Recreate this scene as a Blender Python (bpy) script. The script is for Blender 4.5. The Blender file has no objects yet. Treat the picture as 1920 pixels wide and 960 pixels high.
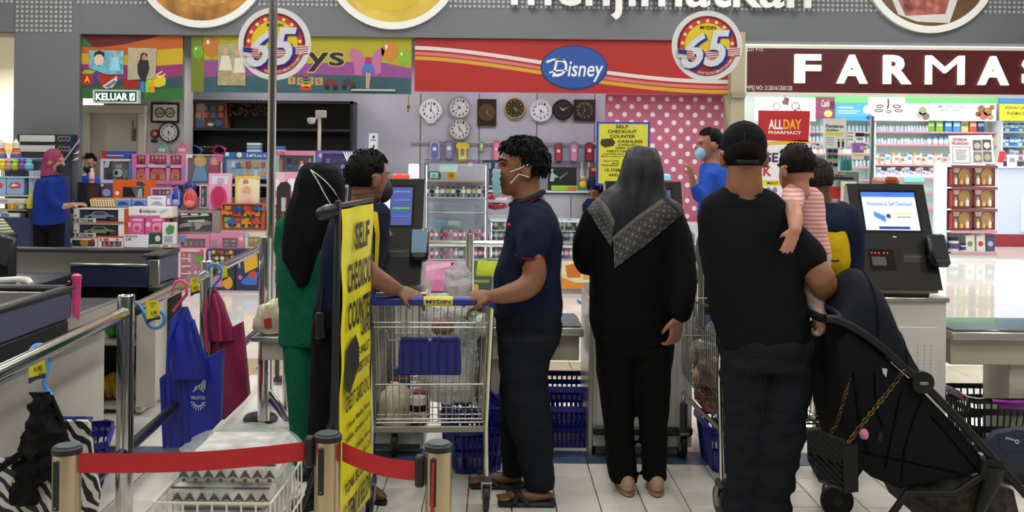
import bpy,bmesh,math,random
from mathutils import Vector,Matrix,noise
from mathutils.bvhtree import BVHTree
random.seed(7)
PI = math.pi
SC = bpy.context.scene
COL = SC.collection

# ------------------------------------------------------------ camera, world, lights, exposure
F,PX0,PY0,CAMH,ROLL = 1830.0,930.0,301.0,1.6,0.0105
cam_d = bpy.data.cameras.new('camera'); cam = bpy.data.objects.new('camera',cam_d); COL.objects.link(cam)
cam_d.sensor_width = 36.0; cam_d.lens = F/1920*36
cam_d.shift_x = (960-PX0)/1920; cam_d.shift_y = -(480-PY0)/1920
cam_d.clip_start = .05; cam_d.clip_end = 200
cam.matrix_world = Matrix.Translation((0,0,CAMH)) @ Matrix.Rotation(PI/2,4,'X') @ Matrix.Rotation(ROLL,4,'Z')
SC.camera = cam
SC.view_settings.view_transform = 'Standard'; SC.view_settings.look = 'None'
SC.view_settings.gamma = 1.0; SC.view_settings.use_curve_mapping = False
SC.view_settings.exposure = -1.2
SC.cycles.max_bounces = 7; SC.cycles.diffuse_bounces = 3; SC.cycles.glossy_bounces = 3; SC.cycles.transparent_max_bounces = 16; SC.cycles.use_denoising = True
wd = bpy.data.worlds.new('hall_air'); SC.world = wd; wd.use_nodes = True
wd.node_tree.nodes['Background'].inputs[0].default_value = (.92,.96,1,1)
wd.node_tree.nodes['Background'].inputs[1].default_value = .13
def area(name,loc,sx,sy,power,col=(1,1,1),rot=(0,0,0)):
    l = bpy.data.lights.new(name,'AREA'); l.shape = 'RECTANGLE'; l.size = sx; l.size_y = sy; l.energy = power; l.color = col
    o = bpy.data.objects.new(name,l); COL.objects.link(o); o.location = loc; o.rotation_euler = rot
    return o
# rows of ceiling fittings over the checkout hall
for ix in range(-2,3):
    for iy in range(5):
        area('ceiling_light',(ix*2.7,-.6+iy*2.7,4.55),.35,1.5,84,(1,.985,.95))
# fittings inside the toy kiosk and the pharmacy
for ix in range(5):
    area('kiosk_light',(-3.1+ix*1.6,12.7,2.95),1.0,.25,30,(.95,.97,1))
for ix in range(5):
    for iy in range(3):
        area('pharmacy_light',(4.2+ix*1.8,13.6+iy*2.6,3.5),.5,1.6,80,(.97,1,.99))
area('entrance_light',(-7.4,14.5,3.1),2.0,2.0,420,(1,.97,.9))

# ------------------------------------------------------------ helpers
def W(px,py,D):
    dx,dy = px-PX0,py-PY0
    c,s = math.cos(ROLL),math.sin(ROLL)
    return Vector(((dx*c+dy*s)*D/F,D,CAMH-(-dx*s+dy*c)*D/F))
def S(D): return D/F
def lin(h):
    h = h.lstrip('#'); o = []
    for i in (0,2,4):
        v = int(h[i:i+2],16)/255
        o.append(v/12.92 if v <= .04045 else ((v+.055)/1.055)**2.4)
    return o
MATS = {}
def mat(col,rough=.6,metal=0,**k):
    key = (col,rough,metal,tuple(sorted(k.items())))
    if key in MATS: return MATS[key]
    m = bpy.data.materials.new('mat_'+col.lstrip('#')); m.use_nodes = True
    nt = m.node_tree; b = nt.nodes['Principled BSDF']
    rgb = lin(col)
    b.inputs['Base Color'].default_value = (*rgb,1)
    b.inputs['Roughness'].default_value = rough; b.inputs['Metallic'].default_value = metal
    if 'spec' in k: b.inputs['Specular IOR Level'].default_value = k['spec']
    if 'coat' in k: b.inputs['Coat Weight'].default_value = k['coat']; b.inputs['Coat Roughness'].default_value = .08
    if 'trans' in k: b.inputs['Transmission Weight'].default_value = k['trans']; b.inputs['IOR'].default_value = k.get('ior',1.45)
    if 'alpha' in k: b.inputs['Alpha'].default_value = k['alpha']
    if 'sheen' in k: b.inputs['Sheen Weight'].default_value = k['sheen']
    if 'emit' in k:
        b.inputs['Emission Color'].default_value = (*rgb,1); b.inputs['Emission Strength'].default_value = k['emit']
    N = lambda t: nt.nodes.new(t)
    if 'var' in k or 'bump' in k:
        tc = N('ShaderNodeTexCoord'); mp = N('ShaderNodeMapping'); nt.links.new(tc.outputs['Object'],mp.inputs[0])
        mp.inputs['Scale'].default_value = k.get('stretch',(1,1,1))
        nz = N('ShaderNodeTexNoise'); nz.inputs['Scale'].default_value = k.get('scale',8); nz.inputs['Detail'].default_value = 5
        nt.links.new(mp.outputs[0],nz.inputs[0])
        if 'var' in k:
            r = N('ShaderNodeValToRGB'); v = k['var']
            r.color_ramp.elements[0].position = .3; r.color_ramp.elements[1].position = .7
            r.color_ramp.elements[0].color = (*[max(0,c*(1-v)) for c in rgb],1)
            r.color_ramp.elements[1].color = (*([*lin(k['col2'])] if 'col2' in k else [min(1,c*(1+v)) for c in rgb]),1)
            nt.links.new(nz.outputs[0],r.inputs[0]); nt.links.new(r.outputs[0],b.inputs['Base Color'])
        if 'bump' in k:
            bp = N('ShaderNodeBump'); bp.inputs['Strength'].default_value = k['bump']; bp.inputs['Distance'].default_value = k.get('dist',.01)
            nt.links.new(nz.outputs[0],bp.inputs['Height']); nt.links.new(bp.outputs[0],b.inputs['Normal'])
    MATS[key] = m
    return m
def glass(col='#f4fbff',a=.12,rough=.02):       # thin clear sheet: mostly transparent with a glossy coat
    key = ('glass',col,a)
    if key in MATS: return MATS[key]
    m = bpy.data.materials.new('glass_'+col.lstrip('#')); m.use_nodes = True; nt = m.node_tree
    nt.nodes.remove(nt.nodes['Principled BSDF'])
    t = nt.nodes.new('ShaderNodeBsdfTransparent'); g = nt.nodes.new('ShaderNodeBsdfGlossy'); mx = nt.nodes.new('ShaderNodeMixShader')
    t.inputs[0].default_value = (*[1-(1-c)*.25 for c in lin(col)],1); g.inputs['Roughness'].default_value = rough; g.inputs[0].default_value = (.9,.95,1,1)
    mx.inputs[0].default_value = a
    nt.links.new(t.outputs[0],mx.inputs[1]); nt.links.new(g.outputs[0],mx.inputs[2])
    nt.links.new(mx.outputs[0],nt.nodes['Material Output'].inputs[0])
    MATS[key] = m
    return m
def film(col='#e8eef2',a=.45):                    # clear/milky plastic bag
    key = ('film',col,a)
    if key in MATS: return MATS[key]
    m = bpy.data.materials.new('film_'+col.lstrip('#')); m.use_nodes = True; nt = m.node_tree; b = nt.nodes['Principled BSDF']
    b.inputs['Base Color'].default_value = (*lin(col),1); b.inputs['Roughness'].default_value = .22
    b.inputs['Alpha'].default_value = a
    nz = nt.nodes.new('ShaderNodeTexNoise'); nz.inputs['Scale'].default_value = 22; nz.inputs['Detail'].default_value = 4
    bp = nt.nodes.new('ShaderNodeBump'); bp.inputs['Strength'].default_value = .9; bp.inputs['Distance'].default_value = .02
    nt.links.new(nz.outputs[0],bp.inputs['Height']); nt.links.new(bp.outputs[0],b.inputs['Normal'])
    MATS[key] = m
    return m
CHROME = lambda: mat('#d9d9d6',.14,1)
STEEL = lambda: mat('#b9b7b0',.32,1,bump=.05,scale=60,stretch=(1,1,.05))
WIRE = lambda: mat('#98968f',.28,1)
ORG = {}                                              # world origin of each thing whose meshes are given in world coordinates
class MB:
    def __init__(s): s.v = []; s.f = []; s.m = []; s.k = 0
    def mi(s,k): s.k = k; return s
    def add(s,vs,fs):
        o = len(s.v); s.v += [tuple(v) for v in vs]
        s.f += [tuple(i+o for i in f) for f in fs]; s.m += [s.k]*len(fs); return s
    def box(s,c,size,R=None,bev=0):
        c = Vector(c); h = [x/2 for x in size]; b = min(bev,*[x*.98 for x in h]) if bev else 0
        if not b:
            vs = [Vector((x*h[0],y*h[1],z*h[2])) for x in (-1,1) for y in (-1,1) for z in (-1,1)]
            fs = [(0,1,3,2),(4,6,7,5),(0,4,5,1),(2,3,7,6),(0,2,6,4),(1,5,7,3)]
        else:
            vs = []; idx = {}
            for x in (-1,1):
                for y in (-1,1):
                    for z in (-1,1):
                        for a in range(3):
                            p = [x*(h[0]-b),y*(h[1]-b),z*(h[2]-b)]; p[a] = (x,y,z)[a]*h[a]
                            idx[x,y,z,a] = len(vs); vs.append(Vector(p))
            fs = []
            for a in range(3):
                o1,o2 = [i for i in range(3) if i != a]
                for sg in (-1,1):
                    q = []
                    for s1,s2 in ((-1,-1),(1,-1),(1,1),(-1,1)):
                        t = [0,0,0]; t[a] = sg; t[o1] = s1; t[o2] = s2; q.append(idx[(*t,a)])
                    if (sg < 0) ^ (a == 1): q.reverse()
                    fs.append(tuple(q))
            for a in range(3):                      # edges along axis a
                o1,o2 = [i for i in range(3) if i != a]
                for s1 in (-1,1):
                    for s2 in (-1,1):
                        t0 = [0]*3; t1 = [0]*3; t0[a] = -1; t1[a] = 1
                        for t in (t0,t1): t[o1] = s1; t[o2] = s2
                        q = [idx[(*t0,o1)],idx[(*t1,o1)],idx[(*t1,o2)],idx[(*t0,o2)]]
                        fs.append(tuple(q))
            for x in (-1,1):
                for y in (-1,1):
                    for z in (-1,1):
                        fs.append(tuple(idx[x,y,z,a] for a in range(3)))
        if R is not None: vs = [R @ v for v in vs]
        return s.add([c+v for v in vs],fs)
    def tube(s,pts,r,n=8,closed=False,caps=True):
        pts = [Vector(p) for p in pts]; k = len(pts)
        rs = r if isinstance(r,(list,tuple)) else [r]*k
        vs = []; up = None
        for i,p in enumerate(pts):
            if closed: d = pts[(i+1) % k]-pts[i-1]
            else: d = pts[min(i+1,k-1)]-pts[max(i-1,0)]
            d = d.normalized() if d.length > 1e-9 else Vector((0,0,1))
            if up is None: up = Vector((0,0,1)) if abs(d.z) < .9 else Vector((0,1,0))
            a = d.cross(up)
            a = a.normalized() if a.length > 1e-6 else d.orthogonal().normalized()
            up = a.cross(d).normalized()
            for j in range(n):
                t = 2*PI*j/n; vs.append(p+(a*math.cos(t)+up*math.sin(t))*rs[i])
        fs = []
        for i in range(k if closed else k-1):
            i2 = (i+1) % k
            for j in range(n):
                j2 = (j+1) % n; fs.append((i*n+j,i*n+j2,i2*n+j2,i2*n+j))
        if caps and not closed:
            fs.append(tuple(reversed(range(n)))); fs.append(tuple(range((k-1)*n,k*n)))
        return s.add(vs,fs)
    def cyl(s,p0,p1,r0,r1=None,n=16): return s.tube([p0,p1],[r0,r0 if r1 is None else r1],n)
    def lathe(s,prof,c=(0,0,0),n=20,R=None):   # prof: (r, z) pairs from bottom to top
        c = Vector(c); vs = []
        for r,z in prof:
            for j in range(n):
                t = 2*PI*j/n; v = Vector((r*math.cos(t),r*math.sin(t),z)); vs.append(c+(R @ v if R is not None else v))
        fs = []
        for i in range(len(prof)-1):
            for j in range(n): fs.append((i*n+j,i*n+(j+1) % n,(i+1)*n+(j+1) % n,(i+1)*n+j))
        fs.append(tuple(reversed(range(n)))); fs.append(tuple(range((len(prof)-1)*n,len(prof)*n)))
        return s.add(vs,fs)
    def ell(s,c,rx,ry,rz,R=None,nu=16,nv=10):
        c = Vector(c); vs = []
        for i in range(1,nv):
            a = PI*i/nv
            for j in range(nu):
                t = 2*PI*j/nu; v = Vector((rx*math.sin(a)*math.cos(t),ry*math.sin(a)*math.sin(t),-rz*math.cos(a)))
                vs.append(c+(R @ v if R is not None else v))
        b = Vector((0,0,-rz)); tp = Vector((0,0,rz))
        if R is not None: b = R @ b; tp = R @ tp
        vs += [c+b,c+tp]; nb = len(vs)-2; fs = []
        for i in range(nv-2):
            for j in range(nu): fs.append((i*nu+j,i*nu+(j+1) % nu,(i+1)*nu+(j+1) % nu,(i+1)*nu+j))
        for j in range(nu):
            fs.append((nb,(j+1) % nu,j)); fs.append((nb+1,(nv-2)*nu+j,(nv-2)*nu+(j+1) % nu))
        return s.add(vs,fs)
    def loft(s,rings,caps=True):                    # rings: lists of equal length of points
        n = len(rings[0]); vs = [p for r in rings for p in r]; fs = []
        for i in range(len(rings)-1):
            for j in range(n): fs.append((i*n+j,i*n+(j+1) % n,(i+1)*n+(j+1) % n,(i+1)*n+j))
        if caps: fs.append(tuple(reversed(range(n)))); fs.append(tuple(range((len(rings)-1)*n,len(rings)*n)))
        return s.add(vs,fs)
    def prism(s,pts,dv):                             # planar polygon pts (Vectors) extruded by vector dv
        pts = [Vector(p) for p in pts]; dv = Vector(dv); n = len(pts)
        fs = [tuple(range(n)),tuple(reversed(range(n,2*n)))]
        fs += [(j,(j+1) % n,n+(j+1) % n,n+j)[::-1] for j in range(n)]
        return s.add(pts+[p+dv for p in pts],fs)
    def grid(s,rows):                                  # rows of points -> open sheet
        n = len(rows[0]); vs = [p for r in rows for p in r]
        return s.add(vs,[(i*n+j,i*n+j+1,(i+1)*n+j+1,(i+1)*n+j) for i in range(len(rows)-1) for j in range(n-1)])
    def build(s,name,mats,parent=None,smooth=40,org=None,label=None,kind=None,fix=True):
        me = bpy.data.meshes.new(name)
        o_ = org if org is not None else (ORG.get(parent.name) if parent is not None else None)
        vs = s.v if o_ is None else [(v[0]-o_[0],v[1]-o_[1],v[2]-o_[2]) for v in s.v]
        me.from_pydata(vs,[],s.f)
        if not isinstance(mats,(list,tuple)): mats = [mats]
        for m in mats: me.materials.append(m)
        if len(mats) > 1: me.polygons.foreach_set('material_index',s.m)
        if fix:
            bm = bmesh.new(); bm.from_mesh(me); bmesh.ops.recalc_face_normals(bm,faces=bm.faces); bm.to_mesh(me); bm.free()
        if smooth:
            me.polygons.foreach_set('use_smooth',[True]*len(me.polygons)); me.set_sharp_from_angle(angle=math.radians(smooth))
        return link(name,me,parent,org,o_,label,kind)
def link(name,me,parent=None,org=None,o_=None,label=None,kind=None):
    o = bpy.data.objects.new(name,me); COL.objects.link(o)
    if parent is not None:
        o.parent = parent; MADE.append(o)
        if o_ is not None: ORG[o.name] = Vector(o_)
    elif org is not None:
        o.location = org; ORG[o.name] = Vector(org)
    if label: o['label'] = label
    if kind: o['kind'] = kind
    return o
def tag(o,label,cat,group=None):
    o['label'] = label; o['category'] = cat
    if group: o['group'] = group
    return o
def thing(name,label,cat,loc=(0,0,0),rotz=0,group=None,world=True):
    o = bpy.data.objects.new(name,None); COL.objects.link(o); o.location = loc; o.rotation_euler = (0,0,rotz)
    o.empty_display_size = .05
    tag(o,label,cat,group)
    if world and not rotz: ORG[o.name] = Vector(loc)
    return o
def struct(o): o['kind'] = 'structure'; return o
def dup(root,loc=None,rotz=None,label=None,group=None,rot=None):
    r = root.copy(); COL.objects.link(r)
    if loc is not None: r.location = loc
    if rotz is not None: r.rotation_euler = (0,0,rotz)
    if rot is not None: r.rotation_euler = rot
    if label: r['label'] = label
    if group: r['group'] = group
    for ch in list(root.children):
        c = ch.copy(); COL.objects.link(c); c.parent = r
        for g in list(ch.children):
            d = g.copy(); COL.objects.link(d); d.parent = c
    return r
# text as mesh
TXT = {}
def text_geo(s,off=0.0,shear=0.0,sp=1.0):
    key = (s,off,shear,sp)
    if key in TXT: return TXT[key]
    cu = bpy.data.curves.new('t','FONT'); cu.body = s; cu.size = 1; cu.offset = off; cu.shear = shear; cu.space_character = sp
    cu.resolution_u = 3
    ob = bpy.data.objects.new('t',cu); me = ob.to_mesh()
    vs = [v.co.copy() for v in me.vertices]; fs = [tuple(p.vertices) for p in me.polygons]
    ob.to_mesh_clear(); bpy.data.objects.remove(ob); bpy.data.curves.remove(cu)
    xs = [v.x for v in vs] or [0,1]; ys = [v.y for v in vs] or [0,1]
    TXT[key] = (vs,fs,min(xs),max(xs),min(ys),max(ys))
    return TXT[key]
class Fr:                                               # a flat frame: origin, right, down, outward normal; units chosen by u, v
    def __init__(s,o,u,v,n): s.o = Vector(o); s.u = Vector(u); s.v = Vector(v); s.n = Vector(n).normalized()
    def p(s,x,y,z=0): return s.o+s.u*x+s.v*y+s.n*z
    def poly(s,mb,pts,z=.002,t=.002): return mb.prism([s.p(x,y,z) for x,y in pts],-s.n*t)
    def rect(s,mb,x0,y0,x1,y1,z=.002,t=.002): return s.poly(mb,[(x0,y0),(x1,y0),(x1,y1),(x0,y1)],z,t)
    def disc(s,mb,cx,cy,r,z=.002,t=.002,n=24,ry=None,a0=0,a1=2*PI):
        ry = r if ry is None else ry; full = abs(a1-a0-2*PI) < 1e-6
        return s.poly(mb,[(cx+r*math.cos(a0+(a1-a0)*i/(n if full else n-1)),cy+ry*math.sin(a0+(a1-a0)*i/(n if full else n-1))) for i in range(n)],z,t)
    def ring(s,mb,cx,cy,r0,r1,z=.002,t=.002,n=32,a0=0,a1=2*PI):
        full = abs(a1-a0-2*PI) < 1e-6
        A = [a0+(a1-a0)*i/n for i in range(n+1)]
        ri = [[s.p(cx+r0*math.cos(a),cy+r0*math.sin(a),z),s.p(cx+r1*math.cos(a),cy+r1*math.sin(a),z),
               s.p(cx+r1*math.cos(a),cy+r1*math.sin(a),z-t),s.p(cx+r0*math.cos(a),cy+r0*math.sin(a),z-t)] for a in A]
        if full: ri[-1] = ri[0]
        return mb.loft(ri,caps=not full)
    def text(s,mb,st,x0,y0,x1,y1,z=.003,off=0.0,shear=0.0,t=0,sp=1.0):   # fit the glyphs into the rectangle
        vs,fs,a,b,c,d = text_geo(st,off,shear,sp)
        if not fs: return mb
        f = lambda v,zz: s.p(x0+(v.x-a)/(b-a)*(x1-x0),y1-(v.y-c)/(d-c)*(y1-y0),zz)
        mb.add([f(v,z) for v in vs],fs)
        if t:
            # side walls along boundary edges
            ec = {}
            for fc in fs:
                for i in range(len(fc)):
                    e = (fc[i],fc[(i+1) % len(fc)]); ec[e] = 1
            bd = [e for e in ec if (e[1],e[0]) not in ec]
            o = len(mb.v); mb.v += [tuple(f(v,z)) for v in vs]+[tuple(f(v,z-t)) for v in vs]
            n = len(vs)
            for a_,b_ in bd: mb.f.append((o+a_,o+n+a_,o+n+b_,o+b_)); mb.m.append(mb.k)
        return mb
def pxf(x,y,D):                                       # level upright frame in photo pixels at depth D with (0,0) at pixel (x,y), facing the camera
    return Fr(W(x,y,D),(S(D),0,0),(0,0,-S(D)),(0,-1,0))
ORD = 'first second third fourth fifth sixth seventh eighth ninth tenth eleventh twelfth thirteenth fourteenth fifteenth sixteenth seventeenth eighteenth nineteenth twentieth twenty-first twenty-second twenty-third twenty-fourth twenty-fifth twenty-sixth'.split()
SUB = {'wheel_hub': 'wheel','wheel_spokes': 'wheel','shoe_sole': 'shoe','collar_trim': 'collar','sleeve_trim': 'polo_shirt','chest_logo': 'polo_shirt','cap_button': 'cap','cap_strap': 'cap','cap_opening': 'cap','cap_seam': 'cap','mask_strap': 'face_mask','pocket_seam': 'trousers','pocket_flap': 'trousers','seat_seam': 'trousers','collar_rib': 'shirt','sleeve_hem': 'shirt','headscarf_border': 'headscarf','headscarf_stripe': 'headscarf','toy_car_window': 'toy_car_body','toy_car_wheel': 'toy_car_body','handle_print': 'handle','handle_lettering': 'handle','flap_rib': 'seat_flap','flap_hinge': 'seat_flap','caster_fork': 'caster_stem','terminal_screen': 'terminal','hour_hand': 'dial','minute_hand': 'dial','numerals': 'dial','hour_marks': 'dial','screen_lettering': 'screen','screen_header': 'screen','screen_button': 'screen','drawer_lock': 'drawer','balloon_knot': 'balloon_print','balloon_glint': 'balloon_print','block_letter': 'block_print','toy_wheel': 'toy_truck','toy_house_roof': 'toy_house','toy_house_door': 'toy_house','slot': 'tube','screw': 'tube','cap_disc': 'cap','sandal_strap': 'sandal_sole','canopy_hoop': 'canopy','canopy_piping': 'canopy','seam': 'seat_fabric','care_label': 'canopy','watch_face': 'bubble','paper_label': 'body','key_row': 'keyboard','sleeve_lettering': 'yellow_sleeve','sock_face': 'sock_toe','vent_hole': 'door','scanner_plate': 'scanner_window','red_digit': 'scanner_window','tub_inside': 'bathtub','toaster_slot': 'toaster','seed_centre': 'seed_print','medallion_script': 'medallion','photo_subject': 'photo_print','dial': 'watch_case'}
MADE = []
def stem(o): return o.name.split('.')[0]
def subs(root=None):                                  # details of a part hang under that part (thing > part > sub-part)
    by = {}
    for o in MADE:
        if o.parent is not None and o.parent.parent is None and (root is None or o.parent == root): by.setdefault(o.parent.name,[]).append(o)
    for ch in by.values():
        for i,o in enumerate(ch):
            tg = SUB.get(stem(o))
            if tg and not o.children:
                c = [q for q in ch[:i] if stem(q) == tg and q.parent == o.parent] or [q for q in ch[i:] if stem(q) == tg and q.parent == o.parent]
                if c: o.parent = c[-1] if c[0] in ch[:i] else c[0]
def rm(ax,ang): return Matrix.Rotation(ang,3,ax)
# ============================================================ structure
DF = 12.0
ZS = W(770,70,DF).z                                   # underside of the grey fascia
GREY = mat('#6d7075',.55,0,bump=.12,scale=120,var=.06)
WHITE = mat('#e9e8e4',.5); CREAM = mat('#d8d0bb',.6,0,var=.05,scale=3)
LILAC = mat('#aaa6b2',.6,0,var=.08,scale=2)
# floor: dark grout bed carrying small tiles, a blue band and large polished tiles
fl = MB().box((1.5,10,-.062),(22,26,.1)).build('floor',mat('#6a6863',.5)); struct(fl)
TW = .206
def tile_mesh(name,sx,sy,m,z=.012):
    b = MB().box((0,0,-z/2),(sx,sy,z),bev=.0022); o = b.build(name,m,None); me = o.data; bpy.data.objects.remove(o); return me
def put(me,name,loc,parent): 
    o = bpy.data.objects.new(name,me); COL.objects.link(o); o.location = loc; o.parent = parent; return o
T_SM = [tile_mesh('small_tile',TW-.005,TW-.005,mat(c,.22,0,var=.05,scale=9,bump=.04)) for c in ('#d9d5ca','#d2cec2','#dedacf')]
x_off = W(1101,868,CAMH*F/(868-303)).x
Y1 = 5.17
for r in range(6):
    for c in range(-13,14):
        put(random.choice(T_SM),'floor_tile',(x_off+(c+.5)*TW,Y1-(r+.5)*TW,0),fl)
mb = MB()                                                # the same tiling goes on towards and behind the camera
for r in range(6,26):
    for c in range(-40,41):
        mb.box((x_off+(c+.5)*TW,Y1-(r+.5)*TW,-.006),(TW-.005,TW-.005,.012))
for r in range(6):
    for c in list(range(-40,-13))+list(range(14,41)):
        mb.box((x_off+(c+.5)*TW,Y1-(r+.5)*TW,-.006),(TW-.005,TW-.005,.012))
mb.build('floor_tile_field',mat('#d9d5ca',.22,0,var=.05,scale=9),fl,kind='stuff',smooth=0)
T_BL = tile_mesh('band_tile',.408,.225,mat('#2c4160',.35,0,var=.5,scale=7,col2='#4d6380'))
for c in range(-10,12): put(T_BL,'blue_floor_tile',(x_off+(c+.5)*.412,Y1+.115,0),fl)
T_LG = [tile_mesh('polished_tile',.596,.596,mat(c,.07,0,var=.02,scale=2)) for c in ('#e6e4de','#e1dfd8')]
T_BG = tile_mesh('beige_tile',.596,.596,mat('#b9a88b',.18,0,var=.1,scale=6))
for r in range(0,12):
    for c in range(-6,13):
        me = T_BG if r == 3 else random.choice(T_LG)
        put(me,'polished_floor_tile',(x_off+(c+.5)*.6+.1,5.4+(r+.5)*.6,0),fl)
mb = MB()
for r in range(0,27):
    for c in range(-16,21):
        if r < 12 and -6 <= c < 13: continue
        mb.box((x_off+(c+.5)*.6+.1,5.4+(r+.5)*.6,-.006),(.596,.596,.012))
mb.build('polished_tile_field',mat('#e6e4de',.07,0,var=.02,scale=2),fl,kind='stuff',smooth=0)
tk = MB(); fr = Fr((0,0,.001),(1,0,0),(0,1,0),(0,0,1))
q = CAMH*F/(566-302); fr.rect(tk,W(1083,566,q).x,q-.14,W(1089,566,q).x,q+.14)
tag(tk.build('floor_tape',mat('#3451b8',.5),None,org=(W(1086,566,q).x,q,.001)),'short strip of blue tape stuck on the polished floor','tape')

struct(MB().box((1.5,6.5,4.75),(24,26,.1)).build('ceiling',mat('#d6d6d2',.8)))
struct(MB().box((-9.6,6.5,2.35),(.2,26,4.7)).build('wall_left',CREAM))
struct(MB().box((12.4,6.5,2.35),(.2,26,4.7)).build('wall_right',mat('#cfcdc8',.7)))
xl,xr = W(25,200,DF).x,W(148,200,DF).x
struct(MB().box(((xr+12.3)/2,DF+.15,(ZS+4.7)/2),(12.3-xr,.3,4.7-ZS)).build('wall_fascia',GREY))
struct(MB().box(((xl+xr)/2,DF+.06,2.35),(xr-xl,.12,4.7),bev=.006).build('wall_column',GREY))
zl = W(10,60,DF).z
struct(MB().box(((-9.5+xl)/2,DF+.15,(zl+4.7)/2),(xl+9.5,.3,4.7-zl)).build('wall_lintel',GREY))
struct(MB().box(((-9.5+xl)/2,DF+.12,zl-.03),(xl+9.5,.2,.06)).build('trim_1',mat('#8d7b66',.5)))
struct(MB().box((-7.6,16.6,2.35),(4.4,.2,4.7)).build('wall_entrance',mat('#fff6e6',.7)))
sh = MB().box((-7.0,16.42,1.75),(2.6,.14,.12)).build('trim_2',mat('#c99a62',.6)); struct(sh)
# toy kiosk: back wall, side wall, door wall, soffit
YB = 13.5
xk0,xk1 = xr,W(1372,200,DF).x
struct(MB().box(((xk0+xk1)/2,YB+.1,1.6),(xk1-xk0,.2,3.2)).build('wall_back',LILAC))
struct(MB().box(((xk0+xk1)/2,(DF+YB)/2+.2,ZS+.02),(xk1-xk0,YB-DF-.1,.04)).build('trim_3',mat('#8c8b8c',.7)))
YD = 12.75
x343 = W(345,200,YD).x
struct(MB().box(((xk0+x343)/2,YD+.2,1.6),(x343-xk0,.38,3.2)).build('wall_door',mat('#bdb9b7',.6,0,var=.06,scale=3)))
# pillar between kiosk and pharmacy
xp0,xp1 = W(1370,200,DF-.1).x,W(1396,200,DF-.1).x
struct(MB().box(((xp0+xp1)/2,DF+.5,1.6),(xp1-xp0,1.2,3.2)).build('wall_pillar',mat('#aaa285',.6)))
struct(MB().box(((xp0+xp1)/2,DF-.12,W(1383,180,DF).z),(xp1-xp0,.05,.06)).build('trim_4',mat('#8d8a80',.5)))
# pharmacy shell
xph = 12.3
struct(MB().box(((xp1+xph)/2,21.6,2.3),(xph-xp1,.2,4.6)).build('wall_pharmacy',mat('#eef3f1',.6)))
struct(MB().box((xp1-.02,17.2,1.8),(.1,8.8,3.6)).build('wall_party',mat('#e9ece8',.6)))
struct(MB().box(((xp1+xph)/2,17,3.6),(xph-xp1,9.2,.1)).build('trim_5',mat('#f2f4f2',.7)))
# door with frame
x0,x1,zt = W(172,210,YD).x,W(262,210,YD).x,W(215,212,YD).z
d = MB().box(((x0+x1)/2,YD-.005,zt/2),(x1-x0,.03,zt),bev=.004).build('door_1',mat('#b9b09a',.5,0,var=.05,scale=2)); struct(d)
fm = MB()
fm.box((x0-.05,YD-.02,zt/2),(.1,.1,zt),bev=.008); fm.box((x1+.05,YD-.02,zt/2),(.1,.1,zt),bev=.008)
fm.box(((x0+x1)/2,YD-.02,zt+.05),(x1-x0+.2,.1,.1),bev=.008)
fm.build('door_frame',mat('#c9c3b2',.45),d)
hw = MB(); hw.box(((x0*.1+x1*.9),YD-.03,zt-.28),(.05,.03,.16),bev=.006); hw.tube([(x0*.12+x1*.88,YD-.04,zt-.1),(x0*.1+x1*.9,YD-.05,zt-.26)],.009)
hw.build('door_closer',mat('#6b5b44',.4,.4),d)

# ---------------------------------------------------------------- fascia decoration
dots = MB(); fr = pxf(0,1.5,DF-.006)
def dot(x,y): fr.disc(dots,x,y,3.1,.004,.004,8)
for i in range(12):
    for j in range(7): dot(33+i*9.05,3+j*8.8-1)
def inside(x,y): return any((x-cx)**2+(y-cy)**2 < 128**2 for cx,cy in ((378,-76),(737,-79),(1745,-82)))
for i in range(230):
    for j in range(-2,1):
        x,y = 4+i*8.95,1+j*8.8
        if 25 < x < 142 or inside(x,y): continue
        dot(x,y)
o = dots.build('dot_pattern',mat('#a9abad',.5),None,smooth=0); tag(o,'rows of pale grey dots printed along the grey fascia','dot pattern'); o['kind'] = 'stuff'
# round food pictures
def food(cx,cy,r,label,kind):
    D = DF-.05; f = pxf(cx,cy,D); t = thing('food_sign',label,'sign',f.o,group='round food pictures on the fascia')
    b = MB(); f.disc(b,0,0,r,0,.05,64); b.build('backing',mat('#dcdcd8',.5),t)
    b = MB(); f.ring(b,0,0,r-13,r,.012,.02,64); b.build('white_rim',mat('#f1f0ec',.4),t)
    b = MB(); f.disc(b,0,0,r-13,.002,.004,64)
    if kind == 0: m = mat('#8a5a1c',.5,0,var=.35,scale=3.5,col2='#d99a45')
    elif kind == 1: m = mat('#c9a92a',.5,0,var=.12,scale=2,col2='#e7d060')
    else: m = mat('#6b4a30',.5,0,var=.2,scale=3)
    b.build('picture',m,t)
    if kind == 0:
        b = MB(); f.disc(b,6,20,84,.0045,.002,40,ry=66); b.build('soup_print',mat('#b57a22',.5,0,var=.3,scale=6,col2='#e5b25c'),t)
    if kind == 1:
        b = MB(); f.disc(b,-8,6,92,.0045,.002,40,ry=88); b.build('cream_print',mat('#d8bd35',.5,0,var=.06,scale=3),t)
    if kind == 2:
        b = MB(); f.poly(b,[(-90,20),(-60,92),(-24,105),(36,107),(52,60),(60,-40),(-60,-60)],.0045,.002); b.build('tray_print',mat('#d9d6d2',.5),t)
        b = MB(); f.poly(b,[(-92,-30),(-84,18),(-46,94),(28,90),(42,40),(46,-60)],.0065,.002); b.build('meat_print',mat('#8c2f2a',.5,0,var=.4,scale=9,col2='#c9796a'),t)
food(378,-74,126,'round white-rimmed picture of golden brown soup on grey fascia',0)
food(737,-73,128,'round white-rimmed picture of plain yellow food on grey fascia',1)
food(1745,-64,126,'round white-rimmed picture of red meat in a white tray',2)
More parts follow.
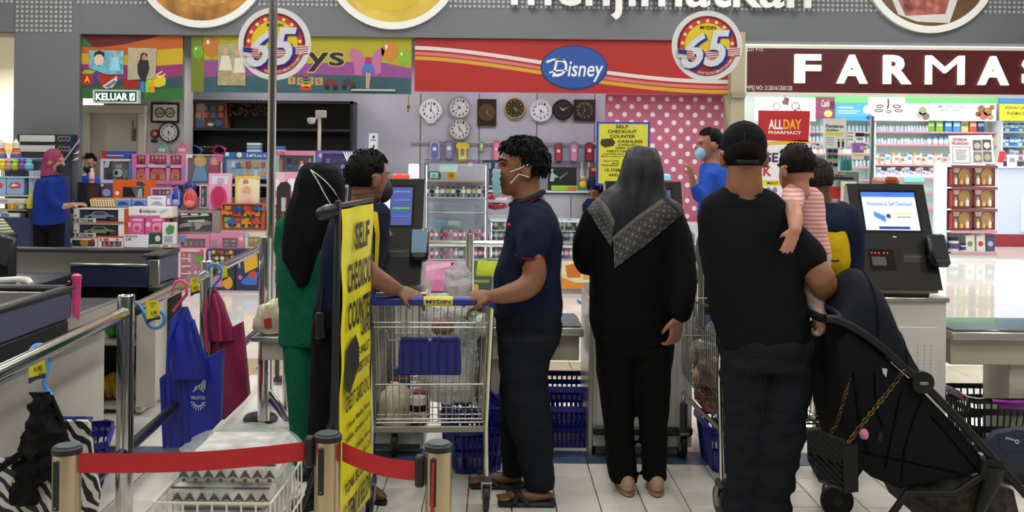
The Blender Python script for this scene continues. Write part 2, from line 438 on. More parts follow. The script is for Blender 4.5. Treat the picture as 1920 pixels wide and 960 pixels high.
# white raised lettering on the fascia
def letters(root,s,xa,xb,base,D,off,mt,t,capfit=None,names='letter'):
    a,b = text_geo(s,off)[2:4]; k = (xb-xa)/(b-a)
    for i,ch in enumerate(s):
        full = text_geo(s[:i+1],off)[3]; vs,fs,la,lb,lc,ld = text_geo(ch,off)
        w = (lb-la)*k; xe = xa+(full-a)*k; m = MB(); f = pxf(0,0,D)
        f = Fr(W(xa,base,D),(S(D),0,0),(0,0,-S(D)),(0,-1,0))
        f.text(m,ch,xe-w-xa,-ld*k,xe-xa,-lc*k,.03,off,t=t)
        m.build(names,mt,root,smooth=0)
r = thing('raised_lettering','large white raised letters on the grey fascia above the red sign','lettering',W(1240,8,DF))
letters(r,'menjimatkan',958,1520,8,DF-.09,.012,mat('#f4f4f2',.4),.05)

# ---------------------------------------------------------------- sign panels over the kiosk
def panel(name,label,cat,x0,y0,x1,y1,D,m,th=.05):
    f = pxf(x0,y0,D); t = thing(name,label,cat,f.p(0,y1-y0))
    b = MB(); f.rect(b,0,0,x1-x0,y1-y0,0,th); b.build('panel',m,t)
    g = Fr(f.o-f.u*x0-f.v*y0,f.u,f.v,f.n)          # same frame, addressed in photo pixels
    # level frame: follow the roll so that pixel rows keep to the panel
    return t,g
def pr(t,name,m,fn,smooth=0):
    b = MB(); fn(b); return b.build(name,m,t,smooth=smooth)
DSg = DF+.06
# first panel, striped, over the door
t,g = panel('rainbow_signboard','rainbow striped toy panel with pinned photos above the door','sign',151,64,343,184,DSg,mat('#2c6a2e',.45))
pr(t,'maroon_stripe',mat('#5a1512',.45),lambda b: g.poly(b,[(151,64),(303,64),(270,74),(230,83),(190,88),(175,88)],.001,.001))
pr(t,'orange_stripe',mat('#b85a1c',.45),lambda b: g.poly(b,[(303,64),(343,64),(343,88),(295,92),(265,103),(151,100),(151,88),(175,88),(190,88),(230,83),(270,74)],.001,.001))
pr(t,'yellow_stripe',mat('#c8a414',.45),lambda b: g.poly(b,[(343,88),(343,118),(295,122),(151,120),(151,100),(265,103),(295,92)],.001,.001))
pr(t,'purple_stripe',mat('#8f2f6e',.45),lambda b: g.poly(b,[(343,118),(343,140),(295,146),(151,150),(151,120),(295,122)],.001,.001))
pr(t,'teal_stripe',mat('#2c4a56',.45),lambda b: g.poly(b,[(343,140),(343,162),(295,166),(240,160),(151,165),(151,150),(295,146)],.001,.001))
def block(t,g,x,y,s,cf,ct,ch):
    pr(t,'block_print',mat(cf,.4),lambda b: g.rect(b,x,y,x+s,y+s,.003,.001))
    pr(t,'block_top_print',mat(ct,.4),lambda b: g.poly(b,[(x,y),(x+s*.3,y-s*.35),(x+s*1.35,y-s*.35),(x+s,y)],.003,.001))
    pr(t,'block_side_print',mat('#2f46a8',.4),lambda b: g.poly(b,[(x+s,y),(x+s*1.35,y-s*.35),(x+s*1.35,y+s*.6),(x+s,y+s)],.003,.001))
    pr(t,'block_letter',mat('#e8c432',.4),lambda b: g.text(b,ch,x+s*.25,y+s*.2,x+s*.75,y+s*.8,.0045,.03))
block(t,g,154,138,21,'#b0261f','#8fb82e','A')
pr(t,'ball_print',mat('#b22a22',.35),lambda b: g.disc(b,204,149,17,.003,.001))
pr(t,'ball_stripe',mat('#dcd8cf',.35),lambda b: g.poly(b,[(193,161),(215,146),(220,141),(221,150),(212,163),(200,166)],.005,.001))
pr(t,'ball_stripe',mat('#4a7fa0',.35),lambda b: g.poly(b,[(197,162),(217,149),(219,153),(205,164)],.0055,.0005))
pr(t,'train_print',mat('#a3201f',.4),lambda b: g.poly(b,[(232,148),(253,147),(255,152),(261,150),(263,164),(232,165)],.003,.001))
for x,c in ((264,'#3f7fc4'),(274,'#8ec63a'),(283,'#e09a2a')):
    pr(t,'bottle_print',mat(c,.4),lambda b: g.poly(b,[(x,172),(x,154),(x+3,149),(x+5,149),(x+8,154),(x+8,172)],.0035,.001))
pr(t,'drum_print',mat('#d8c81f',.4),lambda b: g.poly(b,[(274,144),(290,139),(308,140),(312,146),(311,158),(300,162),(276,160)],.003,.001))
pr(t,'drumstick_print',mat('#e8dca0',.4),lambda b: (g.poly(b,[(287,142),(305,131),(306,133),(289,144)],.0045,.001),g.poly(b,[(297,143),(311,136),(312,138),(299,145)],.0045,.001)))
# photographs pinned to it
def photo(label,pts,D,m,prints):
    f = pxf(0,0,D); f = Fr(W(pts[0][0],pts[0][1],D)-Vector((S(D)*pts[0][0],0,-S(D)*pts[0][1])),(S(D),0,0),(0,0,-S(D)),(0,-1,0))
    t = thing('photo_print',label,'photo',W(*pts[0],D)); b = MB(); f.poly(b,pts,.002,.003); b.build('sheet',m,t,smooth=0)
    for nm,c,fn in prints: pr(t,nm,mat(c,.5),lambda b: fn(b,f))
    return t
photo('poster of a child portrait and blue dress on the rainbow panel',[(167,94),(232,94),(232,139),(200,139),(167,128)],DSg-.012,mat('#4fa3c4',.4,0,var=.3,scale=12,col2='#9fd0d8'),
      [('portrait_print','#e6c2a6',lambda b,f: f.disc(b,186,112,9,.004,.001,20,ry=12)),('hair_print','#1c1512',lambda b,f: f.poly(b,[(176,108),(178,98),(187,94),(196,99),(196,108),(190,102),(182,102)],.005,.001)),
       ('shirt_print','#5fc0c8',lambda b,f: f.poly(b,[(172,129),(176,123),(196,122),(202,129),(202,137),(176,130)],.004,.001)),
       ('dress_print','#8fd6ea',lambda b,f: f.poly(b,[(213,106),(220,106),(227,132),(206,132)],.004,.001)),('face_print','#d9b096',lambda b,f: f.disc(b,216,101,3.5,.004,.001,12))])
photo('portrait photo of a girl in a dark dress on the rainbow panel',[(240,89),(294,90),(292,147),(240,150)],DSg-.012,mat('#b5ab8f',.4,0,var=.15,scale=8),
      [('dress_print','#241d20',lambda b,f: f.poly(b,[(262,112),(278,112),(281,128),(274,150),(266,152),(259,138),(258,122)],.004,.001)),('face_print','#a98268',lambda b,f: f.disc(b,270,105,4.5,.005,.001,14,ry=6)),
       ('hair_print','#1c1512',lambda b,f: f.poly(b,[(263,116),(264,101),(270,98),(277,101),(277,108),(272,100),(267,104),(266,116)],.0055,.001))])
# glowing exit sign
f = pxf(174,168,DSg-.1); t = thing('exit_sign','glowing green and white exit sign above the door','sign',f.p(0,24))
b = MB(); f.rect(b,0,0,86,25,0,.08); b.build('housing',mat('#c8d4d2',.4),t)
b = MB(); f.rect(b,4,3,82,22,.002,.002); b.build('face',mat('#0e4a42',.4),t,smooth=0)
b = MB(); f.text(b,'KELUAR',6,6,66,20,.004,.03); f.rect(b,69,6,79,20,.0035,.001); b.build('lettering',mat('#f2fffb',.4,0,emit=1.6),t,smooth=0)
b = MB(); f.poly(b,[(72,17),(74,12),(77,9),(78,11),(75,14),(75,18)],.005,.001); b.build('arrow_print',mat('#0e4a42',.4),t,smooth=0)
# second panel: Toys
t,g = panel('toys_signboard','yellow purple and teal panel reading Toys with balloons','sign',359,67,772,172,DSg,mat('#a9a017',.45,0,var=.08,scale=2))
pr(t,'purple_band',mat('#8c4689',.45),lambda b: g.poly(b,[(383,112),(420,112),(520,120),(640,114),(700,110),(772,124),(772,142),(600,137),(383,144)],.001,.001))
pr(t,'teal_band',mat('#2f5560',.45,0,var=.2,scale=3),lambda b: g.poly(b,[(383,144),(600,137),(772,142),(772,172),(383,172)],.001,.001))
pr(t,'green_corner',mat('#6d7a1c',.45),lambda b: g.poly(b,[(359,67),(383,67),(383,172),(359,172)],.0012,.0012))
for x,y,r,c in ((372,97,11,'#6fa32a'),(397,87,17,'#b9742c'),(731,92,16,'#c8802e'),(758,103,12,'#7fae2c')):
    pr(t,'balloon_print',mat(c,.35),lambda b: g.disc(b,x,y,r,.003,.001,24,ry=r*1.12)); pr(t,'balloon_glint',mat('#efe2c4',.35),lambda b: g.disc(b,x-r*.4,y-r*.5,r*.16,.0045,.001,10,ry=r*.28))
    pr(t,'balloon_knot',mat(c,.35),lambda b: g.poly(b,[(x+1,y+r*1.08),(x+4,y+r*1.4),(x-2,y+r*1.4)],.003,.001))
pr(t,'toys_lettering_edge',mat('#cdb98a',.45),lambda b: g.text(b,'Toys',478,82,648,134,.0025,.035))
pr(t,'toys_lettering',mat('#16100e',.45),lambda b: g.text(b,'Toys',480,84,646,132,.004,.015))
for i,ch in enumerate('TOYS'):
    x = 541+i*17
    pr(t,'letter_block',mat('#b98f5e',.5),lambda b: g.rect(b,x,142+(i % 2),x+14,156+(i % 2),.003,.001)); pr(t,'block_letter',mat('#5c1e1a',.5),lambda b: g.text(b,ch,x+4,145+(i % 2),x+10,153+(i % 2),.0045,.01))
for k,(w,c) in enumerate(((11,'#c03a2a'),(10,'#d8a030'),(8,'#6f9a3a'),(7,'#3f5fa8'),(5,'#b03a2a'))):
    pr(t,'stacking_ring_print',mat(c,.4),lambda b: g.disc(b,575,164-k*6,w,.005,.001,18,ry=4))
for x,c in ((621,'#6a2a24'),(654,'#3a3a3e')):
    pr(t,'car_print',mat(c,.4),lambda b: g.poly(b,[(x-12,158),(x-10,148),(x-2,143),(x+6,148),(x+14,152),(x+15,160)],.003,.001))
    pr(t,'wheel_print',mat('#17161a',.4),lambda b: (g.disc(b,x-7,161,5,.0045,.001,14),g.disc(b,x+9,162,5,.0045,.001,14)))
pr(t,'wing_print',mat('#b7699a',.4),lambda b: (g.poly(b,[(688,112),(676,92),(660,88),(655,98),(664,118),(666,136),(678,138),(686,124)],.003,.001),g.poly(b,[(694,112),(704,94),(716,84),(722,92),(714,114),(716,132),(706,138),(696,124)],.003,.001)))
pr(t,'doll_dress_print',mat('#a62a6a',.4),lambda b: g.poly(b,[(686,104),(697,104),(698,117),(684,117)],.0045,.001))
pr(t,'doll_skirt_print',mat('#3f6fb8',.4),lambda b: g.poly(b,[(684,117),(698,117),(706,130),(692,133),(676,130)],.0045,.001))
pr(t,'doll_leg_print',mat('#c89a84',.4),lambda b: (g.poly(b,[(687,132),(691,132),(690,162),(687,162)],.0045,.001),g.poly(b,[(692,132),(696,132),(693,163),(690,163)],.0045,.001)))
photo('faded photo of two children in white dresses on the Toys panel',[(409,82),(461,82),(461,160),(409,160)],DSg-.012,mat('#a89a72',.5,0,var=.25,scale=9),
      [('dress_print','#d8d0c2',lambda b,f: (f.poly(b,[(416,104),(430,104),(437,132),(411,132)],.004,.001),f.poly(b,[(441,108),(454,108),(460,136),(438,136)],.004,.001))),
       ('face_print','#c79c84',lambda b,f: (f.disc(b,423,96,5,.004,.001,14,ry=7),f.disc(b,446,98,5,.004,.001,14,ry=7)))])
# red panel with blue oval
t,g = panel('red_banner','red banner with white and yellow sweeps and a blue oval logo','sign',778,71,1370,171,DSg,mat('#a81d1a',.42))
def sweep(y0,th,c):
    up = [(778+592*i/24,y0+62*math.sin(min(1,i/24)*PI*.62)*(i/24)**.6) for i in range(25)]
    pr(t,'stripe',mat(c,.45),lambda b: [g.poly(b,[up[i],up[i+1],(up[i+1][0],up[i+1][1]+th),(up[i][0],up[i][1]+th)],.002,.001) for i in range(24)])
sweep(86,7,'#d9cfcb'); sweep(97,6,'#c9706a'); sweep(105,7,'#c99a2a')
pr(t,'oval_rim',mat('#1a2f66',.35),lambda b: g.disc(b,1077,124,63,.004,.003,48,ry=42))
pr(t,'oval',mat('#27509c',.3,0,var=.12,scale=2),lambda b: g.disc(b,1077,123,60,.006,.002,48,ry=39))
pr(t,'logo_lettering',mat('#e6e8ee',.4),lambda b: (g.text(b,'D',1036,108,1064,141,.008,.01,.25),g.text(b,'isney',1065,112,1132,150,.008,.012,.2),g.poly(b,[(1024,112),(1038,107),(1058,108),(1058,111),(1040,110),(1026,116)],.008,.001),g.poly(b,[(1030,132),(1046,128),(1066,128),(1066,130),(1047,131),(1031,135)],.008,.001)))
# FARMASI light box
D = DF-.08; t,g = panel('pharmacy_sign','long maroon pharmacy light box with glowing white letters','sign',1396,85,2080,177,D,mat('#e2ddd2',.5),.12)
pr(t,'face',mat('#54191b',.4,0,var=.05,scale=3),lambda b: g.rect(b,1401,90,2076,172,.003,.003))
def emb(ch,x0,x1,y0=101,y1=155):
    b = MB(); g.text(b,ch,x0,y0,x1,y1,.05,.0 if ch == 'M' else .035,t=.045); return b.build('letter',mat('#fffdf8',.4,0,emit=1.5),t,smooth=0)
for ch,x0,x1 in (('F',1489,1538),('A',1568,1625),('R',1655,1707),('M',1734,1806),('A',1832,1889),('S',1915,1960),('I',1994,2008)): emb(ch,x0,x1)
pr(t,'small_lettering',mat('#e9dfd8',.5),lambda b: (g.text(b,'LOT F-15',1401,87,1430,96,.0045,.006),g.text(b,'MPSJ NO: 2120161200128',1400,160,1486,171,.0045,.004)))

# ---------------------------------------------------------------- hanging round 65 signs
def sign65(cx,cy,r,D,label):
    f = pxf(cx,cy,D); t = thing('hanging_sign',label,'sign',f.o,group='round 65 signs'); s = r/67
    P = lambda n,c,fn,z=0: pr(t,n,mat(c,.35),fn)
    b = MB(); f.disc(b,0,0,r,0,.012,64); b.build('disc',mat('#ecebea',.3),t)
    P('dark_red_ring','#7a1a1c',lambda b: f.disc(b,0,0,57*s,.001,.001,56))
    P('red_ring','#d8412b',lambda b: f.disc(b,0,0,52*s,.002,.001,56))
    P('yellow_disc','#f1d61c',lambda b: f.disc(b,0,0,43*s,.003,.001,48))
    P('lower_red','#a3242a',lambda b: f.disc(b,0,0,57*s,.0032,.001,40,a0=.28,a1=PI-.28))
    for i in range(9):
        a = PI+.1+i*(PI-.2)/8; P('bulb_print','#fbe6b4',lambda b: f.disc(b,47.5*s*math.cos(a),47.5*s*math.sin(a),3.4*s,.0045,.001,12))
    P('word_lettering','#17130e',lambda b: f.text(b,'MYDIN',-14*s,-38*s,16*s,-31*s,.005,.02))
    P('ribbon','#e8e4e2',lambda b: f.poly(b,[(x*s,y*s) for x,y in ((-58,6),(-20,12),(20,6),(40,4),(66,2),(60,10),(66,18),(40,20),(-14,28),(-30,28),(-56,24))],.0046,.0008))
    P('ribbon_stripes','#c8383a',lambda b: [f.poly(b,[(x*s,(y+k*4.2)*s) for x,y in ((-40,10),(-14,12),(20,8),(62,4),(62,5.8),(20,9.8),(-14,13.8),(-40,11.8))],.0052,.0006) for k in range(4)])
    P('ribbon_canton','#24357e',lambda b: f.poly(b,[(x*s,y*s) for x,y in ((-57,7),(-40,9),(-40,19),(-56,17))],.0056,.0006))
    P('canton_star','#eadf9a',lambda b: f.disc(b,-47*s,13*s,2.6*s,.0062,.0005,8))
    for dx,dy,c,z in ((5,3,'#2b349c',.010),(2,1,'#2b349c',.012),(0,0,'#e6e8ee',.015)):
        b = MB(); f.text(b,'6',(-50+dx)*s,(-25+dy)*s,(-4+dx)*s,(44+dy)*s,z,.02,.33,t=.004); f.text(b,'5',(-8+dx)*s,(-30+dy)*s,(42+dx)*s,(40+dy)*s,z,.02,.25,t=.004)
        b.build('numeral' if c[1] == 'e' else 'numeral_shadow',mat(c,.3),t,smooth=0)
    P('ribbon_front','#dcd0d0',lambda b: f.poly(b,[(x*s,y*s) for x,y in ((-58,6),(-30,10),(-24,16),(-30,27),(-56,23))],.018,.001))
    P('ribbon_front_stripes','#c8383a',lambda b: [f.poly(b,[(x*s,(y+k*4.2)*s) for x,y in ((-40,9.5),(-29,11),(-27,13),(-40,11.5))],.0195,.0006) for k in range(4)])
    P('ribbon_front_canton','#24357e',lambda b: f.poly(b,[(x*s,y*s) for x,y in ((-57,7),(-40,9),(-40,18),(-56,16))],.0195,.0006))
    tagl = '#BersamaKeluargaMalaysia'
    b = MB()
    for i,ch in enumerate(tagl):
        a = math.radians(108-i*4.1); c,sn = math.cos(a),math.sin(a); R0 = 52.5*s; h = 5.2*s; w = 2.9*s
        o = f.p(R0*c,R0*sn,.006); u = (f.u*sn-f.v*c); v = f.u*c+f.v*sn
        Fr(o,u,v,f.n).text(b,ch,-w/2,-h/2,w/2,h/2,0,.01)
    b.build('motto_lettering',mat('#f0dcd6',.4),t,smooth=0)
    zc = 4.7; b = MB(); b.tube([f.p(0,-r+2,-.006),Vector((f.o.x,f.o.y+.006,zc))],.0012,5); b.build('hanging_cord',mat('#b8b8b8',.4),t)
sign65(514.5,82,68,7.0,'round 65 anniversary sign hanging behind the tall chrome pole')
sign65(1326,86,66,7.0,'round 65 anniversary sign hanging next to the maroon pharmacy sign')
# toy stars dangling ornament on kiosk wall, strip light on the panel edge
t = thing('hanging_ornament','small gold ornament hanging below the Toys panel','ornament',W(766,212,12.6))
b = MB(); b.tube([W(766,163,12.6),W(766,196,12.6)],.006,6); b.build('cord',mat('#a98a3a',.4),t)
b = MB(); b.ell(W(766,200,12.6),.022,.022,.034); b.ell(W(765,208,12.6),.012,.012,.02); b.build('bead',mat('#8a6a2a',.3,.6),t)
b = MB(); b.box(W(700,169,DSg-.04),(82*S(DSg),.03,.02)); tag(b.build('light_strip',mat('#b9b9b4',.4),None,org=None),'thin grey light strip along the lower edge of the Toys panel','light')
# ============================================================ toy and watch kiosk
# polka dot panel at the right end of the kiosk
D = 12.3; f = pxf(1136,176,D); t = thing('polka_panel','pink wall panel with white polka dots under the red banner','wall panel',(f.p(117,0).x,D,0))
zp = f.o.z; x0,x1 = f.o.x,W(1366,176,D).x
MB().box(((x0+x1)/2,D+.03,zp/2),(x1-x0,.06,zp)).build('panel',mat('#b8607e',.55,0,var=.05,scale=2),t)
b = MB()
for r in range(26):
    for c in range(9):
        x = (c+.5*(r % 2))*.178+.06; z = zp-.06-r*.098
        if x < x1-x0-.03 and z > .05: Fr((x0+x,D,z),(1,0,0),(0,0,-1),(0,-1,0)).disc(b,0,0,.031,.002,.002,12)
b.build('polka_dot_print',mat('#e9dfe2',.55),t,smooth=0,kind='stuff')
# black shelving recess on the back wall
D = 13.35; f = pxf(361,186,D)
t = thing('wall_cabinet','wide open black display cabinet on the kiosk back wall','cabinet',(f.p(150,0).x,D,0))
xa,xb,za = f.o.x,W(667,186,D).x,W(500,190,D).z; BK = mat('#121214',.5); BK2 = mat('#1b1b1e',.4)
MB().box(((xa+xb)/2,D+.13,za/2),(xb-xa,.03,za)).build('back',BK,t)
for x in (xa+.02,xb-.02): MB().box((x,D-.05,za/2),(.04,.36,za)).build('side',BK2,t)
MB().box(((xa+xb)/2,D-.05,za-.02),(xb-xa,.36,.04)).build('top',BK2,t)
for y in (244,303): MB().box(((xa+xb)/2,D-.05,W(500,y,D).z),(xb-xa-.08,.34,.035)).build('shelf',mat('#2c2c30',.35),t)
MB().box((xa-.09,D-.05,1.2),(.14,.36,2.4)).build('end_panel',mat('#3a2c22',.5),t)
zs1,zs2 = W(500,244,D).z+.018,W(500,303,D).z+.018
# ---- generic toy packages
def pkg(name,label,cat,x0,y0,x1,y1,D,dep,col,win=None,wincol='#4a4450',pane=True,group='packaged toys on the kiosk display',tilt=0):
    """carton with an open window front; returns root and a frame addressed in photo pixels (n towards the camera)"""
    f = pxf(x0,y0,D); w,h = x1-x0,y1-y0
    base = f.p(w/2,h); base.y = D
    t = thing(name,label,cat,base,group=group)
    if win:
        a,c,b_,d = win; k = .028
        m = MB(); f.rect(m,0,0,w,h,-k,dep-k)
        f.rect(m,0,0,a-x0,h,0,k); f.rect(m,b_-x0,0,w,h,0,k); f.rect(m,a-x0,0,b_-x0,c-y0,0,k); f.rect(m,a-x0,d-y0,b_-x0,h,0,k)
        m.build('carton',mat(col,.45),t,smooth=0)
        m = MB(); f.rect(m,a-x0,c-y0,b_-x0,d-y0,-k+.002,.002); m.build('inner_tray',mat(wincol,.5),t,smooth=0)
        if pane: m = MB(); f.rect(m,a-x0,c-y0,b_-x0,d-y0,-.002,.001); m.build('window_film',glass('#ffffff',.10,.08),t,smooth=0)
    else:
        m = MB(); m.box(base+Vector((0,dep/2,h*S(D)/2)),(w*S(D),dep,h*S(D)),bev=.006); m.build('carton',mat(col,.45),t)
    g = Fr(f.o-f.u*x0-f.v*y0,f.u,f.v,f.n)
    return t,g
def relief(t,g,name,col,pts,z=-.006,th=.018,rough=.4):
    b = MB(); g.poly(b,pts,z,th); return b.build(name,mat(col,rough),t,smooth=0)
def rdisc(t,g,name,col,cx,cy,r,z=-.006,th=.018,ry=None,n=16):
    b = MB(); g.disc(b,cx,cy,r,z,th,n,ry); return b.build(name,mat(col,.4),t,smooth=30)
def rtext(t,g,s,col,x0,y0,x1,y1,z=.0015,off=.01,shear=0,name='lettering'):
    b = MB(); g.text(b,s,x0,y0,x1,y1,z,off,shear); return b.build(name,mat(col,.5),t,smooth=0)
def flat(t,g,name,col,x0,y0,x1,y1,z=.0015): return relief(t,g,name,col,[(x0,y0),(x1,y0),(x1,y1),(x0,y1)],z,.001)
def c_car(t,g,x0,y0,x1,y1,col,col2='#2a2a30'):
    w,h = x1-x0,y1-y0; P = lambda *p: [(x0+a*w,y0+b_*h) for a,b_ in p]
    relief(t,g,'toy_car_body',col,P((0,.75),(.02,.5),(.2,.42),(.33,.1),(.62,.08),(.78,.4),(.97,.5),(1,.78)),-.004,.02)
    relief(t,g,'toy_car_window',col2,P((.36,.17),(.6,.15),(.7,.4),(.28,.42)),-.002,.002)
    for a in (.2,.78): rdisc(t,g,'toy_car_wheel','#17171a',x0+a*w,y0+.78*h,h*.2,-.001,.02); 
def c_doll(t,g,x,y,s,hair,dress,skin='#e2b48f'):
    relief(t,g,'doll_dress',dress,[(x-.16*s,y+.3*s),(x+.16*s,y+.3*s),(x+.34*s,y+.95*s),(x-.34*s,y+.95*s)],-.004,.02)
    rdisc(t,g,'doll_hair',hair,x,y+.16*s,.25*s,-.008,.016,.3*s); rdisc(t,g,'doll_head',skin,x,y+.17*s,.15*s,-.003,.018,.18*s)
def c_bits(t,g,x0,y0,x1,y1,cols,n,seed=0):
    rr = random.Random(seed); w,h = x1-x0,y1-y0
    cols_n = max(2,int(math.sqrt(n*w/h))); rows = max(1,round(n/cols_n))
    for r in range(rows):
        for c in range(cols_n):
            cx = x0+(c+.5)*w/cols_n; cy = y0+(r+.5)*h/rows; rx = w/cols_n*.36*rr.uniform(.7,1.1); ry = h/rows*.38*rr.uniform(.7,1.1); k = rr.random()
            col = rr.choice(cols)
            if k < .45: relief(t,g,'toy_piece',col,[(cx-rx,cy-ry),(cx+rx,cy-ry),(cx+rx,cy+ry),(cx-rx,cy+ry)],-.006,.018)
            elif k < .75: rdisc(t,g,'toy_piece',col,cx,cy,rx,-.006,.018,ry)
            else: relief(t,g,'toy_piece',col,[(cx-rx,cy+ry),(cx-rx*.4,cy-ry),(cx+rx*.5,cy-ry),(cx+rx,cy+ry)],-.006,.018)
# stepped stand carrying the toys (white cloth covered steps)
st = thing('display_stand','stepped toy display stand behind the checkout counters','display stand',(W(320,500,11.9).x,11.9,0))
def step(xa,xb,yb,D,dep):
    z = W((xa+xb)/2,yb,D).z; a,b_ = W(xa,yb,D).x,W(xb,yb,D).x
    MB().box(((a+b_)/2,D+dep/2,z-.018),(b_-a,dep,.03)).build('step',mat('#b8a8b2',.7),st,smooth=0)
D1,D2,D3,D4,D5 = 11.55,11.62,11.95,12.2,12.45
for xa,xb,yb,Dq in ((128,330,470,11.86),(330,560,440,12.28),(560,702,320,12.72)):
    z = W((xa+xb)/2,yb-70 if xa < 560 else yb,Dq).z; a,b_ = W(xa,yb,Dq).x,W(xb,yb,Dq).x
    MB().box(((a+b_)/2,Dq+.01,z/2),(b_-a,.02,z)).build('back_panel',mat('#8a7a86',.7),st,smooth=0)
step(128,322,464,D1,.55); step(160,322,391,D3,.25); step(185,322,345,D5,.35)
step(322,500,438,D3-.05,.3); step(322,675,391,D4,.25); step(322,675,345,D5,.35); step(330,500,466,D2+.25,.3); step(330,490,545,D1,.3); step(500,675,545,D3,.3)
# bottom row, left half
t,g = pkg('toy_box','white box with a cartoon face toy at the front of display','toy box',129,447,182,464,D1,.18,'#dcd8d2',(134,450,178,462),'#6a4630'); 
rdisc(t,g,'toy_piece','#3a2417',142,456,7,ry=5); rdisc(t,g,'toy_piece','#d89a2a',158,455,9,ry=6); rdisc(t,g,'toy_piece','#7a4a28',171,456,6,ry=5); flat(t,g,'red_mark','#c23a34',170,448,178,452)
t,g = pkg('toy_box','small white and pink doll set box below the pink cartons','toy box',184,446,231,464,D1,.18,'#e4dad8',(190,452,228,463),'#9a7a80')
for i,c in enumerate(('#c98a92','#b86a80','#c49a8e','#a86a7a')): c_doll(t,g,195+i*9.5,453,10,'#7a4a3a',c)
flat(t,g,'print','#c8485a',187,447,191,452); flat(t,g,'print','#b04a50',194,447,204,451); rdisc(t,g,'print','#6a92b0',220,449,3,.0015,.001)
t,g = pkg('toy_box','white box printed with a police car below pink cartons','toy box',232,440,278,464,D1,.2,'#d6d6e0')
rtext(t,g,'CAR','#1a1a20',236,446,247,451,off=.03); rtext(t,g,'POLICE','#3a3a50',236,441,258,445,off=.02); c_car(t,g,248,444,273,460,'#f2f2f4','#16161c')
t,g = pkg('toy_box','dark green toy box beside the police car box','toy box',279,437,304,458,D1+.02,.16,'#234a34'); rdisc(t,g,'print','#cfd0c4',296,447,5,.002,.001,6)
step(279,322,458,D1+.02,.16)
t,g = pkg('toy_box','clear-fronted toy pack lying flat below green box','toy box',280,458.5,321,464,D1-.03,.14,'#c9c4b8'); flat(t,g,'print','#8fa06a',284,459.5,300,463); flat(t,g,'print','#b05a5a',305,459.5,316,463)
t,g = pkg('toy_pack','blue snack-like toy packet at the left end of the display','toy pack',104,456,128,466,D1-.1,.16,'#2a62b0'); flat(t,g,'print','#b8cfe4',108,459,124,462); step(102,130,466,D1-.1,.18)
# XTREME car boxes
for k,(y0,y1,lab,c1) in enumerate(((391,418.5,'upper of the two black XTREME toy car boxes with a grey car','#8e97a4'),(419,446,'lower of the two black XTREME toy car boxes with a green car','#8aa06a'))):
    t,g = pkg('toy_car_box',lab,'toy box',138,y0,233,y1,D1+.02+.01*k,.3,'#e2e0dc',(148,y0+1.5,222,y1-4),'#33333a')
    relief(t,g,'orange_flap','#c05224',[(233,y0),(240,y0-1),(240,y1-2),(233,y1)],0,.02); flat(t,g,'orange_base','#b9521f',148,y1-4,232,y1-.5); flat(t,g,'black_front','#1d1d22',138,y1-9,150,y1-3)
    c_car(t,g,157,y0+3,216,y1-5,c1,'#4a5058'); relief(t,g,'toy_car_second','#6a3a44',[(196,y1-6),(200,y1-12),(214,y1-13),(221,y1-7)],-.003,.01)
    flat(t,g,'white_strip','#d8d6d2',140,y1-9.5,180,y1-1.5,.003); rtext(t,g,'X','#0c0c0e',142,y1-9,150,y1-2,.005,.03); rtext(t,g,'TREME','#0c0c0e',150.5,y1-8,177,y1-2,.005,.015,.2); flat(t,g,'side_card','#e8e6e6',222,y0+2,231,y1-8); flat(t,g,'logo_print','#2a2a30',140,y0+12,143,y0+15)
step(136,242,446,D1+.12,.2)
# pink twin boxes and the airline box
for k,x in enumerate((235,272)):
    t,g = pkg('toy_box',('left','right')[k]+' one of two hot pink toy camera boxes under the airline box','toy box',x,408,x+35.5,440,D1+.04,.22,'#d2558e')
    relief(t,g,'toy_print','#e79ab8',[(x+15,434),(x+14,422),(x+19,418),(x+29,417),(x+31,425),(x+27,435)],.003,.0015); rdisc(t,g,'toy_screen','#c24a7a',x+22,428,5,.005,.001); rdisc(t,g,'print','#f0c4d6',x+6,421,4.5,.003,.001); flat(t,g,'print','#e8b6cc',x+14,410,x+32,414)
step(235,310,440,D1+.15,.2)
t,g = pkg('toy_plane_box','white box lettered malaysia holding a toy airliner','toy box',240,388,321,408,D1+.04,.25,'#e4dfe2'); rtext(t,g,'malaysia','#22222c',265,392.5,293,400,off=.015,shear=.2); relief(t,g,'logo_print','#2a2a50',[(261,398),(263,392),(266,391),(264,396),(266,399)],.002,.001)
relief(t,g,'plane_print','#b8c0bc',[(297,397),(306,393),(314,391),(315,393),(308,397),(303,401)],.002,.001); flat(t,g,'pink_edge','#c86a94',240,403.5,300,407.5); flat(t,g,'yellow_edge','#d8c23a',313,404,321,408)
t,g = pkg('toy_pack','tilted white pack with a green toy next to gun box','toy pack',304,417,330,458,D1-.02,.06,'#d8d8d2'); relief(t,g,'green_toy','#3f8a4a',[(311,430),(318,421),(327,424),(326,436),(315,440)],.012,.012); flat(t,g,'print','#9a9aa8',308,443,324,455); step(303,331,458,D1-.02,.1)
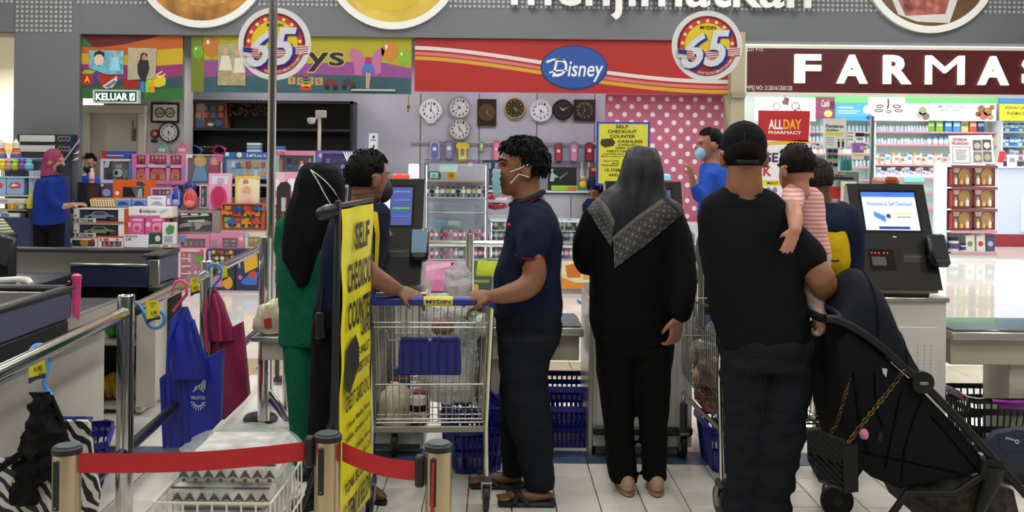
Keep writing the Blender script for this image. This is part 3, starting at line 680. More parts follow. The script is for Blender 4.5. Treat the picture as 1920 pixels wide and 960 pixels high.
# row of flat boxes
t,g = pkg('toy_tray','tan tray filled with rows of small cream toy eggs','toy tray',170,371,218,388,D3-.1,.2,'#b8924a')
for r in range(3):
    for c in range(10):
        b = MB(); p = g.p(173+c*4.6-r*1,385-r*4.5,.012); b.ell(p,.014,.014,.017,nu=8,nv=6); b.build('toy_egg',mat('#e6cfa4',.5),t)
for k,x in enumerate((217,247)):
    t,g = pkg('toy_box',('left','right')[k]+' one of two light blue boxes with die-cut windows','toy box',x,372,x+29,389,D3-.1,.2,'#6f8fc8'); relief(t,g,'window_print','#3a4a70',[(x+4,385),(x+6,379),(x+12,377),(x+20,379),(x+25,386),(x+18,384),(x+10,385)],.002,.001); flat(t,g,'edge_print','#a8bce0',x+1,373,x+28,375)
t,g = pkg('toy_box','white box with a line drawing of a car','toy box',276,368,311,389,D3-.1,.2,'#e6e4ea'); relief(t,g,'car_print','#a8a8b4',[(283,384),(288,378),(298,377),(305,382),(305,385)],.002,.001); flat(t,g,'print','#8f7fb0',282,371,304,372.5)
t,g = pkg('toy_box','narrow lilac box beside the white car box','toy box',311.5,366,321,388,D3-.1,.18,'#8c86b8'); flat(t,g,'print','#d8d4e4',313,372,319,384)
step(168,322,389,D3-.1,.28)
# middle: orange box, doll boxes
t,g = pkg('toy_box','orange box with a dark dinosaur toy behind the register','toy box',212,337,282,371,D3+.02,.2,'#d8611f',(230,350,270,369),'#6a6a70'); relief(t,g,'dinosaur','#241c1c',[(229,369),(234,352),(246,353),(254,369)],.001,.02); relief(t,g,'dinosaur_print','#31456e',[(255,346),(258,339),(268,341),(274,347),(266,349)],.0018,.001); rdisc(t,g,'badge_print','#f2e4d0',220,362,4,.0018,.001); relief(t,g,'grey_toy','#a8b0b8',[(258,369),(260,354),(266,353),(267,369)],.001,.018)
step(210,284,371,D3+.05,.22)
t,g = pkg('toy_pack','small purple figure pack beside the orange box','toy pack',189,344,212,371,D3+.02,.12,'#4a3f6e'); rdisc(t,g,'figure_print','#8f9ac8',200,361,8,.002,.001,7); rdisc(t,g,'badge_print','#d8c29a',191,347,3,.002,.001); step(186,213,371,D3+.02,.2)
t,g = pkg('doll_set_box','long pink and grey window box under the pink doll house','toy box',281,352,321,368,D3+.02,.2,'#d894b4',(286,355,319,366),'#8d8088'); c_bits(t,g,288,356,318,365,['#d8c8c8','#b88a94','#8a5a68'],5,3); step(281,322,368,D3+.05,.2)
# back row, top
t,g = pkg('toy_box','red and blue flat box lying on the white kitchen set box','toy box',191,283,241,297,D5+.03,.3,'#3a58b0'); flat(t,g,'red_end','#c63a26',191,283,200,297,.002); flat(t,g,'jet_print','#c8b8c0',200,290,232,292.5,.002); flat(t,g,'jet_print','#b03030',205,293,230,295,.002)
t,g = pkg('kitchen_set_box','white toy kitchen set box with a grey toaster inside','toy box',188,297.5,246,343,D5,.25,'#dcd9e6',(194,302,242,337),'#55585f'); rdisc(t,g,'toaster','#b8c4cc',221,324,9,-.002,.024,8); rdisc(t,g,'toaster_slot','#2c2c30',218,324,3.5,.0,.004,4.5); relief(t,g,'kettle','#7a8a94',[(231,334),(233,318),(240,318),(241,334)],-.004,.02); rdisc(t,g,'pan','#5a3a3e',203,328,6,-.004,.02); relief(t,g,'jug','#a39f80',[(217,309),(228,308),(228,315),(217,315)],-.006,.015)
for k in range(3): relief(t,g,'white_branch','#eceaf2',[(195+k*3,314),(198+k*3,302),(200+k*3,302),(197+k*3,314)],.002,.002)
flat(t,g,'blue_edge','#5a7fc8',242.5,300,246,342,.002)
t,g = pkg('doll_house_box','large pink doll house set box with gabled windows','toy box',247,288,347,345,D5-.02,.25,'#d876ac',(256,291,340,337),'#8a4a6a')
relief(t,g,'pink_post','#e08ab8',[(273,291),(280,291),(280,337),(273,337)],.001,.03); relief(t,g,'pink_post','#e08ab8',[(312,291),(319,291),(319,337),(312,337)],.001,.03); relief(t,g,'pink_ledge','#e6a2c6',[(256,308),(340,308),(340,314),(256,314)],.001,.03)
for cx,w in ((265,8),(296,14),(329,8)):
    relief(t,g,'toy_house','#c8a06a',[(cx-w,336),(cx-w,325),(cx-w*.7,318),(cx+w*.7,318),(cx+w,325),(cx+w,336)],-.003,.02); relief(t,g,'toy_house_roof','#c85a72',[(cx-w-1,325),(cx-w*.6,316),(cx+w*.6,316),(cx+w+1,325)],-.001,.02); rdisc(t,g,'toy_house_door','#a8443a',cx,331,w*.35,-.0005,.003)
for i,x in enumerate((262,267,286,293,300,306,326,333)): c_doll(t,g,x,293,13,('#7a2a4a','#b88a4a')[i % 2],('#c23a72','#a83060')[i % 2])
rdisc(t,g,'badge','#5aa2c8',315,308,4,.003,.003); rdisc(t,g,'badge','#c87aa8',315,340,6,.003,.002); relief(t,g,'plaque','#e6b8d0',[(270,311),(285,306),(300,311),(285,314)],.003,.003)
for x in (249,343): relief(t,g,'blue_column','#6a9ad0',[(x-2,312),(x+2,312),(x+2,334),(x-2,334)],.0015,.002)
t,g = pkg('doll_box','window box with two blond dolls in blue dresses','toy box',348,289,417,345,D5,.25,'#d8c2cc',(352,291,414,343),'#8a7a86'); c_doll(t,g,375,296,46,'#d8b86a','#7fb0d8'); c_doll(t,g,402,297,36,'#d8a0b0','#c2507a'); flat(t,g,'card','#e8e4e4',349,290,361,296); relief(t,g,'pink_roof','#d85a94',[(408,290),(417,290),(417,302),(408,302)],.002,.002)
t,g = pkg('medical_set_box','blue and white toy box reading Lets play','toy box',421,285,506,336,D5,.25,'#2f66b0',(424,296,503,334),'#b8cfe0'); rtext(t,g,"Let's",'#eef2f8',463,287,480,293.5,.002,.02); rtext(t,g,'play','#eef2f8',482,289,492,294.5,.002,.01); rtext(t,g,'to','#eef2f8',494,289,499,293.5,.002,.01); rdisc(t,g,'badge','#e6e2c8',449,290,5,.003,.002); rdisc(t,g,'badge','#d8e6f0',426,289,4,.003,.002)
rdisc(t,g,'toy_ball','#2f7fc8',447,309,5,-.002,.02); c_bits(t,g,430,300,500,332,['#8fb8d0','#d8b83a','#6aa0b8','#c85a5a','#9ac0c0','#e0e6ea'],12,5)
t,g = pkg('castle_set_box','pink and teal doll castle set box reading LOL','toy box',517,282,592,336,D5,.25,'#d884ac',(524,291,588,332),'#5f6068'); rtext(t,g,'LOL','#c22a5a',520,284,536,290.5,.003,.03); 
for x in (527,581): relief(t,g,'toy_tower','#d88a8a',[(x-3,326),(x-2.5,303),(x,295),(x+2.5,303),(x+3,326)],-.002,.02)
flat(t,g,'teal_edge','#7ac2b4',517,294,523.5,330,.002); flat(t,g,'teal_edge','#7ac2b4',588.5,292,592,330,.002); c_doll(t,g,566,301,18,'#6a3a2a','#e6d8dc'); rdisc(t,g,'toy_mirror','#4a6aa0',544,311,4,-.003,.015); c_bits(t,g,535,296,560,306,['#3a3038','#6a4a50'],3,2)
t,g = pkg('castle_set_box','purple doll castle set box with white branches','toy box',593,282,668,336,D5,.25,'#6a58a8',(604,288,656,332),'#444070')
for k in range(4): relief(t,g,'white_branch','#e6e2f0',[(651+k*3,304+k*2),(643+k*5,284),(646+k*5,284),(655+k*3,304+k*2)],.002,.002)
c_bits(t,g,608,296,650,328,['#7a74b8','#5a5490','#8f9ad0','#6a4a60'],9,8); relief(t,g,'diamond_print','#c8a8d8',[(597,291),(601,286),(605,291),(601,297)],.003,.002)
t,g = pkg('toy_box','pale blue toy box at the right end of top row','toy box',669,281,700,320,D5,.25,'#9ab8dc'); flat(t,g,'print','#dce6f0',672,284,690,298)
step(669,702,320,D5+.02,.2)
# second tier, right half
def satchel(label,x,y,w,h,c1,c2,D):
    t = thing('toy_backpack',label,'backpack',W(x,y+h/2,D),group='packaged toys on the kiosk display'); g = pxf(x,y,D); b = MB(); R = S(D)
    b.ell(g.o,w/2*R,.05,h/2*R,nu=16,nv=12); b.build('shell',mat(c1,.5,0,bump=.3,scale=30),t)
    b = MB(); b.ell(g.p(0,h*.2,.03),w*.38*R,.035,h*.2*R); b.build('pocket',mat(c2,.5),t)
    for s in (-1,1): b = MB(); b.tube([g.p(s*w*.2,-h*.35,.04),g.p(s*w*.33,-h*.1,.06),g.p(s*w*.3,h*.25,.05)],.008,6); b.build('strap',mat(c2,.5),t)
    b = MB(); b.tube([g.p(-w*.1,-h*.48,0),g.p(0,-h*.56,0),g.p(w*.1,-h*.48,0)],.006,6); b.build('handle',mat(c2,.5),t)
satchel('royal blue toy figure pack hanging beside the red one',331,372,23,41,'#2a3a9a','#8fa0d8',D3-.02); satchel('coral red toy bag next to the blue one',357,374,28,40,'#c84a50','#e07a72',D3-.03)
satchel('small navy toy bag behind the coral one',356,352,26,26,'#24306a','#4a5a9a',D3+.12)
step(320,374,394,D3-.08,.3)
t,g = pkg('toy_pack','clear narrow toy pack between coral bag and pink bathtub','toy pack',374,346,391,391,D3+.03,.08,'#b8b2b8',(377,349,388,388),'#6a6a74'); c_bits(t,g,378,350,387,386,['#a8b8c0','#8a6a7a','#c8c0c8'],5,4)
t,g = pkg('bathtub_pack','pink and white blister pack with a pink doll bathtub','toy pack',391,325,434,393,D3,.06,'#e0a8c4'); b = MB(); g.disc(b,411,370,15,.03,.03,24,ry=22); b.build('bathtub',mat('#d0407a',.35),t); b = MB(); g.disc(b,411,368,11,.032,.004,24,ry=17); b.build('tub_inside',mat('#b82a62',.4),t); relief(t,g,'card_print','#dcd4e0',[(398,330),(430,330),(426,345),(396,345)],.002,.001); rdisc(t,g,'toy_piece','#b8a8d0',414,338,7,.012,.012,5)
step(390,436,393,D3,.1)
t,g = pkg('baby_doll_pack','yellow and white blister pack with a baby doll','toy pack',441,330,486,384,D3+.02,.06,'#e4dcc0'); rdisc(t,g,'doll_head','#d8a88a',463,355,7,.02,.02,7); rdisc(t,g,'doll_bonnet','#e8dca0',463,353,9,.014,.012,9); relief(t,g,'doll_dress','#e6c8b0',[(456,362),(470,362),(475,380),(452,380)],.018,.018); rdisc(t,g,'flower_print','#e0b0c0',465,376,6,.022,.004,4); relief(t,g,'yellow_border','#dcc24a',[(441,330),(486,330),(486,338),(476,334),(452,334),(445,344),(445,384),(441,384)],.003,.002); rdisc(t,g,'toy_piece','#b87a70',461,341,5,.01,.01)
step(438,490,384,D3+.02,.1)
for k,(x,lab) in enumerate(((500,'left pink and white plush toy bag behind the tall pole'),(533,'right pink and white plush toy bag above the dark gate post'))):
    t,g = pkg('toy_bag',lab,'toy bag',x,323,x+34,384,D3+.04,.12,('#e0b8cc','#d89ac0')[k]); rdisc(t,g,'print','#f0e6ea',x+15,346,10,.004,.003,12); rdisc(t,g,'print','#c86a98',x+22,364,8,.004,.003,6); rdisc(t,g,'print','#b8d0dc',x+10,372,5,.004,.003)
step(498,570,384,D3+.03,.2)
t,g = pkg('gun_set_box','long dark window box with a silver toy rifle','toy box',323,394,414,437,D3-.12,.2,'#8a8278',(333,399,398,434),'#1d1c20')
relief(t,g,'toy_rifle','#9a9a98',[(336,421),(345,418),(370,416),(388,413),(396,416),(396,420),(380,422),(372,430),(366,430),(366,423),(348,425),(337,428)],-.002,.014); relief(t,g,'rifle_scope','#c2c0a0',[(352,413),(384,411),(384,415),(352,416)],-.001,.014); relief(t,g,'toy_knife','#b8b8bc',[(340,405),(392,401),(392,404),(340,408)],-.002,.012); rdisc(t,g,'tripod_hub','#6a6a50',362,420,4,.0,.012)
for i in range(3): flat(t,g,'white_print','#d8d4cc',339+i*19,400,352+i*19,403,.001)
t,g = pkg('vehicle_pack','clear pack of orange blue and red building trucks','toy pack',415,381,494,432,D3-.12,.12,'#c8632a',(417,383,492,430),'#7a4a3a')
for x,y,c in ((426,398,'#e07a1f'),(448,392,'#2f5ab0'),(470,398,'#d85a20'),(486,390,'#3a62b8'),(436,416,'#3f62a8'),(462,416,'#d88a20'),(482,416,'#c8442a')):
    relief(t,g,'toy_truck',c,[(x-9,y+5),(x-9,y-4),(x-2,y-6),(x+3,y-1),(x+9,y-1),(x+9,y+5)],-.002,.022)
    for d in (-5,5): rdisc(t,g,'toy_wheel','#2a2a30',x+d,y+6,2.8,.001,.02,n=10)
c_bits(t,g,418,384,490,428,['#e8922a','#d8c23a','#7ab83a','#c8442a','#e07020'],14,9)
step(414,496,432,D3-.12,.12)
t,g = pkg('vehicle_pack','orange and blue toy truck pack seen right of the pole','toy pack',505,384,560,432,D3+.0,.12,'#b8562a',(507,386,558,430),'#6a4a3a'); c_bits(t,g,508,387,557,429,['#2f5ab0','#e07a1f','#c8442a','#d8b83a'],12,12); step(503,562,432,D3+.02,.12)
# third tier right
t,g = pkg('doll_furniture_box','pink window box with toy furniture under the gun set','toy box',330,439,393,466,D2+.1,.2,'#cf86a6',(340,447,385,464),'#6a5058'); c_bits(t,g,342,450,384,463,['#8a5a60','#a87a7a'],5,6); relief(t,g,'dress_print','#6a9ac8',[(333,455),(340,442),(350,442),(346,454)],.002,.002)
t,g = pkg('doll_furniture_box','pink window box with a toy wardrobe and castle picture','toy box',394,438,458,466,D2+.1,.2,'#d883a8',(417,446,446,464),'#7a5a62'); c_bits(t,g,419,448,444,463,['#9a7a7a','#6a4a50','#b09a94'],4,7); rdisc(t,g,'print','#e6c2d2',452,447,4,.002,.001); relief(t,g,'wall_print','#a89098',[(397,464),(397,449),(408,449),(408,464)],.002,.001)
t,g = pkg('toy_box','cream window box with a blue badge near the gate post','toy box',459,436,497,466,D2+.1,.2,'#d8cbb8',(465,444,494,463),'#a8986a'); rdisc(t,g,'badge','#8ab8d4',463,440,5,.003,.002); c_bits(t,g,467,446,493,462,['#c8b87a','#8a9a6a','#b86a5a'],6,10)
# floor row
t,g = pkg('kitchen_play_box','pink and white boxed play kitchen standing low on display','toy box',334,467,386,545,D1+.05,.25,'#e0b6c0',(339,472,382,540),'#b86a80')
for i in range(4): relief(t,g,'toy_shelf','#e8cdd4',[(340,484+i*14),(358,484+i*14),(358,486+i*14),(340,486+i*14)],-.001,.02)
c_bits(t,g,340,473,360,538,['#d86a8a','#a84a5a','#e0a0a8'],12,13); relief(t,g,'green_unit','#5f9a3a',[(366,480),(378,480),(378,492),(366,492)],-.001,.02); rdisc(t,g,'toy_clock','#d8505a',378,471,4,.003,.003); c_bits(t,g,362,495,380,538,['#d86a8a','#e8d8dc','#c85a6a'],7,14)
t,g = pkg('shopping_cart_box','dark blue box lettered SHOPPING CART with food pictures','toy box',389,467,441,545,D1+.05,.25,'#33333c'); flat(t,g,'blue_spine','#2c3f86',389,467,396,545,.002)
f2 = Fr(g.p(390.5,471,.003),g.v,-g.u,g.n); b = MB(); f2.text(b,'SHOPPING CART',0,-5,42,-.5,0,.02); b.build('lettering',mat('#e6e6ea',.5),t,smooth=0)
rr = random.Random(3)
for i in range(14): rdisc(t,g,'food_print',rr.choice(['#e6d8b0','#c8a04a','#d8c8b8','#a84a3a','#b8c070']),400+(i % 5)*8.5+rr.uniform(-2,2),474+(i//5)*9+rr.uniform(-2,2),rr.uniform(2.4,4),.002,.001)
relief(t,g,'cart_print','#c87a9a',[(398,520),(424,510),(430,524),(418,538),(400,538)],.002,.001); rdisc(t,g,'food_print','#d8a030',428,530,9,.003,.001,12)
t,g = pkg('shopping_cart_box','navy toy cart box lettered CART with a blue and yellow cart','toy box',442,467,489,545,D1+.05,.25,'#2a3352'); f2 = Fr(g.p(447,486,.003),g.v,-g.u,g.n); b = MB(); f2.text(b,'CART',0,-4,17,-.5,0,.02); b.build('lettering',mat('#e6e6ea',.5),t,smooth=0)
relief(t,g,'cart_print','#d8a82a',[(456,478),(482,474),(484,500),(460,512)],.002,.001); relief(t,g,'cart_print','#3f6fc0',[(452,528),(470,512),(484,510),(482,534),(458,534)],.003,.001); rdisc(t,g,'print','#d86a9a',451,520,4,.004,.001); relief(t,g,'print','#c8442a',[(466,512),(478,506),(482,518),(472,522)],.004,.001); c_bits(t,g,452,472,486,486,['#3a8a4a','#d8c8a0','#c85a4a'],5,15)
t,g = pkg('toy_box','white and red boxed toy low right of the tall pole','toy box',512,470,552,545,D3+.02,.2,'#d8d0d2'); flat(t,g,'print','#b04a6a',516,476,546,500); flat(t,g,'print','#5a7ab0',516,506,546,530)
# small goods on the black cabinet
t,g = pkg('toy_set_box','orange and blue window box of toys inside black cabinet','toy box',360,192,425,241,D-.15,.25,'#8a4a24',(362,194,423,239),'#5a3a2a',group='goods on the black cabinet'); c_bits(t,g,364,196,421,222,['#d8832a','#c86a1f','#3f6aa8','#b8522a'],10,16); rdisc(t,g,'toy_truck','#4a6a9a',376,230,7,-.002,.02,5); rdisc(t,g,'toy_truck','#3f5f90',410,230,8,-.002,.02,6); rdisc(t,g,'badge','#c8c8d0',395,233,6,-.001,.02,3)
MB()
gar = MB(); rr = random.Random(5)
for i in range(70):
    p = W(rr.uniform(428,500),rr.uniform(189,216),D-.1); gar.ell(p,.014,.01,.022,rm('Y',rr.uniform(0,3)),6,4)
o = gar.build('leaf_garland',mat('#3a2c1c',.6,0,var=.5,scale=20,col2='#6a4a28'),None); tag(o,'dark leafy garland hanging in the black cabinet','garland'); o['kind'] = 'stuff'
for k,(x,c,n,lab) in enumerate(((466,'#8fb4d8',3,'white and blue'),(511,'#3f86cc',2,'bright blue'))):
    for i in range(n):
        p = W(x+12,283-i*6.2,D-.15); t_ = MB().box((p.x,p.y,p.z),(25*S(D),.16,.036),bev=.004).build('slim_box',mat(c if i % 2 else '#dfe6ee',.4),None,org=p); tag(t_,('bottom ','middle ','top ')[i]+lab+' slim box of the stack on the black cabinet','box',lab+' slim boxes on the cabinet')
zb_ = W(466,287,D-.15).z; MB().box((W(490,290,D).x,D-.1,zb_-.05),(.9,.3,.05)).build('shelf',BK2,bpy.data.objects['wall_cabinet'])
def spiral(x,y,r,c,lab):
    b = MB(); p = W(x,y,D-.2); pts = []
    for i in range(90):
        a = i*.7; pts.append(p+Vector((math.cos(a)*r*S(D)*(1+.25*math.sin(a*6)),-.03+.06*i/90,math.sin(a)*r*.7*S(D))))
    b.tube(pts,.008,5); tag(b.build('spring_toy',mat(c,.4),None,org=W(x,y+r*.7,D-.2)),lab,'toy','spring toys')
spiral(365,282,13,'#2a6ab8','blue spiral spring toy on top of the display'); spiral(411,281,11,'#c83a7a','pink spiral spring toy on top of the display')
b = MB(); b.box(W(388,297,D-.2),(.75,.2,.04)); b.build('shelf',BK2,bpy.data.objects['wall_cabinet'])
t = thing('snack_tray','brown tray with a row of small pastry toys on top','tray',W(388,277,D-.05)); b = MB(); b.box(W(388,278,D-.05),(46*S(D),.12,.03),bev=.006); b.build('tray',mat('#3a2418',.5),t)
for i in range(6): b = MB(); b.ell(W(370+i*7,275.5,D-.09),.022,.02,.014); b.build('toy_pastry',mat(('#d8a050','#c86a4a','#b8c05a')[i % 3],.5),t)
MB().box(W(388,284,D-.05),(46*S(D),.1,.045)).build('tray_stand',mat('#241812',.5),t)
for x,c,lab in ((304,'#6fae8c','pale green carry case hanging beside the door'),(341,'#d87a8c','coral pink carry case hanging beside the door')):
    Dq = 12.62; t = thing('carry_case',lab,'toy case',W(x,286,Dq),group='carry cases'); g = pxf(x,278,Dq)
    b = MB(); g.poly(b,[(-9,8),(-9,-2),(-5,-7),(5,-7),(9,-2),(9,8)],0,.08); b.build('case',mat(c,.45),t); b = MB(); g.poly(b,[(-6,6),(-6,0),(6,0),(6,6)],.003,.002); b.build('panel',mat('#dcd8dc',.4),t); b = MB(); b.tube([g.p(-4,-7,-.04),g.p(-3,-11,-.04),g.p(3,-11,-.04),g.p(4,-7,-.04)],.008,6); b.build('handle',mat(c,.45),t)
    step(x-10,x+10,286,Dq-.02,.12)
# camera post
t = thing('camera_post','slim white post with a box and a dome camera','camera post',(W(600,300,12.9).x,12.9,0)); Dq = 12.9
p = W(599,221,Dq); b = MB(); b.cyl((p.x,Dq,0),(p.x,Dq,p.z),.024,n=12); b.build('pole',mat('#e2dccb',.4),t)
b = MB(); b.box(W(602,214,Dq),(19*S(Dq),.09,14*S(Dq)),bev=.006); b.build('junction_box',mat('#b9b7ae',.4),t)
b = MB(); b.tube([W(597,222,Dq),W(588,222,Dq-.03)],.012,8); b.build('bracket',mat('#dcdad2',.4),t)
b = MB(); b.lathe([(.002,-.05),(.04,-.04),(.055,-.01),(.058,.03),(.02,.04)],W(584,226,Dq-.05),16); b.build('dome',mat('#d4d2cc',.3),t)
# small wall things by the door
Dq = YD-.02; f = pxf(283,192,Dq); t = thing('framed_calligraphy','black framed cream print with two round calligraphy medallions','picture',f.p(26,18))
b = MB(); f.rect(b,0,0,53,38,.0,.02); b.build('frame',mat('#1c1a18',.35),t,smooth=0); b = MB(); f.rect(b,4,4,49,34,.003,.003); b.build('print',mat('#cfcab8',.5),t,smooth=0)
for cx in (17,36):
    b = MB(); f.ring(b,cx,19,7.2,9.5,.005,.002,24); b.build('medallion',mat('#2c2c28',.5),t,smooth=0)
    b = MB(); [f.poly(b,[(cx+dx,16+dy),(cx+dx+1,15+dy),(cx+dx+1,21-dy*.5),(cx+dx,21)],.005,.002) for dx,dy in ((-5,2),(-2.5,-1),(0,1),(2,-2),(4.5,1))]; f.poly(b,[(cx-5,22),(cx+5,20.5),(cx+5,21.8),(cx-5,23.4)],.005,.002); b.build('medallion_script',mat('#2c2c28',.5),t,smooth=0)
# ---- clocks
def clock(x,y,r,D,label,rimc,dialc,shape='round',nums=True,hh=(0,0),handc='#15151a',rimm=0,numc='#16161a'):
    f = pxf(x,y,D); t = thing('wall_clock',label,'clock',f.o,group='wall clocks')
    b = MB()
    if shape == 'square': f.rect(b,-r,-r,r,r,.03,.03)
    elif shape == 'tall': f.rect(b,-r*.88,-r*1.25,r*.88,r*1.25,.03,.03)
    elif shape == 'drop': f.poly(b,[(r*math.cos(a)*(1+.04*math.cos(4*a)),r*math.sin(a)*(1+.04*math.cos(4*a))+(r*.14 if math.sin(a) > .95 else 0)) for a in [2*PI*i/40 for i in range(40)]],.03,.03)
    elif shape == 'octo': f.poly(b,[(r*1.04*math.cos(PI/8+i*PI/4),r*1.04*math.sin(PI/8+i*PI/4)) for i in range(8)],.03,.03)
    else: f.disc(b,0,0,r,.03,.03,40)
    b.build('case',mat(rimc,.3,rimm),t)
    if shape in ('round','octo'): b = MB(); f.ring(b,0,0,r*.86,r*.98,.042,.014,40); b.build('rim',mat(rimc,.25,rimm),t)
    dr = r*(.86 if shape != 'tall' else .8); b = MB(); f.disc(b,0,0,dr,.033,.003,40); b.build('dial',mat(dialc,.4),t)
    if nums:
        b = MB()
        for k in range(1,13):
            a = k*PI/6; cx,cy = dr*.76*math.sin(a),-dr*.76*math.cos(a); w = r*.09*(1 if k < 10 else 1.7)
            f.text(b,str(k),cx-w,cy-r*.11,cx+w,cy+r*.11,.0345,.02)
        b.build('numerals',mat(numc,.5),t,smooth=0)
    else:
        b = MB()
        for k in range(12):
            a = k*PI/6; f.poly(b,[(dr*q*math.sin(a+e),-dr*q*math.cos(a+e)) for q,e in ((.7,-.03),(.86,-.03),(.86,.03),(.7,.03))],.0345,.001)
        b.build('hour_marks',mat(numc,.5),t,smooth=0)
    for nm,L,w,a in (('hour_hand',.48,.05,hh[0]),('minute_hand',.72,.035,hh[1])):
        sx,cx = math.sin(a),-math.cos(a); b = MB(); f.poly(b,[((-w*cx-.1*sx)*r,(w*sx-.1*cx)*r),((L*sx)*r,L*cx*r),((w*cx-.1*sx)*r,(-w*sx-.1*cx)*r)],.037,.001); b.build(nm,mat(handc,.4),t,smooth=0)
Dc = YB-.005; d2 = math.radians
clock(318,248,19,YD-.02,'white wall clock with a black rim beside the door','#1a1a1e','#d6d8da',hh=(d2(135),d2(186)))
clock(808,207,21,Dc,'frameless white scalloped wall clock at the row start','#d0d0d2','#dcdcde','drop',hh=(d2(135),d2(5)))
clock(862,202,21,Dc,'upper of two silver octagonal wall clocks','#b8b8b8','#c9c9c6','octo',True,(d2(322),d2(237)),rimm=.6)
clock(862,242,21,Dc,'lower of two silver octagonal wall clocks','#b0b0b0','#c4c4c2','octo',True,(d2(345),d2(140)),rimm=.6)
clock(913,211,20,Dc,'tall dark brown picture clock with brass corner studs','#2a1b14','#4a3a26','tall',False,(d2(20),d2(140)),'#a08a5a',numc='#6a5636')
clock(965,203,20,Dc,'black dial wall clock with a thin gold rim','#c0aa6a','#2a2618','round',False,(d2(160),d2(125)),'#b8a860',.5,'#c8b060')
clock(1014,208,21,Dc,'round white wall clock with bold black numerals','#c4c4c8','#d8d8dc','round',True,(d2(125),d2(184)))
clock(1055,206,19.5,Dc,'round black wall clock with white hands','#1e1e20','#222224','round',False,(d2(310),d2(62)),'#e0e0e0',numc='#5a5a60')
clock(1096,207,20,Dc,'square dark wooden wall clock at the end of the row','#2c1f1a','#2a2422','square',True,(d2(345),d2(205)),'#8a7f6a',numc='#7f7056')
t = thing('fire_alarm','small red round alarm bell beside the door','alarm',W(291,251,YD-.03)); b = MB(); b.lathe([(.06,0),(.06,.02),(.045,.04),(.01,.045)],W(291,251,YD),20,rm('X',PI/2)); b.build('bell',mat('#7a2a20',.4),t); b = MB(); b.lathe([(.025,0),(.025,.012),(.005,.014)],W(291,251,YD-.042),14,rm('X',PI/2)); b.build('button',mat('#b8a890',.4),t)
b = MB(); pxf(283,261,YD-.012).rect(b,0,0,12,6,0,.01); tag(b.build('switch_plate',mat('#1c1c1c',.4),None,org=W(289,264,YD-.012)),'small black switch plate under the red alarm','switch')
# slatwall seams, rods, hanging blister packs
for x in (789,899,1007,1115):
    b = MB(); p0,p1 = W(x,176,YB),W(x,360,YB); b.box(((p0.x),YB-.002,(p0.z+p1.z)/2),(.012,.008,p0.z-p1.z)); struct(b.build('trim_6',mat('#55525c',.6),None,smooth=0))
b = MB(); b.cyl(W(770,266,YB-.03),W(1132,270,YB-.03),.012,n=10); tag(b.build('display_rail',mat('#9a9890',.3,.8),None),'long metal rail along the back wall below the clocks','rail')
def blister(x,y,w,h,c,c2,label,c3='#d8d8e0'):
    Dq = YB-.06; f = pxf(x,y,Dq); t = thing('blister_pack',label,'toy pack',f.p(0,h/2),group='hanging watch packs')
    r = w*.4; pts = [(-w/2+r-r*math.cos(a),-h/2+r-r*math.sin(a)) for a in [PI/2*i/4 for i in range(5)]]
    pts += [(w/2-r+r*math.sin(a),-h/2+r-r*math.cos(a)) for a in [PI/2*i/4 for i in range(5)]]; pts += [(-p[0],-p[1]) for p in pts]
    b = MB(); f.poly(b,pts,0,.012); b.build('card',mat(c,.45),t)
    b = MB(); f.poly(b,[(p[0]*.62,p[1]*.78) for p in pts],.018,.018); b.build('bubble',mat(c2,.3),t)
    b = MB(); f.disc(b,0,-h*.1,w*.2,.024,.008,16); b.build('watch_face',mat(c3,.3),t)
    b = MB(); b.tube([f.p(0,-h*.47,0),f.p(0,-h*.55,-.05)],.004,6); b.build('peg_hook',mat('#b8b8b8',.3,1),t)
blister(815,283,19,38,'#a89ab8','#6a6aa8','purple watch pack, first on the rail'); blister(842,282,20,38,'#6a6478','#8a86a0','grey purple watch pack, second on the rail')
blister(903,276,10,20,'#7a7a6a','#a8b070','small green pack between the seams'); blister(931,284,15,42,'#b8607a','#d88a9a','pink watch pack left of the polo shirt man')
blister(883,318,14,38,'#c07a9a','#d89ab8','pink watch pack hanging lower than the others'); blister(1018,285,14,40,'#8a8890','#c0c0c8','clear grey watch pack right of the polo shirt man')
blister(1047,287,16,38,'#5a4a6a','#a83a3a','red and blue watch pack on the rail'); blister(1076,286,18,40,'#8a6a94','#c88aa0','violet and pink watch pack on the rail'); blister(1105,286,18,38,'#5a3040','#a03030','dark red watch pack at the rail end')
Dq = YB-.06; f = pxf(867,284,Dq); t = thing('blister_pack','yellow shirt-shaped toy pack on the rail','toy pack',f.p(0,20),group='hanging watch packs'); b = MB(); f.poly(b,[(-13,-12),(-7,-18),(-3,-16),(3,-16),(7,-18),(14,-12),(11,-4),(8,-5),(8,19),(-8,19),(-8,-5),(-10,-4)],0,.015); b.build('card',mat('#c8b23a',.45),t); b = MB(); f.rect(b,-6,-8,6,15,.012,.012); b.build('bubble',mat('#d8cc7a',.3),t); b = MB(); f.poly(b,[(-4,-4),(0,-7),(4,-4),(3,8),(-3,8)],.016,.004); b.build('print',mat('#8a7a3a',.4),t)
for x,w in ((905,20),(925,22)):
    t,g = pkg('watch_box',('dark blue' if x < 910 else 'black')+' tall watch gift box on the back counter','box',x,300,x+w,356,YB-.4,.12,'#2a3350',group='watch gift boxes'); flat(t,g,'print','#8fa0c0',x+3,305,x+w-4,316,.002); flat(t,g,'print','#aab4c4',x+4,320,x+w-8,340,.002)
    flat(t,g,'print','#b8bcc4',x+2,348,x+w-2,350,.002)
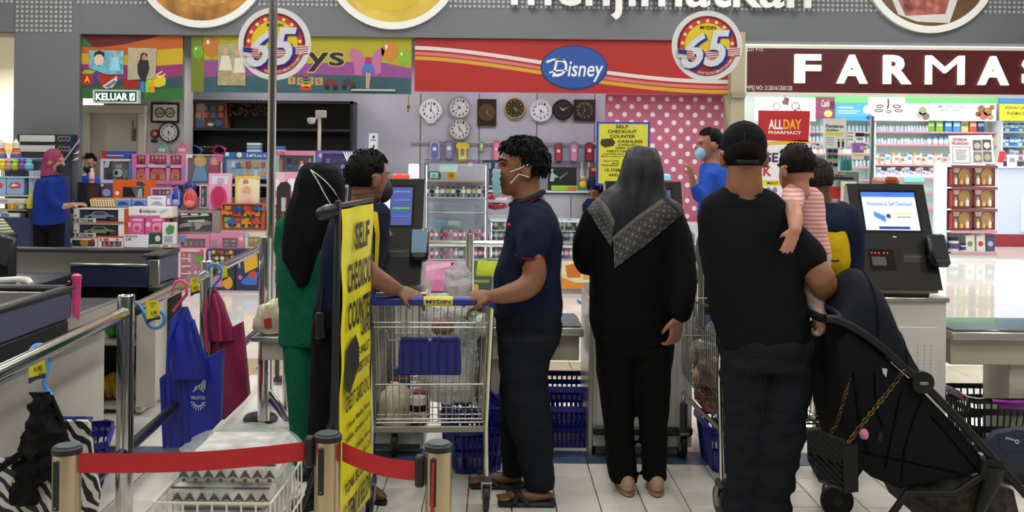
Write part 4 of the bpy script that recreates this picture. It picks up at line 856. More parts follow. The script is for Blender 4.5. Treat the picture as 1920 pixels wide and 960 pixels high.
t,g = pkg('black_gift_box','wide black gift box with a silver figure picture','box',1028,313,1081,357,YB-.4,.1,'#131316',group='watch gift boxes'); relief(t,g,'figure_print','#a8bcc0',[(1031,340),(1033,326),(1036,322),(1039,326),(1048,332),(1040,333),(1039,340)],.002,.001); rdisc(t,g,'figure_print','#b8c4c4',1035,319,2.6,.002,.001); relief(t,g,'figure_print','#6a7478',[(1048,333),(1064,322),(1065,324),(1050,337)],.002,.001)
t,g = pkg('green_toy_pack','long lime green and orange toy pack on back counter','toy pack',1034,348,1083,357,YB-.55,.1,'#8fc02a',group='watch gift boxes'); flat(t,g,'print','#d8682a',1064,350,1080,356,.002)
for x,c1,lab in ((1091,'#d8d8dc','left'),(1104,'#cfcfd6','right')):
    t = thing('toy_bottle',lab+' one of two small white bottles hung at rail end','bottle',W(x,328,YB-.3),group='hung bottles'); b = MB(); b.lathe([(.012,-.12),(.03,-.1),(.026,-.02),(.012,.02),(.02,.05),(.016,.1),(.005,.11)],W(x,318,YB-.06),12); b.build('bottle',mat(c1,.3),t); b = MB(); b.lathe([(.013,0),(.013,.03),(.004,.032)],W(x,301,YB-.06),10); b.build('cap',mat('#8a8a90',.3),t)
t = thing('toy_figure','small yellow toy figure on the back counter','toy',W(1093,357,YB-.42)); b = MB(); b.ell(W(1093,347,YB-.4),.055,.045,.06); b.build('body',mat('#d8b02a',.4),t); b = MB(); b.ell(W(1093,334,YB-.4),.035,.035,.035); b.build('head',mat('#c8a878',.5),t); b = MB(); b.ell(W(1093,353,YB-.42),.05,.035,.02); b.build('foot',mat('#3f8a3a',.4),t)
t = thing('toy_box_stack','dark red toy box by the yellow figure','toy box',W(1117,334,YB-.35)); MB().box(W(1117,324,YB-.35),(26*S(13),.15,22*S(13)),bev=.004).build('carton',mat('#6a2a30',.5),t); b = MB(); b.box(W(1117,318,YB-.43),(16*S(13),.01,6*S(13))); b.build('print',mat('#c8a04a',.5),t)
t = thing('white_small_box','tall white printed carton on the display right end','box',W(700,287,12.4)); 
MB().box(W(700,268,12.5),(16*S(12.5),.1,35*S(12.5)),bev=.003).build('carton',mat('#dfe2ea',.4),t)
f = pxf(700,268,12.445)
for yy in (-10,8): b = MB(); f.poly(b,[(-2,yy),(1,yy-5),(3,yy-2),(1,yy+2)],.002,.002); f.rect(b,-5,yy+4,5,yy+5,.002,.002); b.build('print',mat('#2a2f40',.5),t,smooth=0)
MB().box(W(688,268,12.5),(7*S(12.5),.1,35*S(12.5))).build('side_panel',mat('#7f93b8',.4),t)
step(686,712,286,12.42,.16)
# ---- back counter and glass cases
zc = W(960,357,YB-.5).z
t = thing('back_counter','white counter along the kiosk back wall','counter',(W(1000,400,YB-.3).x,YB-.3,0))
MB().box((W(980,400,YB-.3).x,YB-.32,zc/2-.02),(2.9,.5,zc-.04)).build('body',mat('#c9c8d2',.5),t); MB().box((W(980,400,YB-.3).x,YB-.34,zc-.012),(2.96,.58,.024),bev=.004).build('top',mat('#dcdce4',.35),t)
for x in (840,900,960,1010,1070): MB().box((W(x,400,YB-.58).x,YB-.575,zc/2),(.008,.01,zc-.1)).build('door_gap',mat('#6a6a74',.6),t)
MB().box((W(980,400,YB-.3).x,YB-.09,W(960,301,YB).z),(2.7,.16,.012)).build('glass_shelf',glass('#dff0f0',.3),t)
GL = glass('#eefaff',.07)
LEDW = mat('#f4f6ff',.4,0,emit=2.2)
def case(name,label,x0,y0,x1,D,dep,shelves,tall):
    a,b_ = W(x0,y0,D).x,W(x1,y0,D).x; zt = W((x0+x1)/2,y0,D).z
    t = thing(name,label,'display case',((a+b_)/2,D,0)); w = b_-a; cx = (a+b_)/2
    for x in (a+.012,b_-.012):
        for y in (D+.012,D+dep-.012): MB().box((x,y,zt/2),(.024,.024,zt)).build('post',mat('#c0c0c8',.25,.9),t)
    MB().box((cx,D+dep/2,zt),(w,dep,.02)).build('top',mat('#cfe0e4',.1) if not tall else GL,t)
    zb = W((x0+x1)/2,487,D).z
    MB().box((cx,D+dep/2+.01,zb/2),(w-.03,dep-.03,zb)).build('base',mat('#d0cdd8',.5),t)
    for n_,y in enumerate(shelves): 
        z = W((x0+x1)/2,y,D).z; MB().box((cx,D+dep/2,z-.006),(w-.03,dep-.04,.01)).build('shelf',glass('#e6f6f6',.35),t)
        MB().box((cx,D+.012,z+.0),(w-.05,.012,.012)).build('shelf_edge',mat('#c8d4d8',.3,.3),t)
    MB().box((cx,D+.003,(zt+zb)/2),(w-.04,.006,zt-zb-.02)).build('front_glass',GL,t)
    MB().box((cx,D+dep-.01,(zt+zb)/2),(w-.03,.012,zt-zb)).build('back_panel',mat('#bfbccb',.4),t)
    for x in (a+.03,) if not tall else (a+.03,b_-.03): MB().box((x,D+.04,(zt+zb)/2),(.012,.012,zt-zb-.04)).build('light_strip',LEDW,t)
    return t
case('glass_showcase','tall glass showcase with watches beside the first kiosk screen',795,307,916,11.75,.45,(371,398,452,487),True)
case('glass_counter','long low glass watch counter in front of the clock wall',917,415,1125,11.8,.55,(410.5,446,487) and (433,452,487),False)
# watches
def watch_proto(c_strap,c_face,c_case,k=1.45):
    t = thing('wristwatch','w','watch',(0,0,0),world=False)
    b = MB(); b.tube([(0,.025*math.cos(a)+.03,.045+.04*math.sin(a)) for a in [2*PI*i/14 for i in range(14)]],.0085,6,closed=True); b.build('strap',mat(c_strap,.45),t)
    b = MB(); b.lathe([(.022,0),(.024,.006),(.018,.012)],(0,.006,.05),14,rm('X',PI/2)); b.build('watch_case',mat(c_case,.2,.7),t)
    b = MB(); b.lathe([(.017,0),(.017,.003)],(0,-.0065,.05),14,rm('X',PI/2)); b.build('dial',mat(c_face,.3),t)
    b = MB(); b.box((0,.035,.006),(.026,.03,.012),bev=.003); b.build('stand',mat('#c8c8d4',.3),t)
    for c in t.children:
        for v in c.data.vertices: v.co *= k
    subs(t); return t
PROT = {}
def watches(xs,y,D,sets,label,group):
    for i,x in enumerate(xs):
        cs = sets[i % len(sets)]
        if cs not in PROT: PROT[cs] = watch_proto(*cs); o = PROT[cs]
        else: o = dup(PROT[cs])
        o.location = W(x,y,D); o.location.y = D; o['label'] = label+', '+ORD[i]+' from left'; o['group'] = group
BW = [('#1c1c20','#d8d8d8','#c8c8c8'),('#2a2420','#1a1a1e','#c0b8a0'),('#e0ddd8','#e8e8e8','#d0c8a8'),('#6a2a2a','#e0e0e0','#c8c8c8'),('#26262c','#c8b070','#c8b070')]
KD = [('#d85a94','#f0d0e0','#d86a9a'),('#8a2a4a','#e8c0c8','#b03a5a'),('#c89aa8','#f0e0e4','#d0a0b0'),('#2a3a6a','#c85a5a','#3a4a8a'),('#e08a9a','#a83a5a','#d87a8a'),('#e6e0e4','#d8506a','#d0d0d4')]
WT = [('#dcd8cc','#e8e4d8','#c8c0a0'),('#1a1a1c','#d8d8d8','#d0d0d0'),('#c8c2b0','#3a3a3a','#c0b890'),('#e4e2dc','#f0f0f0','#d8d8d8')]
SR = lambda a,b_,n: [a+(b_-a)*i/(n-1) for i in range(n)]
watches(SR(800,908,12),370,11.86,BW,'wristwatch on the upper shelf of the tall glass showcase','watches on the upper showcase shelf')
watches(SR(800,908,13),451,11.86,KD,'childrens watch on the middle shelf of the tall glass showcase','childrens watches on the middle showcase shelf')
watches(SR(800,910,13),486,11.86,KD+WT,'wristwatch on the lowest shelf of the tall glass showcase','watches on the lowest showcase shelf')
watches(SR(921,1118,24),432,11.92,WT,'pale wristwatch on the upper shelf of the low glass counter','watches on the upper counter shelf')
watches(SR(921,1118,22),452,11.98,[BW[0],WT[3],WT[1]],'black and white wristwatch on the middle shelf of the low counter','watches on the middle counter shelf')
watches(SR(921,1118,22),486,11.92,[WT[3],KD[2],BW[0],KD[0]],'wristwatch on the lowest shelf of the low glass counter','watches on the lowest counter shelf')
# clocks and card inside the tall showcase
Dq = 11.95
t = thing('alarm_clock','teal alarm clock on top shelf of the glass showcase','clock',W(814,336,Dq),group='alarm clocks'); f = pxf(814,329,Dq); b = MB(); f.poly(b,[(-11,7),(-13,0),(-10,-8),(10,-8),(13,0),(11,7)],0,.07); b.build('case',mat('#2a6a70',.35),t); b = MB(); f.rect(b,-8,-6,8,5,.003,.003); b.build('dial',mat('#b8d4d8',.3),t,smooth=0); b = MB(); f.poly(b,[(0,-3),(3,4),(2,4),(0,-1),(-2,4),(-3,4)],.005,.001); b.build('hand',mat('#1a2a2c',.4),t,smooth=0)
t = thing('alarm_clock','round yellow alarm clock on top shelf of the glass showcase','clock',W(846,336,Dq),group='alarm clocks'); f = pxf(846,329,Dq); b = MB(); f.disc(b,0,0,8,0,.06,24); b.build('case',mat('#e0c020',.35),t); b = MB(); f.disc(b,0,0,5.4,.003,.003,20); b.build('dial',mat('#c89a10',.3),t); b = MB(); f.disc(b,0,0,1.6,.005,.002,10); b.build('hand_hub',mat('#6a4a10',.4),t)
step2 = MB().box(W(852,338,Dq+.06),(116*S(Dq),.3,.02)).build('shelf',mat('#b89a78',.5),bpy.data.objects['glass_showcase'])
b = MB(); pxf(821,309,Dq-.08).poly(b,[(4,0),(37,0),(36,13),(2,13)],0,.004); tag(b.build('price_card',mat('#c8e0d8',.4),None,org=W(840,322,Dq-.08)),'pale green paper card leaning in the glass showcase','card')
MB()
for x0,y0,x1,y1,c,lab,c2 in ((920,448,962,478,'#23262c','black',0),(868,404,900,446,'#8fa4b8','pale blue',0)):
    pass
t,g = pkg('gift_case','open dark green watch gift case in low counter','box',897,447,936,484,12.1,.1,'#2a4034',(900,449,934,465),'#4a6a52',group='gift cases'); flat(t,g,'print','#6a7a6a',901,468,932,470,.002)
t,g = pkg('blue_card_pack','pale blue watch card on the showcase shelf','card',806,412,868,424,12.05,.02,'#8ab0c8',group='gift cases'); flat(t,g,'print','#d8dcc8',840,414,862,421,.002)
MB().box(W(837,425,12.05),(64*S(12),.1,.012)).build('shelf',glass('#e6f6f6',.35),bpy.data.objects['glass_showcase'])
# toy boat on the counter: red hull
t = thing('toy_boat','shiny red toy boat displayed above the low glass counter','toy',W(929,393,12.3)); f = pxf(929,378,12.3)
b = MB()
rings = []
for i in range(13):
    u = -1+i/6; w = math.sqrt(max(.02,1-u*u*.9)); rings.append([f.p(u*25,6+9*w*math.sin(a)*(.5 if math.sin(a) < 0 else 1),.09*w*math.cos(a)) for a in [2*PI*j/12 for j in range(12)]])
b.loft(rings); b.build('hull',mat('#8e1420',.15,0,coat=.6),t)
b = MB()
rings = []
for i in range(11):
    u = -1+i/5; w = math.sqrt(max(.03,1-u*u)); rings.append([f.p(u*19,-4-13*w*max(0,math.sin(a)),.07*w*math.cos(a)) for a in [PI*j/8 for j in range(9)]])
b.loft(rings); b.build('canopy',mat('#b01c28',.15,0,coat=.6),t); b = MB(); f.poly(b,[(-2,-2),(2,-8),(22,-9),(22,-2)],.085,.01); b.build('windscreen',mat('#dcd8dc',.2),t)
b = MB(); b.box(W(929,403,12.3),(40*S(12.3),.12,.02)); b.box(W(929,398,12.3),(8*S(12.3),.06,.06)); b.build('stand',mat('#c8c8cc',.3),t)
MB().box(W(929,412,12.3),(50*S(12.3),.2,.1)).build('pedestal',mat('#b8b8c0',.4),t)
# printed front panels under the glass
def pic_panel(x0,y0,x1,y1,D,c,label,parts):
    f = pxf(x0,y0,D); t = thing('picture_panel',label,'poster',f.p((x1-x0)/2,y1-y0),group='pictures on the counter fronts'); b = MB(); f.rect(b,0,0,x1-x0,y1-y0,0,.015); b.build('sheet',mat(c,.4,0,var=.15,scale=6),t,smooth=0)
    g = Fr(f.o-f.u*x0-f.v*y0,f.u,f.v,f.n)
    for nm,cc,pts in parts: relief(t,g,nm,cc,pts,.003,.002)
    return t,g
pic_panel(790,489,872,545,11.72,'#d890b4','pink poster on the glass showcase base',[('swirl_print','#e6b4cc',[(795,500),(830,492),(868,490),(840,500),(800,508)]),('swirl_print','#c8709c',[(795,540),(815,524),(860,524),(866,545),(800,545)]),('gold_print','#d8b45a',[(846,492),(862,491),(858,497),(846,497)])])
pic_panel(886,489,932,518,11.74,'#b8c832','bright green and yellow poster below the low counter',[('dark_print','#4a6a2a',[(886,489),(896,489),(892,518),(886,518)])])
pic_panel(932,489,1052,545,11.78,'#c8c4cc','plain grey counter front behind the polo shirt man',[('skirting','#8a8890',[(932,538),(1052,538),(1052,545),(932,545)])])
pic_panel(1053,489,1128,541,11.74,'#d8d4a8','orange and yellow poster at the right counter end',[('orange_print','#d8862a',[(1053,520),(1080,530),(1128,528),(1128,541),(1053,541)]),('warm_print','#c86a2a',[(1060,498),(1076,494),(1092,506),(1088,520),(1064,520)]),('warm_print','#d8a03a',[(1090,500),(1110,498),(1112,522),(1094,524)])])
t,g = pic_panel(1285,500,1375,540,11.9,'#cfe0d8','white and green panel lettered ANGRY behind the second cart',[('green_print','#5a9a4a',[(1285,528),(1375,524),(1375,540),(1285,540)]),('red_print','#b83a30',[(1300,500),(1306,500),(1312,512),(1306,512)])]); rtext(t,g,'ANGRY','#1d2a22',1296,508,1333,524,.006,.03)
t = thing('low_counter','white low counter behind the polka panel customers','counter',(W(1240,480,11.95).x,11.95,0)); a,b_ = W(1126,480,11.95).x,W(1366,480,11.95).x; MB().box(((a+b_)/2,12.06,.42),(b_-a,.24,.84)).build('body',mat('#c8c6cc',.5),t); MB().box(((a+b_)/2,12.1,.85),(b_-a+.0,.3,.025),bev=.004).build('top',mat('#dcdce0',.3),t)
t,g = pkg('dark_box_stack','dark green boxed set below the green poster','box',886,519,922,545,11.62,.12,'#3a4432',group='gift cases'); flat(t,g,'label_print','#7a8a5a',888,524,918,530,.002); rdisc(t,g,'label_print','#b89a2a',892,538,6,.002,.001)
# ============================================================ pharmacy
rp = random.Random(11)
DB = 20.6
def shelf_unit(name,label,x0,x1,D,ys,yt,backc='#e8f2f0',edge='#d88a9a',dep=.35):
    a,b_ = W(x0,250,D).x,W(x1,250,D).x; zt = W((x0+x1)/2,yt,D).z
    t = thing(name,label,'shelf',((a+b_)/2,D,0))
    MB().box(((a+b_)/2,D+dep+.02,zt/2),(b_-a,.04,zt)).build('back_panel',mat(backc,.5),t)
    for x in (a+.015,b_-.015): MB().box((x,D+dep/2,zt/2),(.03,dep,zt)).build('side_panel',mat('#dfe6e6',.5),t)
    for y in ys:
        z = W((x0+x1)/2,y,D).z
        MB().box(((a+b_)/2,D+dep/2,z-.012),(b_-a-.04,dep,.02)).build('shelf_board',mat('#eef0ee',.45),t)
        MB().box(((a+b_)/2,D-.006,z-.014),(b_-a-.04,.012,.035)).build('price_strip',mat(edge,.5),t)
    MB().box(((a+b_)/2,D+dep/2,.05),(b_-a,dep,.1)).build('plinth',mat('#b8bcbc',.5),t)
    return t
shelf_unit('pharmacy_shelf','long white back wall shelf of bottles in the pharmacy',1640,1872,DB,(247,271,309,333,360,390),226)
shelf_unit('pharmacy_shelf','white bottle shelf behind the red banner in the pharmacy',1500,1638,DB+.02,(247,267,288,312,336,362),226)
shelf_unit('pharmacy_shelf','glass fronted medicine shelf behind the pharmacist counter',1878,1990,DB-.2,(247,274,300,330),226,'#cfe0ea','#9aa8b0')
def bottle_proto(body,cap,h=.12,r=.036,lab='#e8e8ec'):
    t = thing('medicine_bottle','b','bottle',(0,0,0),world=False)
    b = MB(); b.lathe([(r*.9,0),(r,.006),(r,h*.7),(r*.6,h*.8),(r*.6,h*.82)],(0,0,0),10); b.build('body',mat(body,.35),t)
    b = MB(); b.lathe([(r*.7,h*.8),(r*.7,h),(r*.6,h)],(0,0,0),10); b.build('cap',mat(cap,.4),t)
    b = MB(); b.lathe([(r*1.02,h*.15),(r*1.02,h*.6)],(0,0,0),10); b.build('paper_label',mat(lab,.5),t); subs(t)
    return t
def carton_proto(c1,c2,w,h,d=.09):
    t = thing('medicine_carton','c','box',(0,0,0),world=False)
    MB().box((0,0,h/2),(w,d,h),bev=.003).build('carton',mat(c1,.45),t); MB().box((0,-d/2-.001,h*.62),(w*.8,.002,h*.3)).build('printed_label',mat(c2,.45),t)
    return t
BP = {}; CN = {'#e6dfe6': 'white','#e6e0d0': 'cream','#d8c8b0': 'beige','#c8d8d0': 'mint','#e0e4ea': 'bluish white','#e8d8dc': 'pinkish','#d8d0a8': 'yellowish','#1f7a52': 'dark green','#e0a080': 'orange','#d8b84a': 'yellow','#dcd0e4': 'lilac','#e6e6ea': 'white','#3f86c8': 'blue','#2a6ab0': 'deep blue','#c8d4dc': 'grey','#8a6a7a': 'mauve','#dfe6ee': 'white'}
def row(x0,x1,n,y,D,kinds,label,group,cat='bottle',jit=.15):
    for i in range(n):
        k = kinds[i % len(kinds)] if not isinstance(kinds,tuple) else kinds
        if k not in BP: BP[k] = (bottle_proto if k[0] == 'b' else carton_proto)(*k[1:]); o = BP[k]
        else: o = dup(BP[k])
        x = x0+(x1-x0)*(i+.5)/n+rp.uniform(-jit,jit); p = W(x,y,D); o.location = (p.x,D+.1+rp.uniform(0,.05),p.z+.001); o['label'] = label.format(CN.get(k[1],'pale')+' '+('bottle' if k[0] == 'b' else 'carton'))+(', '+ORD[i]+' from left' if n > 1 else ''); o['group'] = group
WB = ('b','#dfe6ee','#f4f6f8',.13,.034,'#c8d4e4'); WB2 = ('b','#e8eaf0','#c8d8ec',.13,.034,'#b8c4d8'); WB3 = ('b','#d8dce0','#8a94a0',.12,.032,'#d8d0b8')
BB = ('b','#a8c4e4','#5a8fd0',.17,.055,'#dfe8f4'); AB = ('b','#b88a5a','#2a2a2a',.15,.034,'#e6d8c0')
row(1642,1745,18,247,DB,[WB,WB2,WB],'small white supplement bottle on the top pharmacy shelf','bottles on the top pharmacy shelf')
for i,(c,c2,nm) in enumerate((('#6fae2c','#cfe0b8','left green'),('#7fb83a','#d8e6c0','right green'),('#2f86c8','#d0e4f0','left blue'),('#3a90d0','#d0e4f0','right blue'),('#d8cc7a','#8a8a5a','yellow'),('#d8562a','#f0d0b8','orange'),('#24467a','#b8c8dc','navy'))):
    row(1742+i*15.6,1742+(i+1)*15.6,1,247,DB-.02,('c',c,c2,.15,.24),nm+' carton in the row on the top pharmacy shelf','coloured cartons on the pharmacy shelf')
row(1642,1742,16,271,DB,[WB,WB2,WB,WB3],'white tablet bottle on the second pharmacy shelf','bottles on the second pharmacy shelf')
row(1742,1785,4,271,DB,BB,'large pale blue tub on the second pharmacy shelf','blue tubs on the pharmacy shelf'); row(1786,1868,12,271,DB,[('c','#e0a080','#f0d8c8',.1,.16),('c','#d8b84a','#f0e8c0',.11,.17)],'{} at the right of the second pharmacy shelf','cartons on the second pharmacy shelf')
MIX = [('c','#e6dfe6','#c87a8a',.09,.2),('b','#e6e0d0','#d8d8d8',.24,.035,'#c8b890'),('c','#d8c8b0','#a86a5a',.08,.17),('b','#c8d8d0','#5a9a7a',.22,.032,'#e0e8e0'),('c','#e0e4ea','#7a9ac8',.1,.22),('b','#e8d8dc','#b84a6a',.25,.03,'#e0b8c4'),('b','#d8d0a8','#c8b040',.26,.036,'#e8e0b8')]
row(1642,1790,26,309,DB,MIX,'{} on the third pharmacy shelf','goods on the third pharmacy shelf')
row(1790,1868,10,309,DB,[('b','#1f7a52','#185c40',.28,.04,'#2a9a68'),MIX[3],MIX[5],MIX[0]],'{} at the right of the third pharmacy shelf','lotions on the third pharmacy shelf')
row(1642,1760,22,333,DB,[MIX[0],MIX[4],('c','#dcd0e4','#a88ac0',.09,.15),('c','#e6e6ea','#b8a0c0',.08,.13),WB],'small {} on the fourth pharmacy shelf','goods on the fourth pharmacy shelf')
for k,(y,nm) in enumerate(((247,'first'),(267,'second'),(288,'third'),(312,'fourth'))):
    row(1503,1636,18,y,DB+.02,[WB,WB2] if k != 2 else [MIX[0],MIX[2],MIX[4]],'small {} on the '+nm+' shelf behind the red banner','products on the '+nm+' shelf behind the banner')
for k,y in enumerate((247,274,300,330)):
    row(1880,1930,6,y,DB-.2,[('c','#3f86c8','#c8dcec',.11,.17),('c','#c8d4dc','#7a8a98',.1,.14),('c','#2a6ab0','#d0e0ee',.12,.18)] if k < 2 else [MIX[0],('c','#8a6a7a','#d0c0c8',.1,.15),MIX[4]],'{} on shelf %s behind the pharmacist counter' % ('one','two','three','four')[k],'boxes on pharmacist shelf %s' % ('one','two','three','four')[k])
# header boards above the shelves
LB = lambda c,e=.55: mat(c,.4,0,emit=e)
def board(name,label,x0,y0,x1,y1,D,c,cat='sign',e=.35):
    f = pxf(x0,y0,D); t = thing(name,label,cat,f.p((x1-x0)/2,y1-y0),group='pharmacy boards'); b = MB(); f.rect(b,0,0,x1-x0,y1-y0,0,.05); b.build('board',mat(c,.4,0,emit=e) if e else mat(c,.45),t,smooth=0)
    return t,Fr(f.o-f.u*x0-f.v*y0,f.u,f.v,f.n)
DH = DB-.1
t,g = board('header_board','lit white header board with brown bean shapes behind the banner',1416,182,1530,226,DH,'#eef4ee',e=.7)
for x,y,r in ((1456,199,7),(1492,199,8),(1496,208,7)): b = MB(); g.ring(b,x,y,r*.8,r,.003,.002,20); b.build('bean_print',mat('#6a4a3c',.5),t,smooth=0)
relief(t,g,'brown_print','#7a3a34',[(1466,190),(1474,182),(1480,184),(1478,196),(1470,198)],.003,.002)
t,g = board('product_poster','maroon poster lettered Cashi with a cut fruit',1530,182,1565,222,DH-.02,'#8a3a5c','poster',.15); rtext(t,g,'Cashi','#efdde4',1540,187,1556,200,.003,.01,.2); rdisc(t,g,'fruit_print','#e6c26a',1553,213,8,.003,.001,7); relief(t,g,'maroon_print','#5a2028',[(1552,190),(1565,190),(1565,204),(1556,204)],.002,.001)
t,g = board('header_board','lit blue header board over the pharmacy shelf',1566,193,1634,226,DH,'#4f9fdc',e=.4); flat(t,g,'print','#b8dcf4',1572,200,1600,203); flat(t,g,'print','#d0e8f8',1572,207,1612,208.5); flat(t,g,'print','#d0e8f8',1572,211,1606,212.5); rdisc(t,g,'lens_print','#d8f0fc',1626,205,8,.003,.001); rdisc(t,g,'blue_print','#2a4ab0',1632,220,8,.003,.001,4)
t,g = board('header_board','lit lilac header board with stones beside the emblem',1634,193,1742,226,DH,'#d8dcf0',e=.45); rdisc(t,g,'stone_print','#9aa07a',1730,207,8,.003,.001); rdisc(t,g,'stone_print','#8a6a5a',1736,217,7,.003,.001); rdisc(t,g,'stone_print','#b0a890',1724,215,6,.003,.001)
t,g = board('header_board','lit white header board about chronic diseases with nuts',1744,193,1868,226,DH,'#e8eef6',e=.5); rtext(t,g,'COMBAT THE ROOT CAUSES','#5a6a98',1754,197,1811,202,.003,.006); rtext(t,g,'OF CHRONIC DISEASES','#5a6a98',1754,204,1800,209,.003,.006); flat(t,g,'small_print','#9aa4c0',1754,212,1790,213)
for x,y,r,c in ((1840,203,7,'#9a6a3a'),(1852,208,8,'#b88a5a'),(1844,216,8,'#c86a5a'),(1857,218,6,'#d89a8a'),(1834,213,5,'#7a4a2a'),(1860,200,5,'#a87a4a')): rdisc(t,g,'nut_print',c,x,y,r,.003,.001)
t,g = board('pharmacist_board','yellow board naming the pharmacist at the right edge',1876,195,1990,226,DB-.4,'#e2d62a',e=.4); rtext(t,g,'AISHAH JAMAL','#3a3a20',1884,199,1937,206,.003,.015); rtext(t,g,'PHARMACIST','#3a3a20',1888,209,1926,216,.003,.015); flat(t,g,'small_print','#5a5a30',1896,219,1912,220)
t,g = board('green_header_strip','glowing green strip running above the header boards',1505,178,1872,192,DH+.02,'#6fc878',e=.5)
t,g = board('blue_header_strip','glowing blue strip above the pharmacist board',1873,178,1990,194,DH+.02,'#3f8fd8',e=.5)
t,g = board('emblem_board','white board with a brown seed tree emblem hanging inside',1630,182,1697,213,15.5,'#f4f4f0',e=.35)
for x,y,rx,ry in ((1650,199,7,3.2),(1682,199,8,3.4),(1648,207,8,3.2),(1667,209,5,3),(1685,207,8,3)): 
    b = MB(); g.disc(b,x,y,rx,.003,.002,18,ry); b.build('seed_print',mat('#5a3a34',.5),t,smooth=0); b = MB(); g.disc(b,x,y,rx*.75,.005,.002,18,ry*.55); b.build('seed_centre',mat('#d8c8c0',.5),t,smooth=0)
b = MB(); b.tube([g.p(1665,185,.004),g.p(1666,196,.004),g.p(1664,203,.004)],.012,6); b.build('stem_print',mat('#5a3a34',.5),t)
# spotlight over the banner
t = thing('spotlight','small bright spotlight above the red pharmacy banner','light',W(1471,203,11.7)); b = MB(); b.ell(W(1471,202,11.6),.035,.03,.035); b.build('bulb',mat('#fffaf0',.3,0,emit=14),t); b = MB(); b.tube([W(1471,200,11.62),W(1471,182,11.75)],.008,6); b.build('arm',mat('#8a8a88',.4),t)
# red roll-up banner
Dq = 11.5; f = pxf(1422,207,Dq); t = thing('banner_stand','red roll-up pharmacy banner behind the man in the cap','banner',(W(1471,400,Dq).x,Dq,0)); g = Fr(f.o-f.u*1422-f.v*207,f.u,f.v,f.n)
zb = .06; hpx = (f.o.z-zb)/S(Dq)+207
pr(t,'banner_sheet',mat('#e2dfe0',.5),lambda b: g.rect(b,1422,207,1519,hpx,0,.01))
pr(t,'red_print',mat('#b2202a',.45,0,var=.08,scale=3),lambda b: g.poly(b,[(1422,207),(1519,207),(1516,265),(1440,263),(1422,264)],.002,.001))
pr(t,'yellow_print',mat('#dcb020',.45),lambda b: g.poly(b,[(1436,266),(1500,262),(1519,263),(1519,268),(1470,270),(1440,272)],.002,.001))
pr(t,'brand_lettering',mat('#f0ecea',.45),lambda b: g.text(b,'ALL',1441,224,1468,242,.003,.03)); pr(t,'brand_lettering',mat('#e6a82a',.45),lambda b: g.text(b,'DAY',1469,223,1503,242,.003,.03)); pr(t,'brand_lettering',mat('#f0ecea',.45),lambda b: g.text(b,'PHARMACY',1441,245,1503,251,.003,.02))
pr(t,'sale_lettering',mat('#2a2452',.45),lambda b: g.text(b,'SE',1436,286,1460,304,.003,.03)); pr(t,'sale_lettering',mat('#b82a30',.45),lambda b: g.text(b,'K',1432,312,1448,330,.003,.03))
pr(t,'yellow_block',mat('#d8cc2a',.45),lambda b: g.rect(b,1424,338,1516,348,.002,.001)); pr(t,'yellow_block_lettering',mat('#3a3a2a',.45),lambda b: g.text(b,'MAVI',1440,340,1460,346,.003,.02))
for x in (1430,1442,1454): b = MB(); b.ell(g.p(x,356,.004),.03,.008,.035); b.build('grape_print',mat(('#3a2430','#a88ab0','#8a7a94')[x % 3],.4),t)
MB().box((W(1471,400,Dq).x,Dq+.02,.035),(.66,.22,.07),bev=.01).build('base',mat('#a8a8aa',.3,.8),t); MB().cyl((W(1471,400,Dq).x,Dq+.03,.06),(W(1471,400,Dq).x,Dq+.03,f.o.z),.012).build('rear_pole',mat('#a8a8aa',.3,.8),t)
# shop window with notices
Dw = 12.1; xa,xb = W(1525,300,Dw).x,W(1640,300,Dw).x
w = MB().box(((xa+xb)/2,Dw+.1,1.1),(xb-xa,.012,2.2)).build('window_1',glass('#e8f4f0',.06),None); struct(w)
MB().box((xb,Dw+.1,1.1),(.03,.05,2.2)).build('window_frame',mat('#8f9894',.3,.8),w)
t,g = board('job_notice','pale notice reading Pembantu Jualan on the pharmacy window',1546,222,1587,277,Dw,'#c9cdc6','notice',0); rtext(t,g,'Pembantu','#22221f',1549,233,1581,239.5,.003,.02); rtext(t,g,'Jualan','#22221f',1549,241,1572,247,.003,.02); flat(t,g,'yellow_print','#c8c040',1548,248,1582,254)
for k in range(5): flat(t,g,'small_print','#7f837c',1549,257+k*3.4,1564,258+k*3.4)
for x in (1573,1581): rdisc(t,g,'figure_print','#2a2c30',x,262,1.6,.003,.001); relief(t,g,'figure_print','#2a2c30',[(x-2.4,265),(x+2.4,265),(x+1.8,276),(x-1.8,276)],.003,.001)
t,g = board('card_notice','small white notice with tiny squares on the window',1589,246,1601,268,Dw,'#d8dcd4','notice',0)
for k in range(6): flat(t,g,'square_print','#6a6460',1591+(k % 2)*5,248+(k//2)*6,1594+(k % 2)*5,251+(k//2)*6)
t,g = board('card_sticker','white and black VISA sticker on the pharmacy window',1604,249,1620,265,Dw,'#e0e2e0','sticker',0); flat(t,g,'dark_print','#1c1c24',1604,249,1620,256); rtext(t,g,'VISA','#2a2a30',1606,258,1618,262.5,.003,.03,.2)
t,g = board('purple_sticker','purple square sticker on the pharmacy window',1600,268,1620,286,Dw,'#8a5aa0','sticker',0); flat(t,g,'code_print','#b8a0c4',1613,273,1619,281)
t,g = board('beige_notice','small beige notice under the purple sticker',1600,285.5,1620,299,Dw,'#d4cdb8','notice',0); flat(t,g,'print','#a89a80',1602,290,1618,291.5)
t,g = board('chinese_notice','pale green and yellow Chinese sales notice beside the first kiosk',1579,340,1606,398,Dw-.3,'#d4d8c4','notice',0); rtext(t,g,'销售','#5a584a',1582,354,1600,363,.003,.01); flat(t,g,'yellow_print','#c4bc38',1581,367,1604,373); rtext(t,g,'助理','#8a8430',1585,368,1600,372.5,.005,.0)
for k in range(3): flat(t,g,'small_print','#9a9c8a',1582,376+k*5,1598,377.4+k*5)
